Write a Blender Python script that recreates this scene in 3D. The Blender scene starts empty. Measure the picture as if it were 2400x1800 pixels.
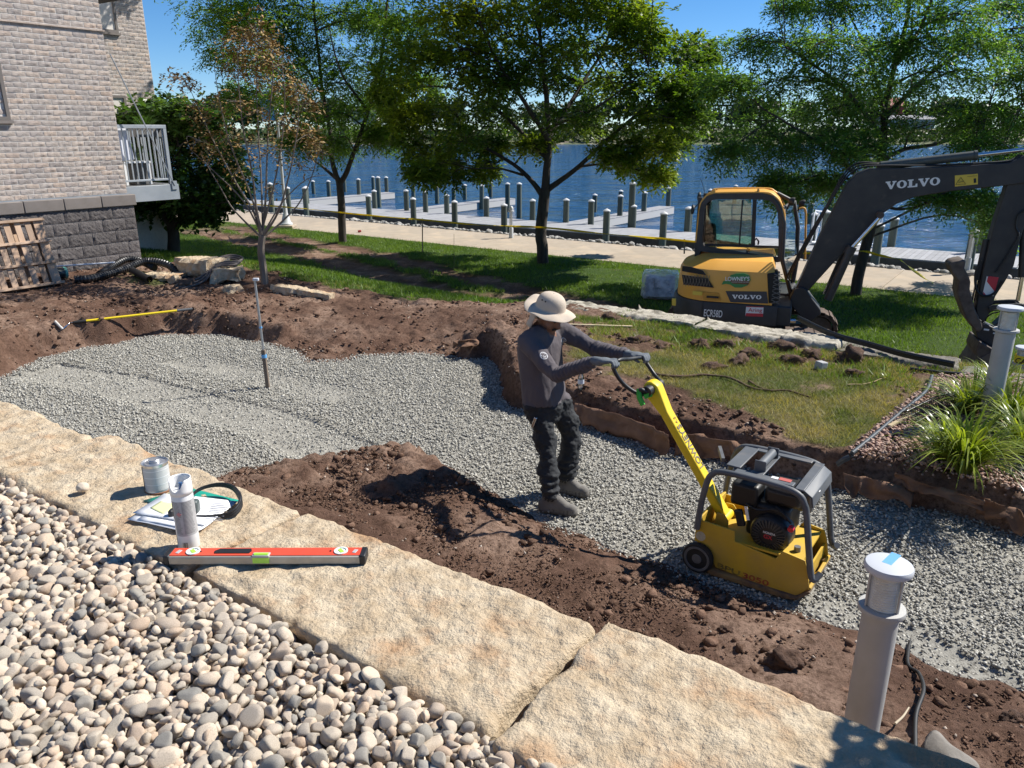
import bpy, bmesh, math, random
import numpy as np
from mathutils import Vector, Matrix

random.seed(7); RNG = np.random.default_rng(7)
SC = bpy.context.scene
COL = SC.collection

# ------------------------------------------------------------------ camera
F = 1803.0; TH = math.radians(18.1); CZ = 2.70
cam = bpy.data.cameras.new('camera'); cam_o = bpy.data.objects.new('camera', cam); COL.objects.link(cam_o)
cam.sensor_width = 36.0; cam.lens = F / 2400 * 36.0
cam.clip_start = 0.05; cam.clip_end = 6000
cam_o.location = (0, 0, CZ); cam_o.rotation_euler = (math.pi / 2 - TH, 0, 0)
SC.camera = cam_o
# ------------------------------------------------------------------ light
SUN_DIR = Vector((0.936, 0.352, 1.0)).normalized()        # towards the sun
w = bpy.data.worlds.new('World'); SC.world = w; w.use_nodes = True
nt = w.node_tree; nt.nodes.clear()
sky = nt.nodes.new('ShaderNodeTexSky'); sky.sky_type = 'NISHITA'; sky.sun_disc = False
sky.sun_elevation = math.asin(SUN_DIR.z); sky.sun_rotation = math.atan2(SUN_DIR.x, SUN_DIR.y)
sky.altitude = 2600; sky.air_density = 1.0; sky.dust_density = 0.0; sky.ozone_density = 6.0
bg = nt.nodes.new('ShaderNodeBackground'); bg.inputs['Strength'].default_value = 0.088
ow = nt.nodes.new('ShaderNodeOutputWorld')
hs_ = nt.nodes.new('ShaderNodeHueSaturation'); hs_.inputs['Saturation'].default_value = 1.18
nt.links.new(sky.outputs[0], hs_.inputs['Color']); nt.links.new(hs_.outputs[0], bg.inputs[0]); nt.links.new(bg.outputs[0], ow.inputs[0])
sl = bpy.data.lights.new('sun', 'SUN'); sl.energy = 5.0; sl.angle = math.radians(0.53); sl.color = (1.0, 0.955, 0.88)
so = bpy.data.objects.new('sun', sl); COL.objects.link(so)
so.rotation_euler = SUN_DIR.to_track_quat('Z', 'Y').to_euler(); so.location = (20, 10, 30)
SC.view_settings.view_transform = 'Standard'; SC.view_settings.look = 'None'
SC.view_settings.exposure = 0.62; SC.view_settings.gamma = 1.0; SC.view_settings.use_curve_mapping = False
SC.render.engine = 'CYCLES'
SC.cycles.use_denoising = True
SC.cycles.max_bounces = 6; SC.cycles.diffuse_bounces = 3; SC.cycles.glossy_bounces = 3
SC.cycles.transmission_bounces = 6; SC.cycles.transparent_max_bounces = 8
SC.cycles.caustics_reflective = False; SC.cycles.caustics_refractive = False

# ------------------------------------------------------------------ pixels -> places
_fw = np.array([0, math.cos(TH), -math.sin(TH)]); _up = np.array([0, math.sin(TH), math.cos(TH)])
CAM = np.array([0, 0, CZ])
def ray(px, py): return _fw + np.array([(px - 1200) / F, 0, 0]) + _up * (900 - py) / F
def G(px, py, z=0.0):
    d = ray(px, py); return CAM + d * (z - CZ) / d[2]
def V(px, py, y):
    d = ray(px, py); return CAM + d * y / d[1]
def PP(px, py, p0, n):
    d = ray(px, py); n = np.array(n, float); return CAM + d * (((np.array(p0) - CAM) @ n) / (d @ n))
_A = math.radians(-35)
U3 = np.array([math.cos(_A), math.sin(_A), 0]); V3 = np.array([-math.sin(_A), math.cos(_A), 0])
def S(s, t, z=0.0): return U3 * s + V3 * t + np.array([0, 0, z])
def ST(p): return float(p[0] * U3[0] + p[1] * U3[1]), float(p[0] * V3[0] + p[1] * V3[1])
def PT(px, py, t): return PP(px, py, V3 * t, V3)
def PSs(px, py, s): return PP(px, py, U3 * s, U3)

# ------------------------------------------------------------------ noise
def _hash(i, j, k, seed):
    n = (i * 374761393 + j * 668265263 + k * 2147483647 + seed * 974634707) & 0xffffffff
    n = ((n ^ (n >> 13)) * 1274126177) & 0xffffffff
    return ((n ^ (n >> 16)) & 0xffff) / 65535.0
def vnoise(p, seed=0):
    p = np.asarray(p, float); i = np.floor(p).astype(np.int64); f = p - i; f = f * f * (3 - 2 * f)
    r = 0
    for a in (0, 1):
        for b in (0, 1):
            for c in (0, 1):
                wgt = (f[..., 0] if a else 1 - f[..., 0]) * (f[..., 1] if b else 1 - f[..., 1]) * (f[..., 2] if c else 1 - f[..., 2])
                r = r + wgt * _hash(i[..., 0] + a, i[..., 1] + b, i[..., 2] + c, seed)
    return r * 2 - 1
def fbm(p, oct=4, seed=0, gain=0.5):
    p = np.asarray(p, float); a = 1; r = 0; 
    for o in range(oct):
        r = r + a * vnoise(p * 2 ** o + o * 17.3, seed + o); a *= gain
    return r
def sm(x, a, b):
    x = np.clip((x - a) / (b - a), 0, 1); return x * x * (3 - 2 * x)

# ------------------------------------------------------------------ objects
def root_matrix(o): return Matrix.LocRotScale(o.location, o.rotation_euler, o.scale)
def tag(o, label=None, cat=None, group=None, kind=None):
    if label: o['label'] = label
    if cat: o['category'] = cat
    if group: o['group'] = group
    if kind: o['kind'] = kind
    return o
def thing(name, label, cat, loc=(0, 0, 0), rz=0.0, group=None):
    o = bpy.data.objects.new(name, None); COL.objects.link(o); o.empty_display_size = 0.1
    o.location = tuple(float(c) for c in loc); o.rotation_euler = (0, 0, rz)
    return tag(o, label, cat, group)
def top_root(o):
    while o.parent: o = o.parent
    return o
def np_mesh(name, verts, faces, smooth=None):
    """faces: (n,k) int array or a list of lists"""
    me = bpy.data.meshes.new(name)
    verts = np.asarray(verts, np.float32)
    if isinstance(faces, np.ndarray):
        n, k = faces.shape
        me.vertices.add(len(verts)); me.vertices.foreach_set('co', verts.ravel())
        me.loops.add(n * k); me.loops.foreach_set('vertex_index', faces.astype(np.int32).ravel())
        me.polygons.add(n); me.polygons.foreach_set('loop_start', np.arange(0, n * k, k, dtype=np.int32))
        me.polygons.foreach_set('loop_total', np.full(n, k, np.int32))
        me.update(calc_edges=True)
    else:
        me.from_pydata([tuple(map(float, v)) for v in verts], [], faces); me.update()
    if smooth is not None:
        me.polygons.foreach_set('use_smooth', np.ones(len(me.polygons), bool))
        if smooth is not True: me.set_sharp_from_angle(angle=math.radians(smooth))
    return me
def link(name, me, mat, parent=None, loc=None):
    o = bpy.data.objects.new(name, me); COL.objects.link(o)
    if mat is not None and not me.materials: me.materials.append(mat)
    if parent: o.parent = parent
    if loc is not None: o.location = tuple(float(c) for c in loc)
    return o
def rotz(a): c, s = math.cos(a), math.sin(a); return np.array([[c, -s, 0], [s, c, 0], [0, 0, 1.0]])
def frame_from(d, upv=(0, 0, 1)):
    d = np.array(d, float); d /= np.linalg.norm(d); a = np.cross(upv, d)
    if np.linalg.norm(a) < 1e-4: a = np.cross((1, 0, 0), d)
    a /= np.linalg.norm(a); b = np.cross(d, a); return d, a, b

class MB:
    """collects shapes, then links them as ONE mesh object"""
    def __init__(self): self.v = []; self.f = []; self.m = []; self.mi = 0; self.n = 0
    def add(self, verts, faces):
        verts = np.asarray(verts, float).reshape(-1, 3)
        self.v.append(verts); self.f += [[i + self.n for i in fc] for fc in faces]; self.m += [self.mi] * len(faces)
        self.n += len(verts); return self
    def box(self, c, size, R=None, taper=None):
        sx, sy, sz = [q / 2 for q in size]
        p = np.array([(x * sx, y * sy, z * sz) for z in (-1, 1) for y in (-1, 1) for x in (-1, 1)])
        if taper is not None:
            p[4:, 0] *= taper[0]; p[4:, 1] *= taper[1]
        if R is not None: p = p @ np.asarray(R).T
        return self.add(p + np.array(c), [[0, 2, 3, 1], [4, 5, 7, 6], [0, 1, 5, 4], [2, 6, 7, 3], [0, 4, 6, 2], [1, 3, 7, 5]])
    def bar(self, a, b, wd, ht, upv=(0, 0, 1)):
        a = np.array(a, float); b = np.array(b, float); d, x, y = frame_from(b - a, upv)
        R = np.stack([d, x, y], 1); return self.box((a + b) / 2, (np.linalg.norm(b - a), wd, ht), R)
    def prism(self, pts, o, ex, ey, en, t0, t1, flip=False):
        """2D outline (ex,ey) extruded along en from t0 to t1"""
        o = np.array(o, float); ex, ey, en = map(lambda q: np.array(q, float), (ex, ey, en)); k = len(pts)
        base = [o + ex * p[0] + ey * p[1] for p in pts]
        vs = [b + en * t0 for b in base] + [b + en * t1 for b in base]
        fs = [list(range(k))[::-1], list(range(k, 2 * k))] + [[i, (i + 1) % k, k + (i + 1) % k, k + i] for i in range(k)]
        return self.add(vs, fs)
    def tube(self, pts, r, seg=8, cap=True):
        pts = np.array(pts, float); k = len(pts); r = np.broadcast_to(np.array(r, float), (k,))
        tang = np.gradient(pts, axis=0); vs = []; d, a, b = frame_from(tang[0])
        for i in range(k):
            d = tang[i] / (np.linalg.norm(tang[i]) + 1e-12)
            a = a - d * (a @ d); a /= np.linalg.norm(a) + 1e-12; b = np.cross(d, a)
            for j in range(seg):
                q = 2 * math.pi * j / seg; vs.append(pts[i] + r[i] * (a * math.cos(q) + b * math.sin(q)))
        fs = [[i * seg + j, i * seg + (j + 1) % seg, (i + 1) * seg + (j + 1) % seg, (i + 1) * seg + j] for i in range(k - 1) for j in range(seg)]
        if cap: fs += [list(range(seg))[::-1], list(range((k - 1) * seg, k * seg))]
        return self.add(vs, fs)
    def lathe(self, prof, o=(0, 0, 0), axis=(0, 0, 1), seg=24, closed=False):
        """prof: [(r, h)...] along axis"""
        d, a, b = frame_from(axis, (0, 1, 0) if abs(axis[2]) > 0.9 else (0, 0, 1)); o = np.array(o, float); vs = []; k = len(prof)
        for r, h in prof:
            for j in range(seg):
                q = 2 * math.pi * j / seg; vs.append(o + d * h + r * (a * math.cos(q) + b * math.sin(q)))
        fs = [[i * seg + j, i * seg + (j + 1) % seg, (i + 1) * seg + (j + 1) % seg, (i + 1) * seg + j] for i in range(k - 1) for j in range(seg)]
        if prof[0][0] > 1e-6 and not closed: fs.append(list(range(seg))[::-1])
        if prof[-1][0] > 1e-6 and not closed: fs.append(list(range((k - 1) * seg, k * seg)))
        return self.add(vs, fs)
    def cyl(self, a, b, r, seg=16, r2=None):
        a = np.array(a, float); b = np.array(b, float); L = np.linalg.norm(b - a)
        return self.lathe([(r, 0), (r if r2 is None else r2, L)], a, (b - a) / L, seg)
    def quad(self, a, b, c, d): return self.add([a, b, c, d], [[0, 1, 2, 3]])
    def rock(self, c, size, seed=0, sub=2, rough=0.25, R=None):
        v, f = ico(sub); rs = np.random.default_rng(seed)
        v = v * (1 + rough * fbm(v * 1.3 + seed * 3.1, 3, seed)[:, None])
        v = v * np.array(size) / 2
        if R is not None: v = v @ np.asarray(R).T
        return self.add(v + np.array(c), f.tolist())
    def build(self, name, mat, parent=None, smooth=None, bevel=0, world=False, seg=2, loc=None):
        vs = np.concatenate(self.v) if self.v else np.zeros((0, 3))
        if world and parent is not None:
            Mi = np.array(root_matrix(top_root(parent)).inverted()); vs = vs @ Mi[:3, :3].T + Mi[:3, 3]
        elif world and loc is not None: vs = vs - np.array(loc)
        me = bpy.data.meshes.new(name); me.from_pydata(vs.tolist(), [], self.f); me.update()
        mats = mat if isinstance(mat, (list, tuple)) else [mat]
        for m in mats: me.materials.append(m)
        if len(mats) > 1: me.polygons.foreach_set('material_index', np.array(self.m, np.int32))
        if smooth is not None:
            me.polygons.foreach_set('use_smooth', np.ones(len(me.polygons), bool))
            if smooth is not True: me.set_sharp_from_angle(angle=math.radians(smooth))
        o = link(name, me, None, parent, loc if world else loc)
        if bevel:
            b = o.modifiers.new('bevel', 'BEVEL'); b.width = bevel; b.segments = seg; b.limit_method = 'ANGLE'; b.angle_limit = math.radians(35)
            if smooth is None: me.polygons.foreach_set('use_smooth', np.ones(len(me.polygons), bool)); me.set_sharp_from_angle(angle=math.radians(60))
        return o
_ICO = {}
def ico(sub):
    if sub not in _ICO:
        bm = bmesh.new(); bmesh.ops.create_icosphere(bm, subdivisions=sub, radius=1)
        _ICO[sub] = (np.array([v.co[:] for v in bm.verts]), np.array([[v.index for v in f.verts] for f in bm.faces])); bm.free()
    return _ICO[sub]
def rand_rots(n, rng, tilt=None):
    q = rng.normal(size=(n, 4)); q /= np.linalg.norm(q, axis=1)[:, None]; w_, x, y, z = q.T
    return np.stack([np.stack([1 - 2 * (y * y + z * z), 2 * (x * y - z * w_), 2 * (x * z + y * w_)], 1),
                     np.stack([2 * (x * y + z * w_), 1 - 2 * (x * x + z * z), 2 * (y * z - x * w_)], 1),
                     np.stack([2 * (x * z - y * w_), 2 * (y * z + x * w_), 1 - 2 * (x * x + y * y)], 1)], 1)
def scatter_mesh(name, protos, faces, pos, scl, rng, mat, smooth=None, rots=None):
    """many copies of proto vertex sets (same faces) as one mesh; pos (n,3), scl (n,3)"""
    n = len(pos); k = len(protos[0]); P = np.stack(protos)[rng.integers(0, len(protos), n)]
    R = rand_rots(n, rng) if rots is None else rots
    Vx = np.einsum('nij,nkj->nki', R, P) * scl[:, None, :] + pos[:, None, :]
    Fx = faces[None] + (np.arange(n) * k)[:, None, None]
    me = np_mesh(name, Vx.reshape(-1, 3), Fx.reshape(-1, faces.shape[1]), smooth)
    return link(name, me, mat)

# ------------------------------------------------------------------ materials
def srgb(r, g, b):
    f = lambda c: (c / 255) / 12.92 if c / 255 <= 0.04045 else ((c / 255 + 0.055) / 1.055) ** 2.4
    return (f(r), f(g), f(b), 1)
def _c(c): return tuple(c) + (1,) if len(c) == 3 else tuple(c)
_M = {}
def pm(name, c1, c2=None, scale=8.0, rough=0.6, metal=0.0, bump=0.0, bscale=None, detail=4, spec=0.5, rnd=None, island=None,
       hue=0, c3=None, s3=2.0, t3=(0.5, 0.62), rough2=None, coat=0, stretch=None, bdist=0.01):
    """principled: noise mix c1/c2, third colour c3 as patches, optional random brightness per object / per island, bump"""
    if name in _M: return _M[name]
    m = bpy.data.materials.new(name); m.use_nodes = True; n = m.node_tree.nodes; l = m.node_tree.links
    b = n['Principled BSDF']; b.inputs['Roughness'].default_value = rough; b.inputs['Metallic'].default_value = metal
    b.inputs['Specular IOR Level'].default_value = spec
    if coat: b.inputs['Coat Weight'].default_value = coat; b.inputs['Coat Roughness'].default_value = 0.08
    c1 = _c(c1); tc = n.new('ShaderNodeTexCoord'); vec = tc.outputs['Object']
    if stretch:
        mp = n.new('ShaderNodeMapping'); mp.inputs['Scale'].default_value = stretch; l.new(vec, mp.inputs[0]); vec = mp.outputs[0]
    def noise(sc, det=detail, rgh=0.6):
        x = n.new('ShaderNodeTexNoise'); x.inputs['Scale'].default_value = sc; x.inputs['Detail'].default_value = det
        x.inputs['Roughness'].default_value = rgh; l.new(vec, x.inputs['Vector']); return x
    def mix(f, a, bb, mode='MIX'):
        x = n.new('ShaderNodeMix'); x.data_type = 'RGBA'; x.blend_type = mode
        for sock, val in ((x.inputs[0], f), (x.inputs[6], a), (x.inputs[7], bb)):
            if hasattr(val, 'is_output'): l.new(val, sock)
            else: sock.default_value = val
        return x.outputs[2]
    col = c1
    if c2 is not None:
        x = noise(scale); r = n.new('ShaderNodeValToRGB'); r.color_ramp.elements[0].position = 0.35; r.color_ramp.elements[1].position = 0.65
        r.color_ramp.elements[0].color = c1; r.color_ramp.elements[1].color = _c(c2); l.new(x.outputs['Fac'], r.inputs[0]); col = r.outputs[0]
    if c3 is not None:
        x = noise(s3, 5); mr = n.new('ShaderNodeMapRange'); mr.inputs[1].default_value = t3[0]; mr.inputs[2].default_value = t3[1]
        l.new(x.outputs['Fac'], mr.inputs[0]); col = mix(mr.outputs[0], col, _c(c3))
    rv = None
    if rnd is not None: oi = n.new('ShaderNodeObjectInfo'); rv = (oi.outputs['Random'], rnd)
    if island is not None: ge = n.new('ShaderNodeNewGeometry'); rv = (ge.outputs['Random Per Island'], island)
    if rv:
        rp = rv[1]
        if isinstance(rp, (list, tuple)) and isinstance(rp[0], (list, tuple)):      # list of colours to multiply
            r = n.new('ShaderNodeValToRGB'); r.color_ramp.interpolation = 'LINEAR'; e = r.color_ramp.elements
            while len(e) < len(rp): e.new(0.5)
            for i, cc in enumerate(rp): e[i].position = i / (len(rp) - 1); e[i].color = _c(cc)
            l.new(rv[0], r.inputs[0]); col = mix(1.0, col, r.outputs[0], 'MULTIPLY')
        else:
            mr = n.new('ShaderNodeMapRange'); mr.inputs[3].default_value = rp[0]; mr.inputs[4].default_value = rp[1]; l.new(rv[0], mr.inputs[0])
            col = mix(1.0, col, mr.outputs[0], 'MULTIPLY')
    if hasattr(col, 'is_output'): l.new(col, b.inputs['Base Color'])
    else: b.inputs['Base Color'].default_value = col
    if rough2 is not None:
        x = noise(scale * 0.7); mr = n.new('ShaderNodeMapRange'); mr.inputs[1].default_value = 0.3; mr.inputs[2].default_value = 0.7
        mr.inputs[3].default_value = rough; mr.inputs[4].default_value = rough2; l.new(x.outputs['Fac'], mr.inputs[0]); l.new(mr.outputs[0], b.inputs['Roughness'])
    if bump:
        x = noise(bscale or scale * 3, 6, 0.65); bp = n.new('ShaderNodeBump'); bp.inputs['Strength'].default_value = bump; bp.inputs['Distance'].default_value = bdist
        l.new(x.outputs['Fac'], bp.inputs['Height']); l.new(bp.outputs[0], b.inputs['Normal'])
    _M[name] = m; return m
def leafmat(name, c1, c2, trans=0.45, island=(0.6, 1.35), rough=0.45, tcol=None, scale=0.35):
    if name in _M: return _M[name]
    m = bpy.data.materials.new(name); m.use_nodes = True; n = m.node_tree.nodes; l = m.node_tree.links
    b = n['Principled BSDF']; out = n['Material Output']; b.inputs['Roughness'].default_value = rough; b.inputs['Specular IOR Level'].default_value = 0.35
    tc = n.new('ShaderNodeTexCoord'); x = n.new('ShaderNodeTexNoise'); x.inputs['Scale'].default_value = scale; x.inputs['Detail'].default_value = 3
    l.new(tc.outputs['Object'], x.inputs['Vector'])
    r = n.new('ShaderNodeValToRGB'); r.color_ramp.elements[0].position = 0.4; r.color_ramp.elements[1].position = 0.6
    r.color_ramp.elements[0].color = _c(c1); r.color_ramp.elements[1].color = _c(c2); l.new(x.outputs['Fac'], r.inputs[0])
    ge = n.new('ShaderNodeNewGeometry'); mr = n.new('ShaderNodeMapRange'); mr.inputs[3].default_value = island[0]; mr.inputs[4].default_value = island[1]
    l.new(ge.outputs['Random Per Island'], mr.inputs[0])
    mx = n.new('ShaderNodeMix'); mx.data_type = 'RGBA'; mx.blend_type = 'MULTIPLY'; mx.inputs[0].default_value = 1
    l.new(r.outputs[0], mx.inputs[6]); l.new(mr.outputs[0], mx.inputs[7]); l.new(mx.outputs[2], b.inputs['Base Color'])
    t = n.new('ShaderNodeBsdfTranslucent'); ms = n.new('ShaderNodeMixShader'); ms.inputs[0].default_value = trans
    m2 = n.new('ShaderNodeMix'); m2.data_type = 'RGBA'; m2.blend_type = 'MULTIPLY'; m2.inputs[0].default_value = 1
    l.new(mx.outputs[2], m2.inputs[6]); m2.inputs[7].default_value = _c(tcol or (1.5, 1.5, 0.5)); l.new(m2.outputs[2], t.inputs['Color'])
    l.new(b.outputs[0], ms.inputs[1]); l.new(t.outputs[0], ms.inputs[2]); l.new(ms.outputs[0], out.inputs['Surface'])
    _M[name] = m; return m
def glassmat(name, tint=(0.8, 0.9, 0.88), rough=0.02, alpha=0.25):
    """thin window glass: mostly see-through, mirrors at grazing angles"""
    if name in _M: return _M[name]
    m = bpy.data.materials.new(name); m.use_nodes = True; n = m.node_tree.nodes; l = m.node_tree.links
    n.remove(n['Principled BSDF']); out = n['Material Output']
    g = n.new('ShaderNodeBsdfGlossy'); g.inputs['Roughness'].default_value = rough; tr = n.new('ShaderNodeBsdfTransparent'); tr.inputs[0].default_value = _c(tint)
    fr = n.new('ShaderNodeFresnel'); fr.inputs[0].default_value = 1.5; mr = n.new('ShaderNodeMapRange'); mr.inputs[3].default_value = alpha; mr.inputs[4].default_value = 1.0
    l.new(fr.outputs[0], mr.inputs[0]); ms = n.new('ShaderNodeMixShader'); l.new(mr.outputs[0], ms.inputs[0]); l.new(tr.outputs[0], ms.inputs[1]); l.new(g.outputs[0], ms.inputs[2])
    l.new(ms.outputs[0], out.inputs['Surface']); _M[name] = m; return m
def text_obj(s, size, origin, ex, ey, mat, parent, name='lettering', font_bold=False, depth=0.0012, align='LEFT', sx=1.0):
    """flat lettering standing in the plane (ex,ey) as a mesh part"""
    cu = bpy.data.curves.new(name, 'FONT'); cu.body = s; cu.size = size; cu.extrude = depth; cu.align_x = align; cu.offset = 0.018 * size if font_bold else 0
    tmp = bpy.data.objects.new('tmp', cu); COL.objects.link(tmp)
    me = bpy.data.meshes.new_from_object(tmp); bpy.data.objects.remove(tmp); bpy.data.curves.remove(cu)
    vs = np.array([q.co[:] for q in me.vertices]); ex = np.array(ex, float); ey = np.array(ey, float); en = np.cross(ex, ey)
    W = np.array(origin)[None] + vs[:, :1] * sx * ex + vs[:, 1:2] * ey + vs[:, 2:] * en
    if parent is not None:
        Mi = np.array(root_matrix(top_root(parent)).inverted()); W = W @ Mi[:3, :3].T + Mi[:3, 3]
    me.vertices.foreach_set('co', W.astype(np.float32).ravel()); me.update(); me.materials.clear(); me.name = name
    return link(name, me, mat, parent)
def catmull(pts, k=6):
    P = np.array(pts, float); P = np.vstack([2 * P[0] - P[1], P, 2 * P[-1] - P[-2]]); out = []
    for i in range(1, len(P) - 2):
        for j in range(k):
            t = j / k; a, b, c, d = P[i - 1], P[i], P[i + 1], P[i + 2]
            out.append(0.5 * ((2 * b) + (c - a) * t + (2 * a - 5 * b + 4 * c - d) * t * t + (3 * b - a - 3 * c + d) * t ** 3))
    out.append(P[-2]); return np.array(out)
# ================================================================== THE SETTING
_gp = [(-120, 920), (0, 886), (90, 842), (202, 813), (260, 808), (325, 792), (398, 783), (506, 784), (615, 802), (687, 824), (716, 847), (800, 846),
       (850, 833), (1000, 828), (1095, 842), (1140, 838), (1172, 860), (1182, 905), (1192, 955), (1290, 975), (1366, 993), (1454, 1022), (1565, 1048),
       (1760, 1095), (1954, 1147), (2087, 1160), (2156, 1190), (2216, 1197), (2322, 1230), (2400, 1257), (2640, 1340), (2900, 1760), (2400, 1629), (2345, 1604),
       (2204, 1580), (2155, 1547), (2100, 1512), (2008, 1479), (1878, 1439), (1700, 1385), (1560, 1325), (1493, 1306), (1422, 1287), (1363, 1254), (1265, 1224),
       (1200, 1180), (1085, 1128), (982, 1083), (944, 1063), (868, 1085), (760, 1096), (673, 1116), (543, 1126)]
GPOLY = np.array([ST(G(x, y, 0)) for x, y in _gp] + [(-5.6, 1.75), (-11.2, 1.75), (-11.2, 3.2)])
def poly_sd(pts, poly):
    """signed distance, negative inside"""
    pts = np.asarray(pts, float); d2 = np.full(len(pts), 1e9); ins = np.zeros(len(pts), bool); k = len(poly)
    for i in range(k):
        a = poly[i]; b = poly[(i + 1) % k]; e = b - a; w_ = pts - a
        h = np.clip((w_ @ e) / (e @ e + 1e-12), 0, 1); q = w_ - h[:, None] * e; d2 = np.minimum(d2, (q * q).sum(1))
        c = (a[1] > pts[:, 1]) != (b[1] > pts[:, 1])
        with np.errstate(divide='ignore', invalid='ignore'):
            xi = a[0] + (pts[:, 1] - a[1]) * (b[0] - a[0]) / (b[1] - a[1])
        ins ^= c & (pts[:, 0] < xi)
    return np.where(ins, -1, 1) * np.sqrt(d2)
CTRL = np.array([(-4.2, 4.1, .24), (-3.6, 3.8, .26), (-3, 3.3, .2), (-2, 3.4, .14), (-1, 3.4, .12), (0, 3.3, .12), (1, 3.3, .12), (-5, 3.0, .2),
                 (-5, 2, .25), (-3, 2, .3), (-1, 2, .3), (1, 2, .3), (-4, 6.6, .34), (-3, 6.8, .28), (-2, 7, .28), (-1, 7, .28), (0, 6.9, .27), (1, 6.9, .25),
                 (-4.5, 7.6, .34), (-5.4, 8.2, .38), (-3, 8.4, .28), (-1, 8.4, .26), (1, 8.4, .24), (-4.5, 9.2, .3), (-2, 9.3, .26), (-5.9, 7.8, .34),
                 (-6.6, 7.6, .2), (-7.4, 7.0, .1), (-8, 7.8, .24), (-7.2, 8.4, .3), (-8.6, 6.7, .22), (-9.6, 6.7, .3), (-10.3, 6.2, .34), (-10.6, 5.0, .4), (-10.6, 4, .36),
                 (-11.6, 4.8, .48), (-12.5, 6.4, .5), (-12, 3, .5), (-13.5, 5, .55), (-11, 7.6, .36), (-9.6, 8.0, .3), (-12.5, 8, .42), (-14, 9, .35), (-16, 9, .3)])
def hground(s, t):
    """smooth ground height (no clods)"""
    s = np.asarray(s, float); t = np.asarray(t, float); num = 0; den = 1e-9
    for cs, ct, cz in CTRL:
        w_ = np.exp(-((s - cs) ** 2 + (t - ct) ** 2) / (2 * 0.62 ** 2)) + 1e-5 / (1 + (s - cs) ** 2 + (t - ct) ** 2)
        num = num + w_ * cz; den = den + w_
    zn = num / den
    r = sm(s, -7.2, -5.6)
    a = 8.4 + (9.62 - 8.4) * r; b = 13.5 + (9.82 - 13.5) * r
    zl = -0.64 - np.clip(t - 10, 0, 20) * 0.017
    k = sm(t, a, b); return zn * (1 - k) + zl * k
def hsite(s, t):
    s = np.asarray(s, float); t = np.asarray(t, float); sh = s.shape
    d = poly_sd(np.stack([s.ravel(), t.ravel()], 1), GPOLY).reshape(sh)
    pn = np.stack([s, t, 0 * s], -1); d = d + np.where(d > -.06, .035 * fbm(pn * 3.1, 3, 61) + .018 * fbm(pn * 13, 2, 62), 0)
    z = hground(s, t)
    wd = np.where(t < 4.9, 0.55, np.where(s > -5.9, 0.09, np.where(s > -8.3, 1.1, 0.22)))
    wd = np.where((t < 4.9) & (s < -9.3), 0.25, wd)
    wd = np.where((t < 4.9) & (s > -4.9) & (s < -3.2), 0.3, wd)
    return np.where(d > 0, z * sm(d, 0, wd) + 0.0, -0.09 * sm(-d, 0, 0.12)), d
def zg(p):
    """height of the ground under a world point"""
    s_, t_ = ST(p); return float(hsite(np.array([s_]), np.array([t_]))[0][0])
def GT(px, py, it=12):
    """pixel -> the terrain it shows"""
    d = ray(px, py); ys = np.geomspace(2.0, 60, 900); P = CAM + d * (ys / d[1])[:, None]
    h = hsite(P[:, :2] @ U3[:2], P[:, :2] @ V3[:2])[0]; i = int(np.argmax(P[:, 2] <= h)); i = max(i, 1)
    a, b = P[i - 1][2] - h[i - 1], P[i][2] - h[i]; f = a / (a - b + 1e-9); return P[i - 1] + (P[i] - P[i - 1]) * f

# ---- masks
_lawnline = np.array([ST(G(x, y, .28)) for x, y in [(1180, 770), (1240, 815), (1320, 860), (1450, 905), (1560, 925), (1700, 960), (1790, 1010), (1850, 1060), (1950, 1090)]])
_bedp = [(2200, 880), (2400, 878), (2560, 890), (2700, 1100), (2420, 1205), (2300, 1150), (2190, 1120), (2070, 1085), (1975, 1095), (1958, 1085), (2030, 1020), (2100, 960), (2160, 910)]
BEDPOLY = np.array([ST(G(x, y, .28)) for x, y in _bedp])
def grass_mask(s, t):
    p = np.stack([s, t, 0 * s], -1)
    n1 = fbm(p * 1.6, 4, 31); n2 = fbm(p * 5, 3, 32)
    # near lawn right of the worker
    lt = np.interp(s, _lawnline[:, 0], _lawnline[:, 1]); o = (s > -4.75) & (s < 3)
    near = sm(t - lt + 0.30 * n1 + 0.1 * n2, 0.0, 0.25) * o * sm(9.75 - t, 0, .1)
    bare = sm(n1 + .5 * n2, 0.12, 0.5); near = near * (1 - 0.95 * bare * sm(t, 7.2, 8.0))
    dl = poly_sd(np.stack([s.ravel(), t.ravel()], 1), BEDPOLY).reshape(s.shape); near = near * (dl > 0.02)
    # patch behind the mound and thin weeds by the building
    pa = np.exp(-(((s + 5.0) / .45) ** 2 + ((t - 8.75) / .25) ** 2)); near = np.maximum(near, sm(pa + .25 * n2, .45, .6))
    pb = np.exp(-(((s + 12.0) / .7) ** 2 + ((t - 6.9) / .5) ** 2)); near = np.maximum(near, 0.75 * sm(pb + .4 * n2, .5, .75))
    # lower lawn
    edge = np.where(s > -6, 9.7, np.interp(s, [-14, -12.4, -10.5, -8.5, -6.5], [7.9, 8.35, 8.45, 8.5, 9.2]))
    low = sm(t - edge + 0.25 * n1 + .12 * n2, 0.0, 0.35)
    for off, wd in ((0, .78), (1.65, .62)):
        tc = np.interp(s, [-30, -25, -16.7, -10.5, -6.5, -4], [17.6, 16.7, 15.0, 12.9, 11.8, 11.4]) + off * np.interp(s, [-30, -16, -7], [.8, 1, 1.05])
        low = low * (1 - 0.97 * sm(wd + .22 * n1 + .2 * n2 - np.abs(t - tc), 0, .22) * sm(s, -29, -25))
    # churned patch where the machine turned
    pc = np.exp(-(((s + 9.4) / 3.4) ** 2 + ((t - 12.7) / 1.25) ** 2)); low = low * (1 - sm(pc + .35 * n1 + .2 * n2, .38, .58))
    return np.clip(np.maximum(near, low), 0, 1)
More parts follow.
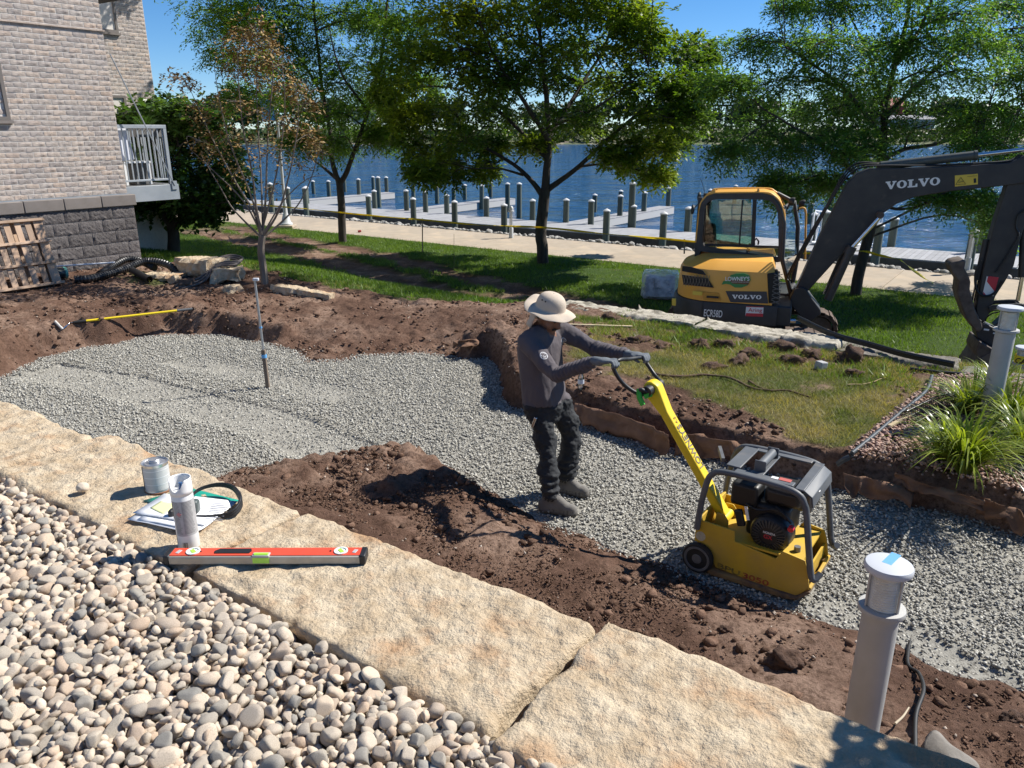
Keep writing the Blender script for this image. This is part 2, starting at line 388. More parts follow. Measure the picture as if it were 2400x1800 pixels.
def ground_material():
    m = bpy.data.materials.new('soil_and_turf'); m.use_nodes = True; n = m.node_tree.nodes; l = m.node_tree.links; b = n['Principled BSDF']
    b.inputs['Roughness'].default_value = 0.95; b.inputs['Specular IOR Level'].default_value = 0.15
    tc = n.new('ShaderNodeTexCoord'); at = n.new('ShaderNodeAttribute'); at.attribute_name = 'grass'; dr = n.new('ShaderNodeAttribute'); dr.attribute_name = 'dry'
    def N(sc, det=6, rg=.65):
        x = n.new('ShaderNodeTexNoise'); x.inputs['Scale'].default_value = sc; x.inputs['Detail'].default_value = det; x.inputs['Roughness'].default_value = rg
        l.new(tc.outputs['Object'], x.inputs['Vector']); return x.outputs['Fac']
    def ramp(f, *st):
        r = n.new('ShaderNodeValToRGB'); e = r.color_ramp.elements
        while len(e) < len(st): e.new(.5)
        for i, (p, c) in enumerate(st): e[i].position = p; e[i].color = c
        l.new(f, r.inputs[0]); return r.outputs[0]
    def mix(f, a, bb, mode='MIX'):
        x = n.new('ShaderNodeMix'); x.data_type = 'RGBA'; x.blend_type = mode
        for sk, val in ((x.inputs[0], f), (x.inputs[6], a), (x.inputs[7], bb)):
            if hasattr(val, 'is_output'): l.new(val, sk)
            else: sk.default_value = val
        return x.outputs[2]
    soil = ramp(N(1.1), (.33, (.090, .050, .035, 1)), (.48, (.158, .094, .066, 1)), (.62, (.290, .195, .143, 1)))
    soil = mix(ramp(N(28), (.45, (0, 0, 0, 1)), (.7, (1, 1, 1, 1))), soil, (.07, .040, .026, 1))
    soil = mix(ramp(N(60, 2), (.68, (0, 0, 0, 1)), (.76, (1, 1, 1, 1))), soil, (.25, .17, .12, 1))
    turf = ramp(N(2.2), (.35, (.042, .078, .012, 1)), (.65, (.085, .130, .020, 1)))
    turf = mix(ramp(N(45, 3), (.4, (0, 0, 0, 1)), (.62, (1, 1, 1, 1))), turf, (.028, .05, .011, 1))
    dry = ramp(N(5), (.38, (.075, .088, .028, 1)), (.62, (.17, .14, .07, 1)))
    turf = mix(dr.outputs['Fac'], turf, dry)
    l.new(mix(at.outputs['Fac'], soil, turf), b.inputs['Base Color'])
    bp = n.new('ShaderNodeBump'); bp.inputs['Strength'].default_value = 1.0; bp.inputs['Distance'].default_value = 0.02
    l.new(N(55, 8, .75), bp.inputs['Height']); l.new(bp.outputs[0], b.inputs['Normal']); return m
M_GROUND = ground_material()
def grid_object(name, patches, fine):
    """patches: (s0,s1,t0,t1,step) heightfield sheets in one mesh"""
    vs, fs, gm, dm, k = [], [], [], [], 0
    for s0, s1, t0, t1, st in patches:
        ns = int(round((s1 - s0) / st)) + 1; nt_ = int(round((t1 - t0) / st)) + 1
        ss, tt = np.meshgrid(np.linspace(s0, s1, ns), np.linspace(t0, t1, nt_), indexing='ij')
        z, d = hsite(ss, tt); g = grass_mask(ss, tt) * sm(d, .10, .24); P = np.stack([ss, tt, 0 * ss], -1)
        if fine:
            rough = sm(d, 0.0, 0.12) * (1 - .75 * g)
            c = fbm(P * 3.0, 3, 5) * .026 + np.abs(fbm(P * 8, 4, 6, .65)) * .032 + fbm(P * 13, 2, 7) * .012
            amp = 1 + .8 * sm(t_bump(ss, tt), .3, .7)
            z = z + c * rough * amp - .012 * rough
            # tread marks and ridges on the bulldozed ramp
            tr = np.exp(-(((ss + 7.0) / 1.3) ** 2 + ((tt - 7.1) / .8) ** 2)); z = z + tr * .012 * np.sin((tt * 1.0 + ss * .35) * 2 * math.pi / .09) * (vnoise(P * 2, 3) > -.2)
        else:
            z = z + fbm(P * .9, 4, 9) * .03 - (1 - g) * .05 * (1 + fbm(P * 3, 3, 8)) * sm(tt, 9.9, 10.6)
        W = U3 * ss[..., None] + V3 * tt[..., None]; W[..., 2] = z
        idx = np.arange(ns * nt_).reshape(ns, nt_) + k
        q = np.stack([idx[:-1, :-1], idx[1:, :-1], idx[1:, 1:], idx[:-1, 1:]], -1).reshape(-1, 4)
        if fine:
            pass
        vs.append(W.reshape(-1, 3)); fs.append(q); gm.append(g.ravel()); k += ns * nt_
        dry = sm(9.9 - tt, 0, .3) * sm(ss, -5.6, -5.2) * (0.72 + .6 * fbm(P * 1.1, 3, 44)) ; dm.append(np.clip(dry, 0, 1).ravel())
    me = np_mesh(name, np.concatenate(vs), np.concatenate(fs), True)
    for an, arr in (('grass', gm), ('dry', dm)):
        a = me.attributes.new(an, 'FLOAT', 'POINT'); a.data.foreach_set('value', np.concatenate(arr).astype(np.float32))
    return tag(link(name, me, M_GROUND), kind='structure')
def t_bump(s, t): return np.exp(-(((s + 4.2) / .9) ** 2 + ((t - 3.9) / .7) ** 2)) + np.exp(-(((s + 5.3) / .9) ** 2 + ((t - 7.9) / .5) ** 2)) + .8 * np.exp(-(((s + 10.2) / .8) ** 2 + ((t - 6.3) / 1.0) ** 2))
ground_o = grid_object('ground', [(-14.0, 1.6, 1.5, 10.5, 0.036)], True)
lawn_o = grid_object('lawn', [(-30, 6, 10.5, 19.6, 0.14), (-70, -30, 10.5, 19.6, 1.0), (6, 60, 10.5, 19.6, 1.0), (-70, -14, 1.5, 10.5, 0.5), (1.6, 60, 1.5, 10.5, .5), (-70, 60, -14, 1.5, 1.0)], False)

# ---- crushed gravel in the excavated bed
M_GBASE = pm('gravel_dust', (.27, .258, .222), (.37, .355, .31), 30, .95, bump=.8, bscale=120, spec=.2, bdist=.006, c3=(.16, .15, .13), s3=60, t3=(.5, .6))
def gravel_bed():
    st = .05; ss, tt = np.meshgrid(np.arange(-11.2, 1.4, st), np.arange(1.75, 7.6, st), indexing='ij')
    d = poly_sd(np.stack([ss.ravel(), tt.ravel()], 1), GPOLY).reshape(ss.shape)
    lane = gravel_lane(ss, tt); z = np.where(d < 0, -.006, -.05) - .024 * lane + .006 * fbm(np.stack([ss, tt, 0 * ss], -1) * 2.2, 3, 3)
    W = U3 * ss[..., None] + V3 * tt[..., None]; W[..., 2] = z
    idx = np.arange(ss.size).reshape(ss.shape); ok = (d < .03); c = ok[:-1, :-1] | ok[1:, :-1] | ok[1:, 1:] | ok[:-1, 1:]
    q = np.stack([idx[:-1, :-1], idx[1:, :-1], idx[1:, 1:], idx[:-1, 1:]], -1)[c]
    me = np_mesh('gravel_bed', W.reshape(-1, 3), q, True); return tag(link('gravel_bed', me, M_GBASE), kind='structure')
_lanes = [([(150, 852), (330, 880), (520, 925), (700, 968), (900, 1050), (1100, 1130), (1300, 1215)], .36, -1), ([(420, 840), (600, 880), (820, 930)], .4, 1), ([(1950, 1390), (2150, 1470), (2400, 1590)], .3, -1)]
def gravel_lane(s, t):
    """how far the plate has already rolled the stones down (0..1)"""
    out = np.zeros_like(s)
    for pts, wd, sg in _lanes:
        L = np.array([ST(G(x, y, 0)) for x, y in pts]); o = np.argsort(L[:, 0]); tl = np.interp(s, L[o, 0], L[o, 1], left=-99, right=-99)
        dd = (tl - t) if sg < 0 else np.abs(t - tl) * 2 - wd
        v_ = (sm(dd, 0.0, .05) * (1 - sm(dd, wd * 1.6, wd * 2.1))) if sg < 0 else (1 - sm(dd, -.2, .3))
        out = np.maximum(out, v_ * np.where(tl < -50, 0, 1))
    return out * (0.75 + .35 * vnoise(np.stack([s * 3, t * 3, 0 * s], -1), 12))
gravel_bed_o = gravel_bed()
M_GRAVEL = pm('crushed_stone', (.375, .362, .330), (.485, .472, .435), 40, .9, spec=.25, island=[(.42, .44, .44), (.75, .75, .73), (1.0, 1.0, .97), (1.18, 1.17, 1.12), (.62, .60, .56)])
def angular_protos(n, sub, seed, rough):
    r = np.random.default_rng(seed); v, f = ico(sub); out = []
    for _ in range(n):
        if sub == 0: pass
        p = v * (1 + rough * r.normal(size=(len(v), 1))); out.append(p * r.uniform(.65, 1.15, 3))
    return out, f
def octa_protos(n, seed):
    r = np.random.default_rng(seed); v = np.array([(1, 0, 0), (-1, 0, 0), (0, 1, 0), (0, -1, 0), (0, 0, 1), (0, 0, -1)], float)
    f = np.array([(0, 2, 4), (2, 1, 4), (1, 3, 4), (3, 0, 4), (2, 0, 5), (1, 2, 5), (3, 1, 5), (0, 3, 5)])
    out = []
    for _ in range(n):
        p = v + r.normal(0, .28, v.shape); out.append(p * r.uniform(.7, 1.2, 3))
    return out, f
def gravel_stones():
    r = np.random.default_rng(21); n = 165000
    lo = GPOLY.min(0); hi = np.minimum(GPOLY.max(0), (1.0, 9)); p = r.uniform(lo, hi, (n, 2))
    w = S(0, 0)[None] + p[:, :1] * U3 + p[:, 1:] * V3
    # keep what lies near the view; thin out with distance
    q = w - CAM; zc = q @ _fw; px = 1200 + F * q[:, 0] / np.maximum(zc, .1); py = 900 - F * (q @ _up) / np.maximum(zc, .1)
    keep = (zc > .5) & (px > -150) & (px < 2550) & (py < 1900)
    d = poly_sd(p, GPOLY); keep &= (d < .05 + .08 * r.random(n) ** 3); p = p[keep]; w = w[keep]; zc = zc[keep]
    lane = gravel_lane(p[:, 0], p[:, 1]); sz = r.uniform(.0065, .0125, len(p)) * (1 + .5 * (r.random(len(p)) ** 6))
    pos = w.copy(); pos[:, 2] = sz * .30 - .004 + .007 * r.random(len(p)) - lane * (.0125 + .42 * sz) * (r.random(len(p)) < .93) + .006 * fbm(np.stack([p[:, 0], p[:, 1], 0 * p[:, 0]], -1) * 2.2, 3, 3)
    pos[:, 2] -= .020 * lane
    # little ridge the plate leaves beside its lane
    L = np.array([ST(G(x, y, 0)) for x, y in _lanes[0][0]]); o = np.argsort(L[:, 0]); dl = p[:, 1] - np.interp(p[:, 0], L[o, 0], L[o, 1])
    pos[:, 2] += .034 * np.exp(-((dl - .04) / .035) ** 2) * ((p[:, 0] > L[o[0], 0]) & (p[:, 0] < L[o[-1], 0])) * np.clip(.75 + .8 * vnoise(np.stack([p[:, 0] * 2.5, 0 * p[:, 0], 0 * p[:, 0]], -1), 6), 0, 1.4)
    pr, f = octa_protos(24, 5); ob = scatter_mesh('crushed_gravel', pr, f, pos, sz[:, None] * np.array([1, 1, .8]), r, M_GRAVEL)
    return tag(ob, 'loose grey crushed stone spread over the excavated bed', 'gravel', kind='stuff')
gravel_stones()

# ---- clods and small stones lying on the bare soil
M_CLOD = pm('soil_clod', (.110, .065, .045), (.18, .115, .082), 30, .97, bump=1.0, bscale=70, spec=.05, island=(.6, 1.4))
M_CHIP = pm('pale_chip', (.36, .28, .22), (.48, .41, .34), 20, .9, island=(.5, 1.2))
def clods():
    r = np.random.default_rng(22); n = 95000
    p = np.stack([r.uniform(-13.3, 1.2, n), r.uniform(1.9, 9.3, n)], 1); z, d = hsite(p[:, 0], p[:, 1]); g = grass_mask(p[:, 0], p[:, 1])
    dl = poly_sd(p, BEDPOLY)
    dens = .28 + .9 * t_bump(p[:, 0], p[:, 1]) + .5 * sm(fbm(np.stack([p[:, 0], p[:, 1], 0 * z], -1) * 1.3, 3, 40), .1, .5) + .6 * np.exp(-(d / .25) ** 2)
    k = (d > .03) & (g < .35) & (r.random(n) < dens * .42) & (dl > 0); k &= ~((p[:, 0] > -4.8) & (p[:, 1] > 9.0)); p = p[k]; z = z[k]; n = len(p)
    sz = .005 + .030 * r.random(n) ** 4.5; W = p[:, :1] * U3 + p[:, 1:] * V3; W[:, 2] = z + sz * .35
    W[:, 2] += .006
    pr, f = angular_protos(20, 1, 6, .26)
    tag(scatter_mesh('soil_clods', pr, f, W, sz[:, None] * np.array([1.1, 1.1, .68]), r, M_CLOD), 'crumbs and clods of brown soil scattered over the diggings', 'soil', kind='stuff')
    nc = 80000; p2 = np.stack([r.uniform(-5.6, .9, nc), r.uniform(2.0, 4.7, nc)], 1); z2_, d2 = hsite(p2[:, 0], p2[:, 1]); W3_ = p2[:, :1] * U3 + p2[:, 1:] * V3; W3_[:, 2] = z2_; q = W3_ - CAM; zc = q @ _fw; px = 1200 + F * q[:, 0] / zc; py = 900 - F * (q @ _up) / zc
    kk = (d2 > .0) & (px > 400) & (px < 2500) & (py < 1850) & (r.random(nc) < .5 + .5 * fbm(np.stack([p2[:, 0], p2[:, 1], 0 * z2_], -1) * 2.4, 3, 71)); W3_ = W3_[kk]; s3_ = .0028 + .0075 * r.random(len(W3_)) ** 2.5; P3_ = np.stack([p2[kk, 0], p2[kk, 1], 0 * s3_], -1); W3_[:, 2] += .012; pr, f = octa_protos(16, 19); print('crumbs', len(W3_))
    tag(scatter_mesh('soil_crumbs', pr, f, W3_, s3_[:, None] * np.array([1.1, 1.1, .9]), r, M_CLOD), 'fine crumbs of dry soil on the bank below the slabs', 'soil', kind='stuff')
    k = r.random(n) < .13; W2 = W[k] + r.normal(0, .02, (k.sum(), 3)) * [1, 1, 0]; W2[:, 2] = W[k][:, 2] + .004
    pr, f = octa_protos(12, 9)
    tag(scatter_mesh('soil_pebbles', pr, f, W2, (.005 + .009 * r.random(k.sum()) ** 2)[:, None] * np.ones(3), r, M_CHIP), 'small pale stone chips lying in the brown soil', 'stones', kind='stuff')
clods()

# ---- limestone slabs and the wall that carries them
M_LIME = pm('limestone', (.47, .36, .235), (.62, .515, .37), 13, .92, bump=1.0, bscale=42, spec=.2, c3=(.46, .29, .165), s3=5.0, t3=(.52, .68), bdist=.02, detail=10)
M_LIMEG = pm('limestone_grey', (.48, .44, .36), (.36, .33, .27), 6, .92, bump=.9, bscale=30, spec=.2, c3=(.2, .18, .14), s3=7, t3=(.5, .6), bdist=.015)
def rock_slab(s0, s1, t0, t1, ztop, thick, seed, st=.016, rough=1.0, edge=.012, zfun=None, rnd=.02):
    """rough-hewn block with an uneven top and broken edges, site coords -> world verts, faces"""
    ns = max(4, int((s1 - s0) / st)); nt_ = max(4, int((t1 - t0) / st)); nz = max(2, int(thick / (st * 1.6)))
    r = lambda a, b, k: np.linspace(a, b, k + 1)
    def disp(P):
        N = np.zeros_like(P); c = np.array([(s0 + s1) / 2, (t0 + t1) / 2, ztop - thick / 2]); h = np.array([(s1 - s0) / 2, (t1 - t0) / 2, thick / 2])
        q = (P - c) / h; e = np.abs(q)
        # round the corners, then push by noise
        m_ = h - np.maximum(rnd, 1e-4); core = np.clip(P - c, -m_, m_); dv = (P - c) - core; ln = np.linalg.norm(dv, axis=1, keepdims=True)
        P2 = c + core + dv / np.maximum(ln, 1e-9) * np.minimum(ln, rnd)
        nrm = np.where(ln > 1e-6, dv / np.maximum(ln, 1e-9), np.array([0, 0, 1.0]))
        big = fbm(P * [3.1, 3.1, 5] + seed * 7.7, 3, seed) ; mid = fbm(P * 11 + seed, 3, seed + 3); fine = fbm(P * 36, 3, seed + 5)
        pit = np.minimum(0, vnoise(P * 30, seed + 8) + .30) * .020 + np.minimum(0, vnoise(P * 12, seed + 9) + .35) * .016
        top = nrm[:, 2:3] > .6
        a = np.where(top[:, 0], .006 * big + .006 * mid + .0045 * fine + pit * .9, edge * 1.4 * big + edge * .9 * mid + .003 * fine) * rough
        return P2 + nrm * a[:, None]
    vs, fs, k = [], [], 0
    def sheet(A, B, C, na, nb):
        nonlocal k
        a, b = np.meshgrid(np.linspace(0, 1, na + 1), np.linspace(0, 1, nb + 1), indexing='ij')
        P = A + a[..., None] * B + b[..., None] * C; vs.append(P.reshape(-1, 3)); idx = np.arange(P.shape[0] * P.shape[1]).reshape(P.shape[:2]) + k
        fs.append(np.stack([idx[:-1, :-1], idx[1:, :-1], idx[1:, 1:], idx[:-1, 1:]], -1).reshape(-1, 4)); k += idx.size
    z0 = ztop - thick; o = np.array
    sheet(o([s0, t0, ztop]), o([s1 - s0, 0, 0]), o([0, t1 - t0, 0]), ns, nt_)
    sheet(o([s0, t1, z0]), o([s1 - s0, 0, 0]), o([0, t0 - t1, 0]), ns, nt_)
    sheet(o([s0, t0, z0]), o([s1 - s0, 0, 0]), o([0, 0, thick]), ns, nz)
    sheet(o([s1, t1, z0]), o([s0 - s1, 0, 0]), o([0, 0, thick]), ns, nz)
    sheet(o([s1, t0, z0]), o([0, t1 - t0, 0]), o([0, 0, thick]), nt_, nz)
    sheet(o([s0, t1, z0]), o([0, t0 - t1, 0]), o([0, 0, thick]), nt_, nz)
    P = np.concatenate(vs); D = disp(P)
    if zfun: D = zfun(D)
    return D, np.concatenate(fs)
def slab_obj(name, args, mat, label=None, cat=None, group=None, parent=None, skew=None, **kw):
    kw.setdefault('st', .0105)
    P, f = rock_slab(*args, **kw)
    if skew: P = skew(P)
    W = P[:, :1] * U3 + P[:, 1:2] * V3 + P[:, 2:] * np.array([0, 0, 1.0])
    base = S((args[0] + args[1]) / 2, (args[2] + args[3]) / 2, args[4] - args[5])
    me = np_mesh(name, W - base, f, True); bm = bmesh.new(); bm.from_mesh(me); bmesh.ops.remove_doubles(bm, verts=bm.verts, dist=.0006); bm.to_mesh(me); bm.free()
    ob = link(name, me, mat, parent, base); me.polygons.foreach_set('use_smooth', np.ones(len(me.polygons), bool))
    return tag(ob, label, cat, group)
slab_obj('limestone_slab', (-5.4, -3.25, 1.06, 1.49, 1.452, .20, 11), M_LIME, 'tan limestone slab with a lone pebble on it', 'stone slab', 'limestone capping slabs')
slab_obj('limestone_slab', (-3.235, -1.985, 1.09, 1.555, 1.450, .20, 12), M_LIME, 'tan limestone slab under the papers and the tin', 'stone slab', 'limestone capping slabs')
slab_obj('limestone_slab', (-1.972, -.835, 1.10, 1.570, 1.450, .20, 13), M_LIME, 'long tan limestone slab under the right end of the red spirit level', 'stone slab', 'limestone capping slabs', skew=lambda P: P + np.stack([.03 * (P[:, 1] - 1.33) * (P[:, 0] > -1.4), 0 * P[:, 0], 0 * P[:, 0]], 1))
slab_obj('limestone_slab', (-.805, 1.3, 1.06, 1.60, 1.456, .20, 14), M_LIME, 'big tan limestone slab in front of the grey bollard light', 'stone slab', 'limestone capping slabs', skew=lambda P: P + np.stack([-.09 * np.clip(1.60 - P[:, 1], 0, 1) * (P[:, 0] < -.3) * .0, -.025 * sm(P[:, 0], -.2, .8), 0 * P[:, 0]], 1))
rw = thing('retaining_wall', 'stacked limestone block wall below the capping slabs', 'wall', S(-2, 1.3, .2))
i = 0
for zt in (1.245, .975, .705, .435):
    s = -5.6 + (i % 2) * .4
    while s < 1.2:
        L = random.uniform(.75, 1.05); P, f = rock_slab(s + .006, s + L - .006, 1.12, 1.50 + random.uniform(-.015, .02), zt, .262, 50 + i, st=.07); W = P[:, :1] * U3 + P[:, 1:2] * V3 + P[:, 2:] * np.array([0, 0, 1.0])
        link('stone', np_mesh('stone', W - S(-2, 1.3, .2), f, True), M_LIME, rw); s += L; i += 1

# ---- cobbles
M_COB = pm('cobble', (.43, .385, .325), (.55, .50, .43), 14, .85, spec=.3, bump=.35, bscale=70, c3=(.33, .28, .22), s3=18, t3=(.56, .68), rnd=[(.52, .55, .58), (.9, .86, .8), (1.06, 1.0, .94), (1.18, 1.1, 1.0), (1.0, .84, .72), (.72, .71, .70)])
M_COBI = pm('cobble_fill', (.43, .385, .325), (.55, .50, .43), 14, .85, spec=.3, bump=.35, bscale=70, c3=(.33, .28, .22), s3=18, t3=(.56, .68), island=[(.52, .55, .58), (.9, .86, .8), (1.06, 1.0, .94), (1.18, 1.1, 1.0), (1.0, .84, .72), (.72, .71, .70)])
def cobble_protos(n, seed, sub=3):
    r = np.random.default_rng(seed); v, f = ico(sub); out = []
    for i_ in range(n):
        p = v * (1 + .10 * fbm(v * 1.1 + i_ * 5.3, 3, i_)[:, None])
        for _ in range(r.integers(3, 10)):                       # a few worn facets
            d = r.normal(size=3); d /= np.linalg.norm(d); h = p @ d; c = r.uniform(.45, .82); p = p - np.maximum(0, h - c)[:, None] * d * .92
        p = p * (1, r.uniform(.68, .95), r.uniform(.5, .78)); out.append(p * (1 + .012 * fbm(v * 9 + i_, 2, i_)[:, None]))
    return out, f
bed = np.array([[-3.9, -.6, 1.36], [.6, -.6, 1.36], [.6, 1.12, 1.36], [-3.9, 1.12, 1.36]])
bed[:, 2] = 1.375
bed = np.array([S(*q) for q in bed])
cob_bed = tag(link('cobble_bed', np_mesh('cobble_bed', bed, [[0, 1, 2, 3]]), pm('bed_soil', (.20, .18, .15), (.28, .25, .21), 30, .95, bump=.5)), kind='structure')
def cobbles():
    r = np.random.default_rng(33); pr, f = cobble_protos(22, 3)
    pos, rad = [], []
    cell = {}
    def ok(x, y, rr, k):
        for i_ in range(int(x / .1) - 1, int(x / .1) + 2):
            for j_ in range(int(y / .1) - 1, int(y / .1) + 2):
                for (a, b, c) in cell.get((i_, j_), ()):
                    if (a - x) ** 2 + (b - y) ** 2 < (k * (rr + c)) ** 2: return False
        return True
    def inview(s, t):
        q = S(s, t, 1.45) - CAM; zc = q @ _fw; px = 1200 + F * q[0] / zc; py = 900 - F * (q @ _up) / zc; return -160 < px < 2000 and py < 2050 and zc > .2
    out = []
    for layer, (kk, n, lo, hi, z0) in enumerate([(.60, 20000, .015, .024, 1.410), (.66, 70000, .011, .031, 1.424), (.80, 9000, .012, .024, 1.436)]):
        cell.clear()
        for _ in range(n):
            s = r.uniform(-3.6, .1); t = r.uniform(-.25, 1.085); 
            if not inview(s, t): continue
            rr = lo + (hi - lo) * r.random() ** 2.0
            if t + rr * .8 > 1.10: continue
            if ok(s, t, rr, kk):
                cell.setdefault((int(s / .1), int(t / .1)), []).append((s, t, rr))
                dz = -.03 * sm(np.array(t), .3, -.4) + .012 * fbm(np.array([s * 3, t * 3, 0.]), 2, 4); out.append((s, t, z0 + float(dz) + r.uniform(-.006, .010), rr, layer))
    out = np.array(out); n = len(out)
    W = out[:, :1] * U3 + out[:, 1:2] * V3; W[:, 2] = out[:, 2]; q = W - CAM; zc = q @ _fw; app = out[:, 3] / zc * (out[:, 4] > .5) * (1 + .3 * (out[:, 4] > 1.5))
    px = 1200 + F * q[:, 0] / zc; py = 900 - F * (q @ _up) / zc; app = app * ((px > 0) & (px < 2400) & (py < 1800) & (py > 0))
    big = np.argsort(-app)[:300]; rest = np.setdiff1d(np.arange(n), big); print('cobbles', n)
    mes = [np_mesh('cobblestone', p, f, True) for p in pr]
    for i_ in big:
        o = bpy.data.objects.new('cobblestone', mes[r.integers(len(mes))]); COL.objects.link(o); o.parent = cob_bed
        if not o.data.materials: o.data.materials.append(M_COB)
        o.location = W[i_]; rr = out[i_, 3]; o.scale = (rr * 1.26,) * 3
        o.rotation_euler = (r.normal(0, .45), r.normal(0, .45), r.uniform(0, 6.28))
    # the rest as one mass
    a = r.normal(0, .5, (len(rest), 2)); c = r.uniform(0, 6.28, len(rest)); Rs = np.array([np.array(Matrix.Rotation(c[k], 3, 'Z') @ Matrix.Rotation(a[k, 0], 3, 'X') @ Matrix.Rotation(a[k, 1], 3, 'Y')) for k in range(len(rest))])
    pr2, f2 = cobble_protos(22, 3, 2)
    top = out[rest, 4] > .5; pr1_, f1_ = cobble_protos(12, 4, 1)
    o = scatter_mesh('cobblestone_fill', pr2, f2, W[rest][top], (out[rest, 3][top] * 1.26)[:, None] * np.ones(3), r, M_COBI, True, Rs[top]); o.parent = cob_bed; tag(o, kind='stuff')
    o = scatter_mesh('cobblestone_underlay', pr1_, f1_, W[rest][~top], (out[rest, 3][~top] * 1.26)[:, None] * np.ones(3), r, M_COBI, True, Rs[~top]); o.parent = cob_bed; tag(o, kind='stuff')
cobbles()

# ---- promenade, bank, river, far shore
M_CONC = pm('path_concrete', (.37, .305, .23), (.42, .352, .27), 3, .9, bump=.25, bscale=60, spec=.25, rnd=(.92, 1.06), c3=(.46, .37, .27), s3=1.2)
path_o = tag(link('path', np_mesh('path', [S(-70, 19.6, -.86), S(60, 19.6, -.86), S(60, 22.85, -.86), S(-70, 22.85, -.86)], [[0, 1, 2, 3]]), pm('joint_sand', (.2, .17, .13), rough=.95)), kind='structure')
mb = MB(); mb.box((0, 0, -.06), (1.535, 3.25, .12)); base = None
for k in range(46):
    s = -52 + k * 1.55
    if base is None: base = mb.build('concrete_panel', M_CONC, path_o, bevel=.008); base.rotation_euler = (0, 0, _A); o = base
    else:
        o = base.copy(); COL.objects.link(o)
    o.location = S(s, 21.225, -.795 + random.uniform(-.003, .003))
M_BANK = pm('bank_soil', (.07, .06, .05), (.12, .10, .08), 5, .95, bump=.8, bscale=20)
bank_o = tag(link('bank', np_mesh('bank', [S(-70, 22.85, -.82), S(60, 22.85, -.82), S(60, 23.3, -.9), S(-70, 23.3, -.9), S(60, 24.6, -1.6), S(-70, 24.6, -1.6)], [[0, 1, 2, 3], [3, 2, 4, 5]]), M_BANK), kind='structure')
M_RIP = pm('riprap', (.30, .285, .26), (.42, .40, .37), 4, .9, bump=.6, bscale=14, rnd=(.6, 1.25)); M_RIPI = pm('riprap_fill', (.30, .285, .26), (.42, .40, .37), 4, .9, bump=.6, bscale=14, island=(.6, 1.25))
def riprap():
    r = np.random.default_rng(5); pr, f = angular_protos(10, 2, 8, .10); mes = [np_mesh('riprap_rock', p * .5, f, True) for p in pr]
    for m_ in mes: m_.materials.append(M_RIP); m_.set_sharp_from_angle(angle=.6)
    for k in range(110):
        s = r.uniform(-26, 2); t = 22.95 + abs(r.normal(0, .3)); 
        o = bpy.data.objects.new('riprap_rock', mes[r.integers(10)]); COL.objects.link(o); o.parent = bank_o
        o.location = S(s, t, -.80 - (t - 22.9) * .30 + .06); q = r.uniform(.16, .42); o.scale = (q, q * .8, q * .6); o.rotation_euler = (0, 0, r.uniform(0, 6))
    n = 2600; s = r.uniform(-40, 8, n); t = 22.92 + np.abs(r.normal(0, .45, n)); W = s[:, None] * U3 + t[:, None] * V3; W[:, 2] = -.79 - (t - 22.9) * .36
    pr1, f1 = angular_protos(10, 1, 8, .12); o = scatter_mesh('riprap_fill', pr1, f1, W, r.uniform(.05, .15, n)[:, None] * np.array([1, 1, .75]), r, M_RIPI); o.parent = bank_o; tag(o, kind='stuff')
riprap()
def water_material():
    m = bpy.data.materials.new('river_water'); m.use_nodes = True; n = m.node_tree.nodes; l = m.node_tree.links; b = n['Principled BSDF']
    b.inputs['Base Color'].default_value = (.022, .085, .190, 1); b.inputs['Roughness'].default_value = .08; b.inputs['IOR'].default_value = 1.33; b.inputs['Specular IOR Level'].default_value = .5
    tc = n.new('ShaderNodeTexCoord'); prev = None
    for sc, stv, strn, dist in ((1, (.07, .20, 1), 1.0, 2.6), (1, (.35, .75, 1), 1.0, .75), (1, (1.6, 3.2, 1), 1.0, .2)):
        mp = n.new('ShaderNodeMapping'); mp.inputs['Scale'].default_value = stv; mp.inputs['Rotation'].default_value = (0, 0, .25); l.new(tc.outputs['Object'], mp.inputs[0])
        x = n.new('ShaderNodeTexNoise'); x.inputs['Scale'].default_value = sc; x.inputs['Detail'].default_value = 4; x.inputs['Roughness'].default_value = .55; l.new(mp.outputs[0], x.inputs['Vector'])
        bp = n.new('ShaderNodeBump'); bp.inputs['Strength'].default_value = strn; bp.inputs['Distance'].default_value = dist; l.new(x.outputs['Fac'], bp.inputs['Height'])
        if prev: l.new(prev.outputs[0], bp.inputs['Normal'])
        prev = bp
    l.new(prev.outputs[0], b.inputs['Normal']); return m
WZ = -1.1
tag(link('river', np_mesh('river', [(-900, 8, WZ), (900, 8, WZ), (900, 300, WZ), (-900, 300, WZ)], [[0, 1, 2, 3]]), water_material()), kind='structure')
def far_terrain():
    xs = np.linspace(-700, 700, 141); ys = np.array([272, 276, 280, 290, 305, 330, 370, 450, 700, 1500, 5000.]); X, Y = np.meshgrid(xs, ys, indexing='ij')
    Z = np.interp(Y, [272, 276, 290, 330, 400, 700, 5000], [-1.6, -.6, .5, 3.4, 4.2, 5, 6]) + fbm(np.stack([X * .02, Y * .02, 0 * X], -1), 3, 2) * np.clip((Y - 276) * .02, 0, .8)
    idx = np.arange(X.size).reshape(X.shape); q = np.stack([idx[:-1, :-1], idx[1:, :-1], idx[1:, 1:], idx[:-1, 1:]], -1).reshape(-1, 4)
    me = np_mesh('terrain', np.stack([X, Y, Z], -1).reshape(-1, 3), q, True)
    return tag(link('terrain', me, pm('far_turf', (.075, .10, .035), (.14, .14, .07), .08, .95, c3=(.28, .24, .18), s3=.03, t3=(.55, .6))), kind='structure')
far_terrain()
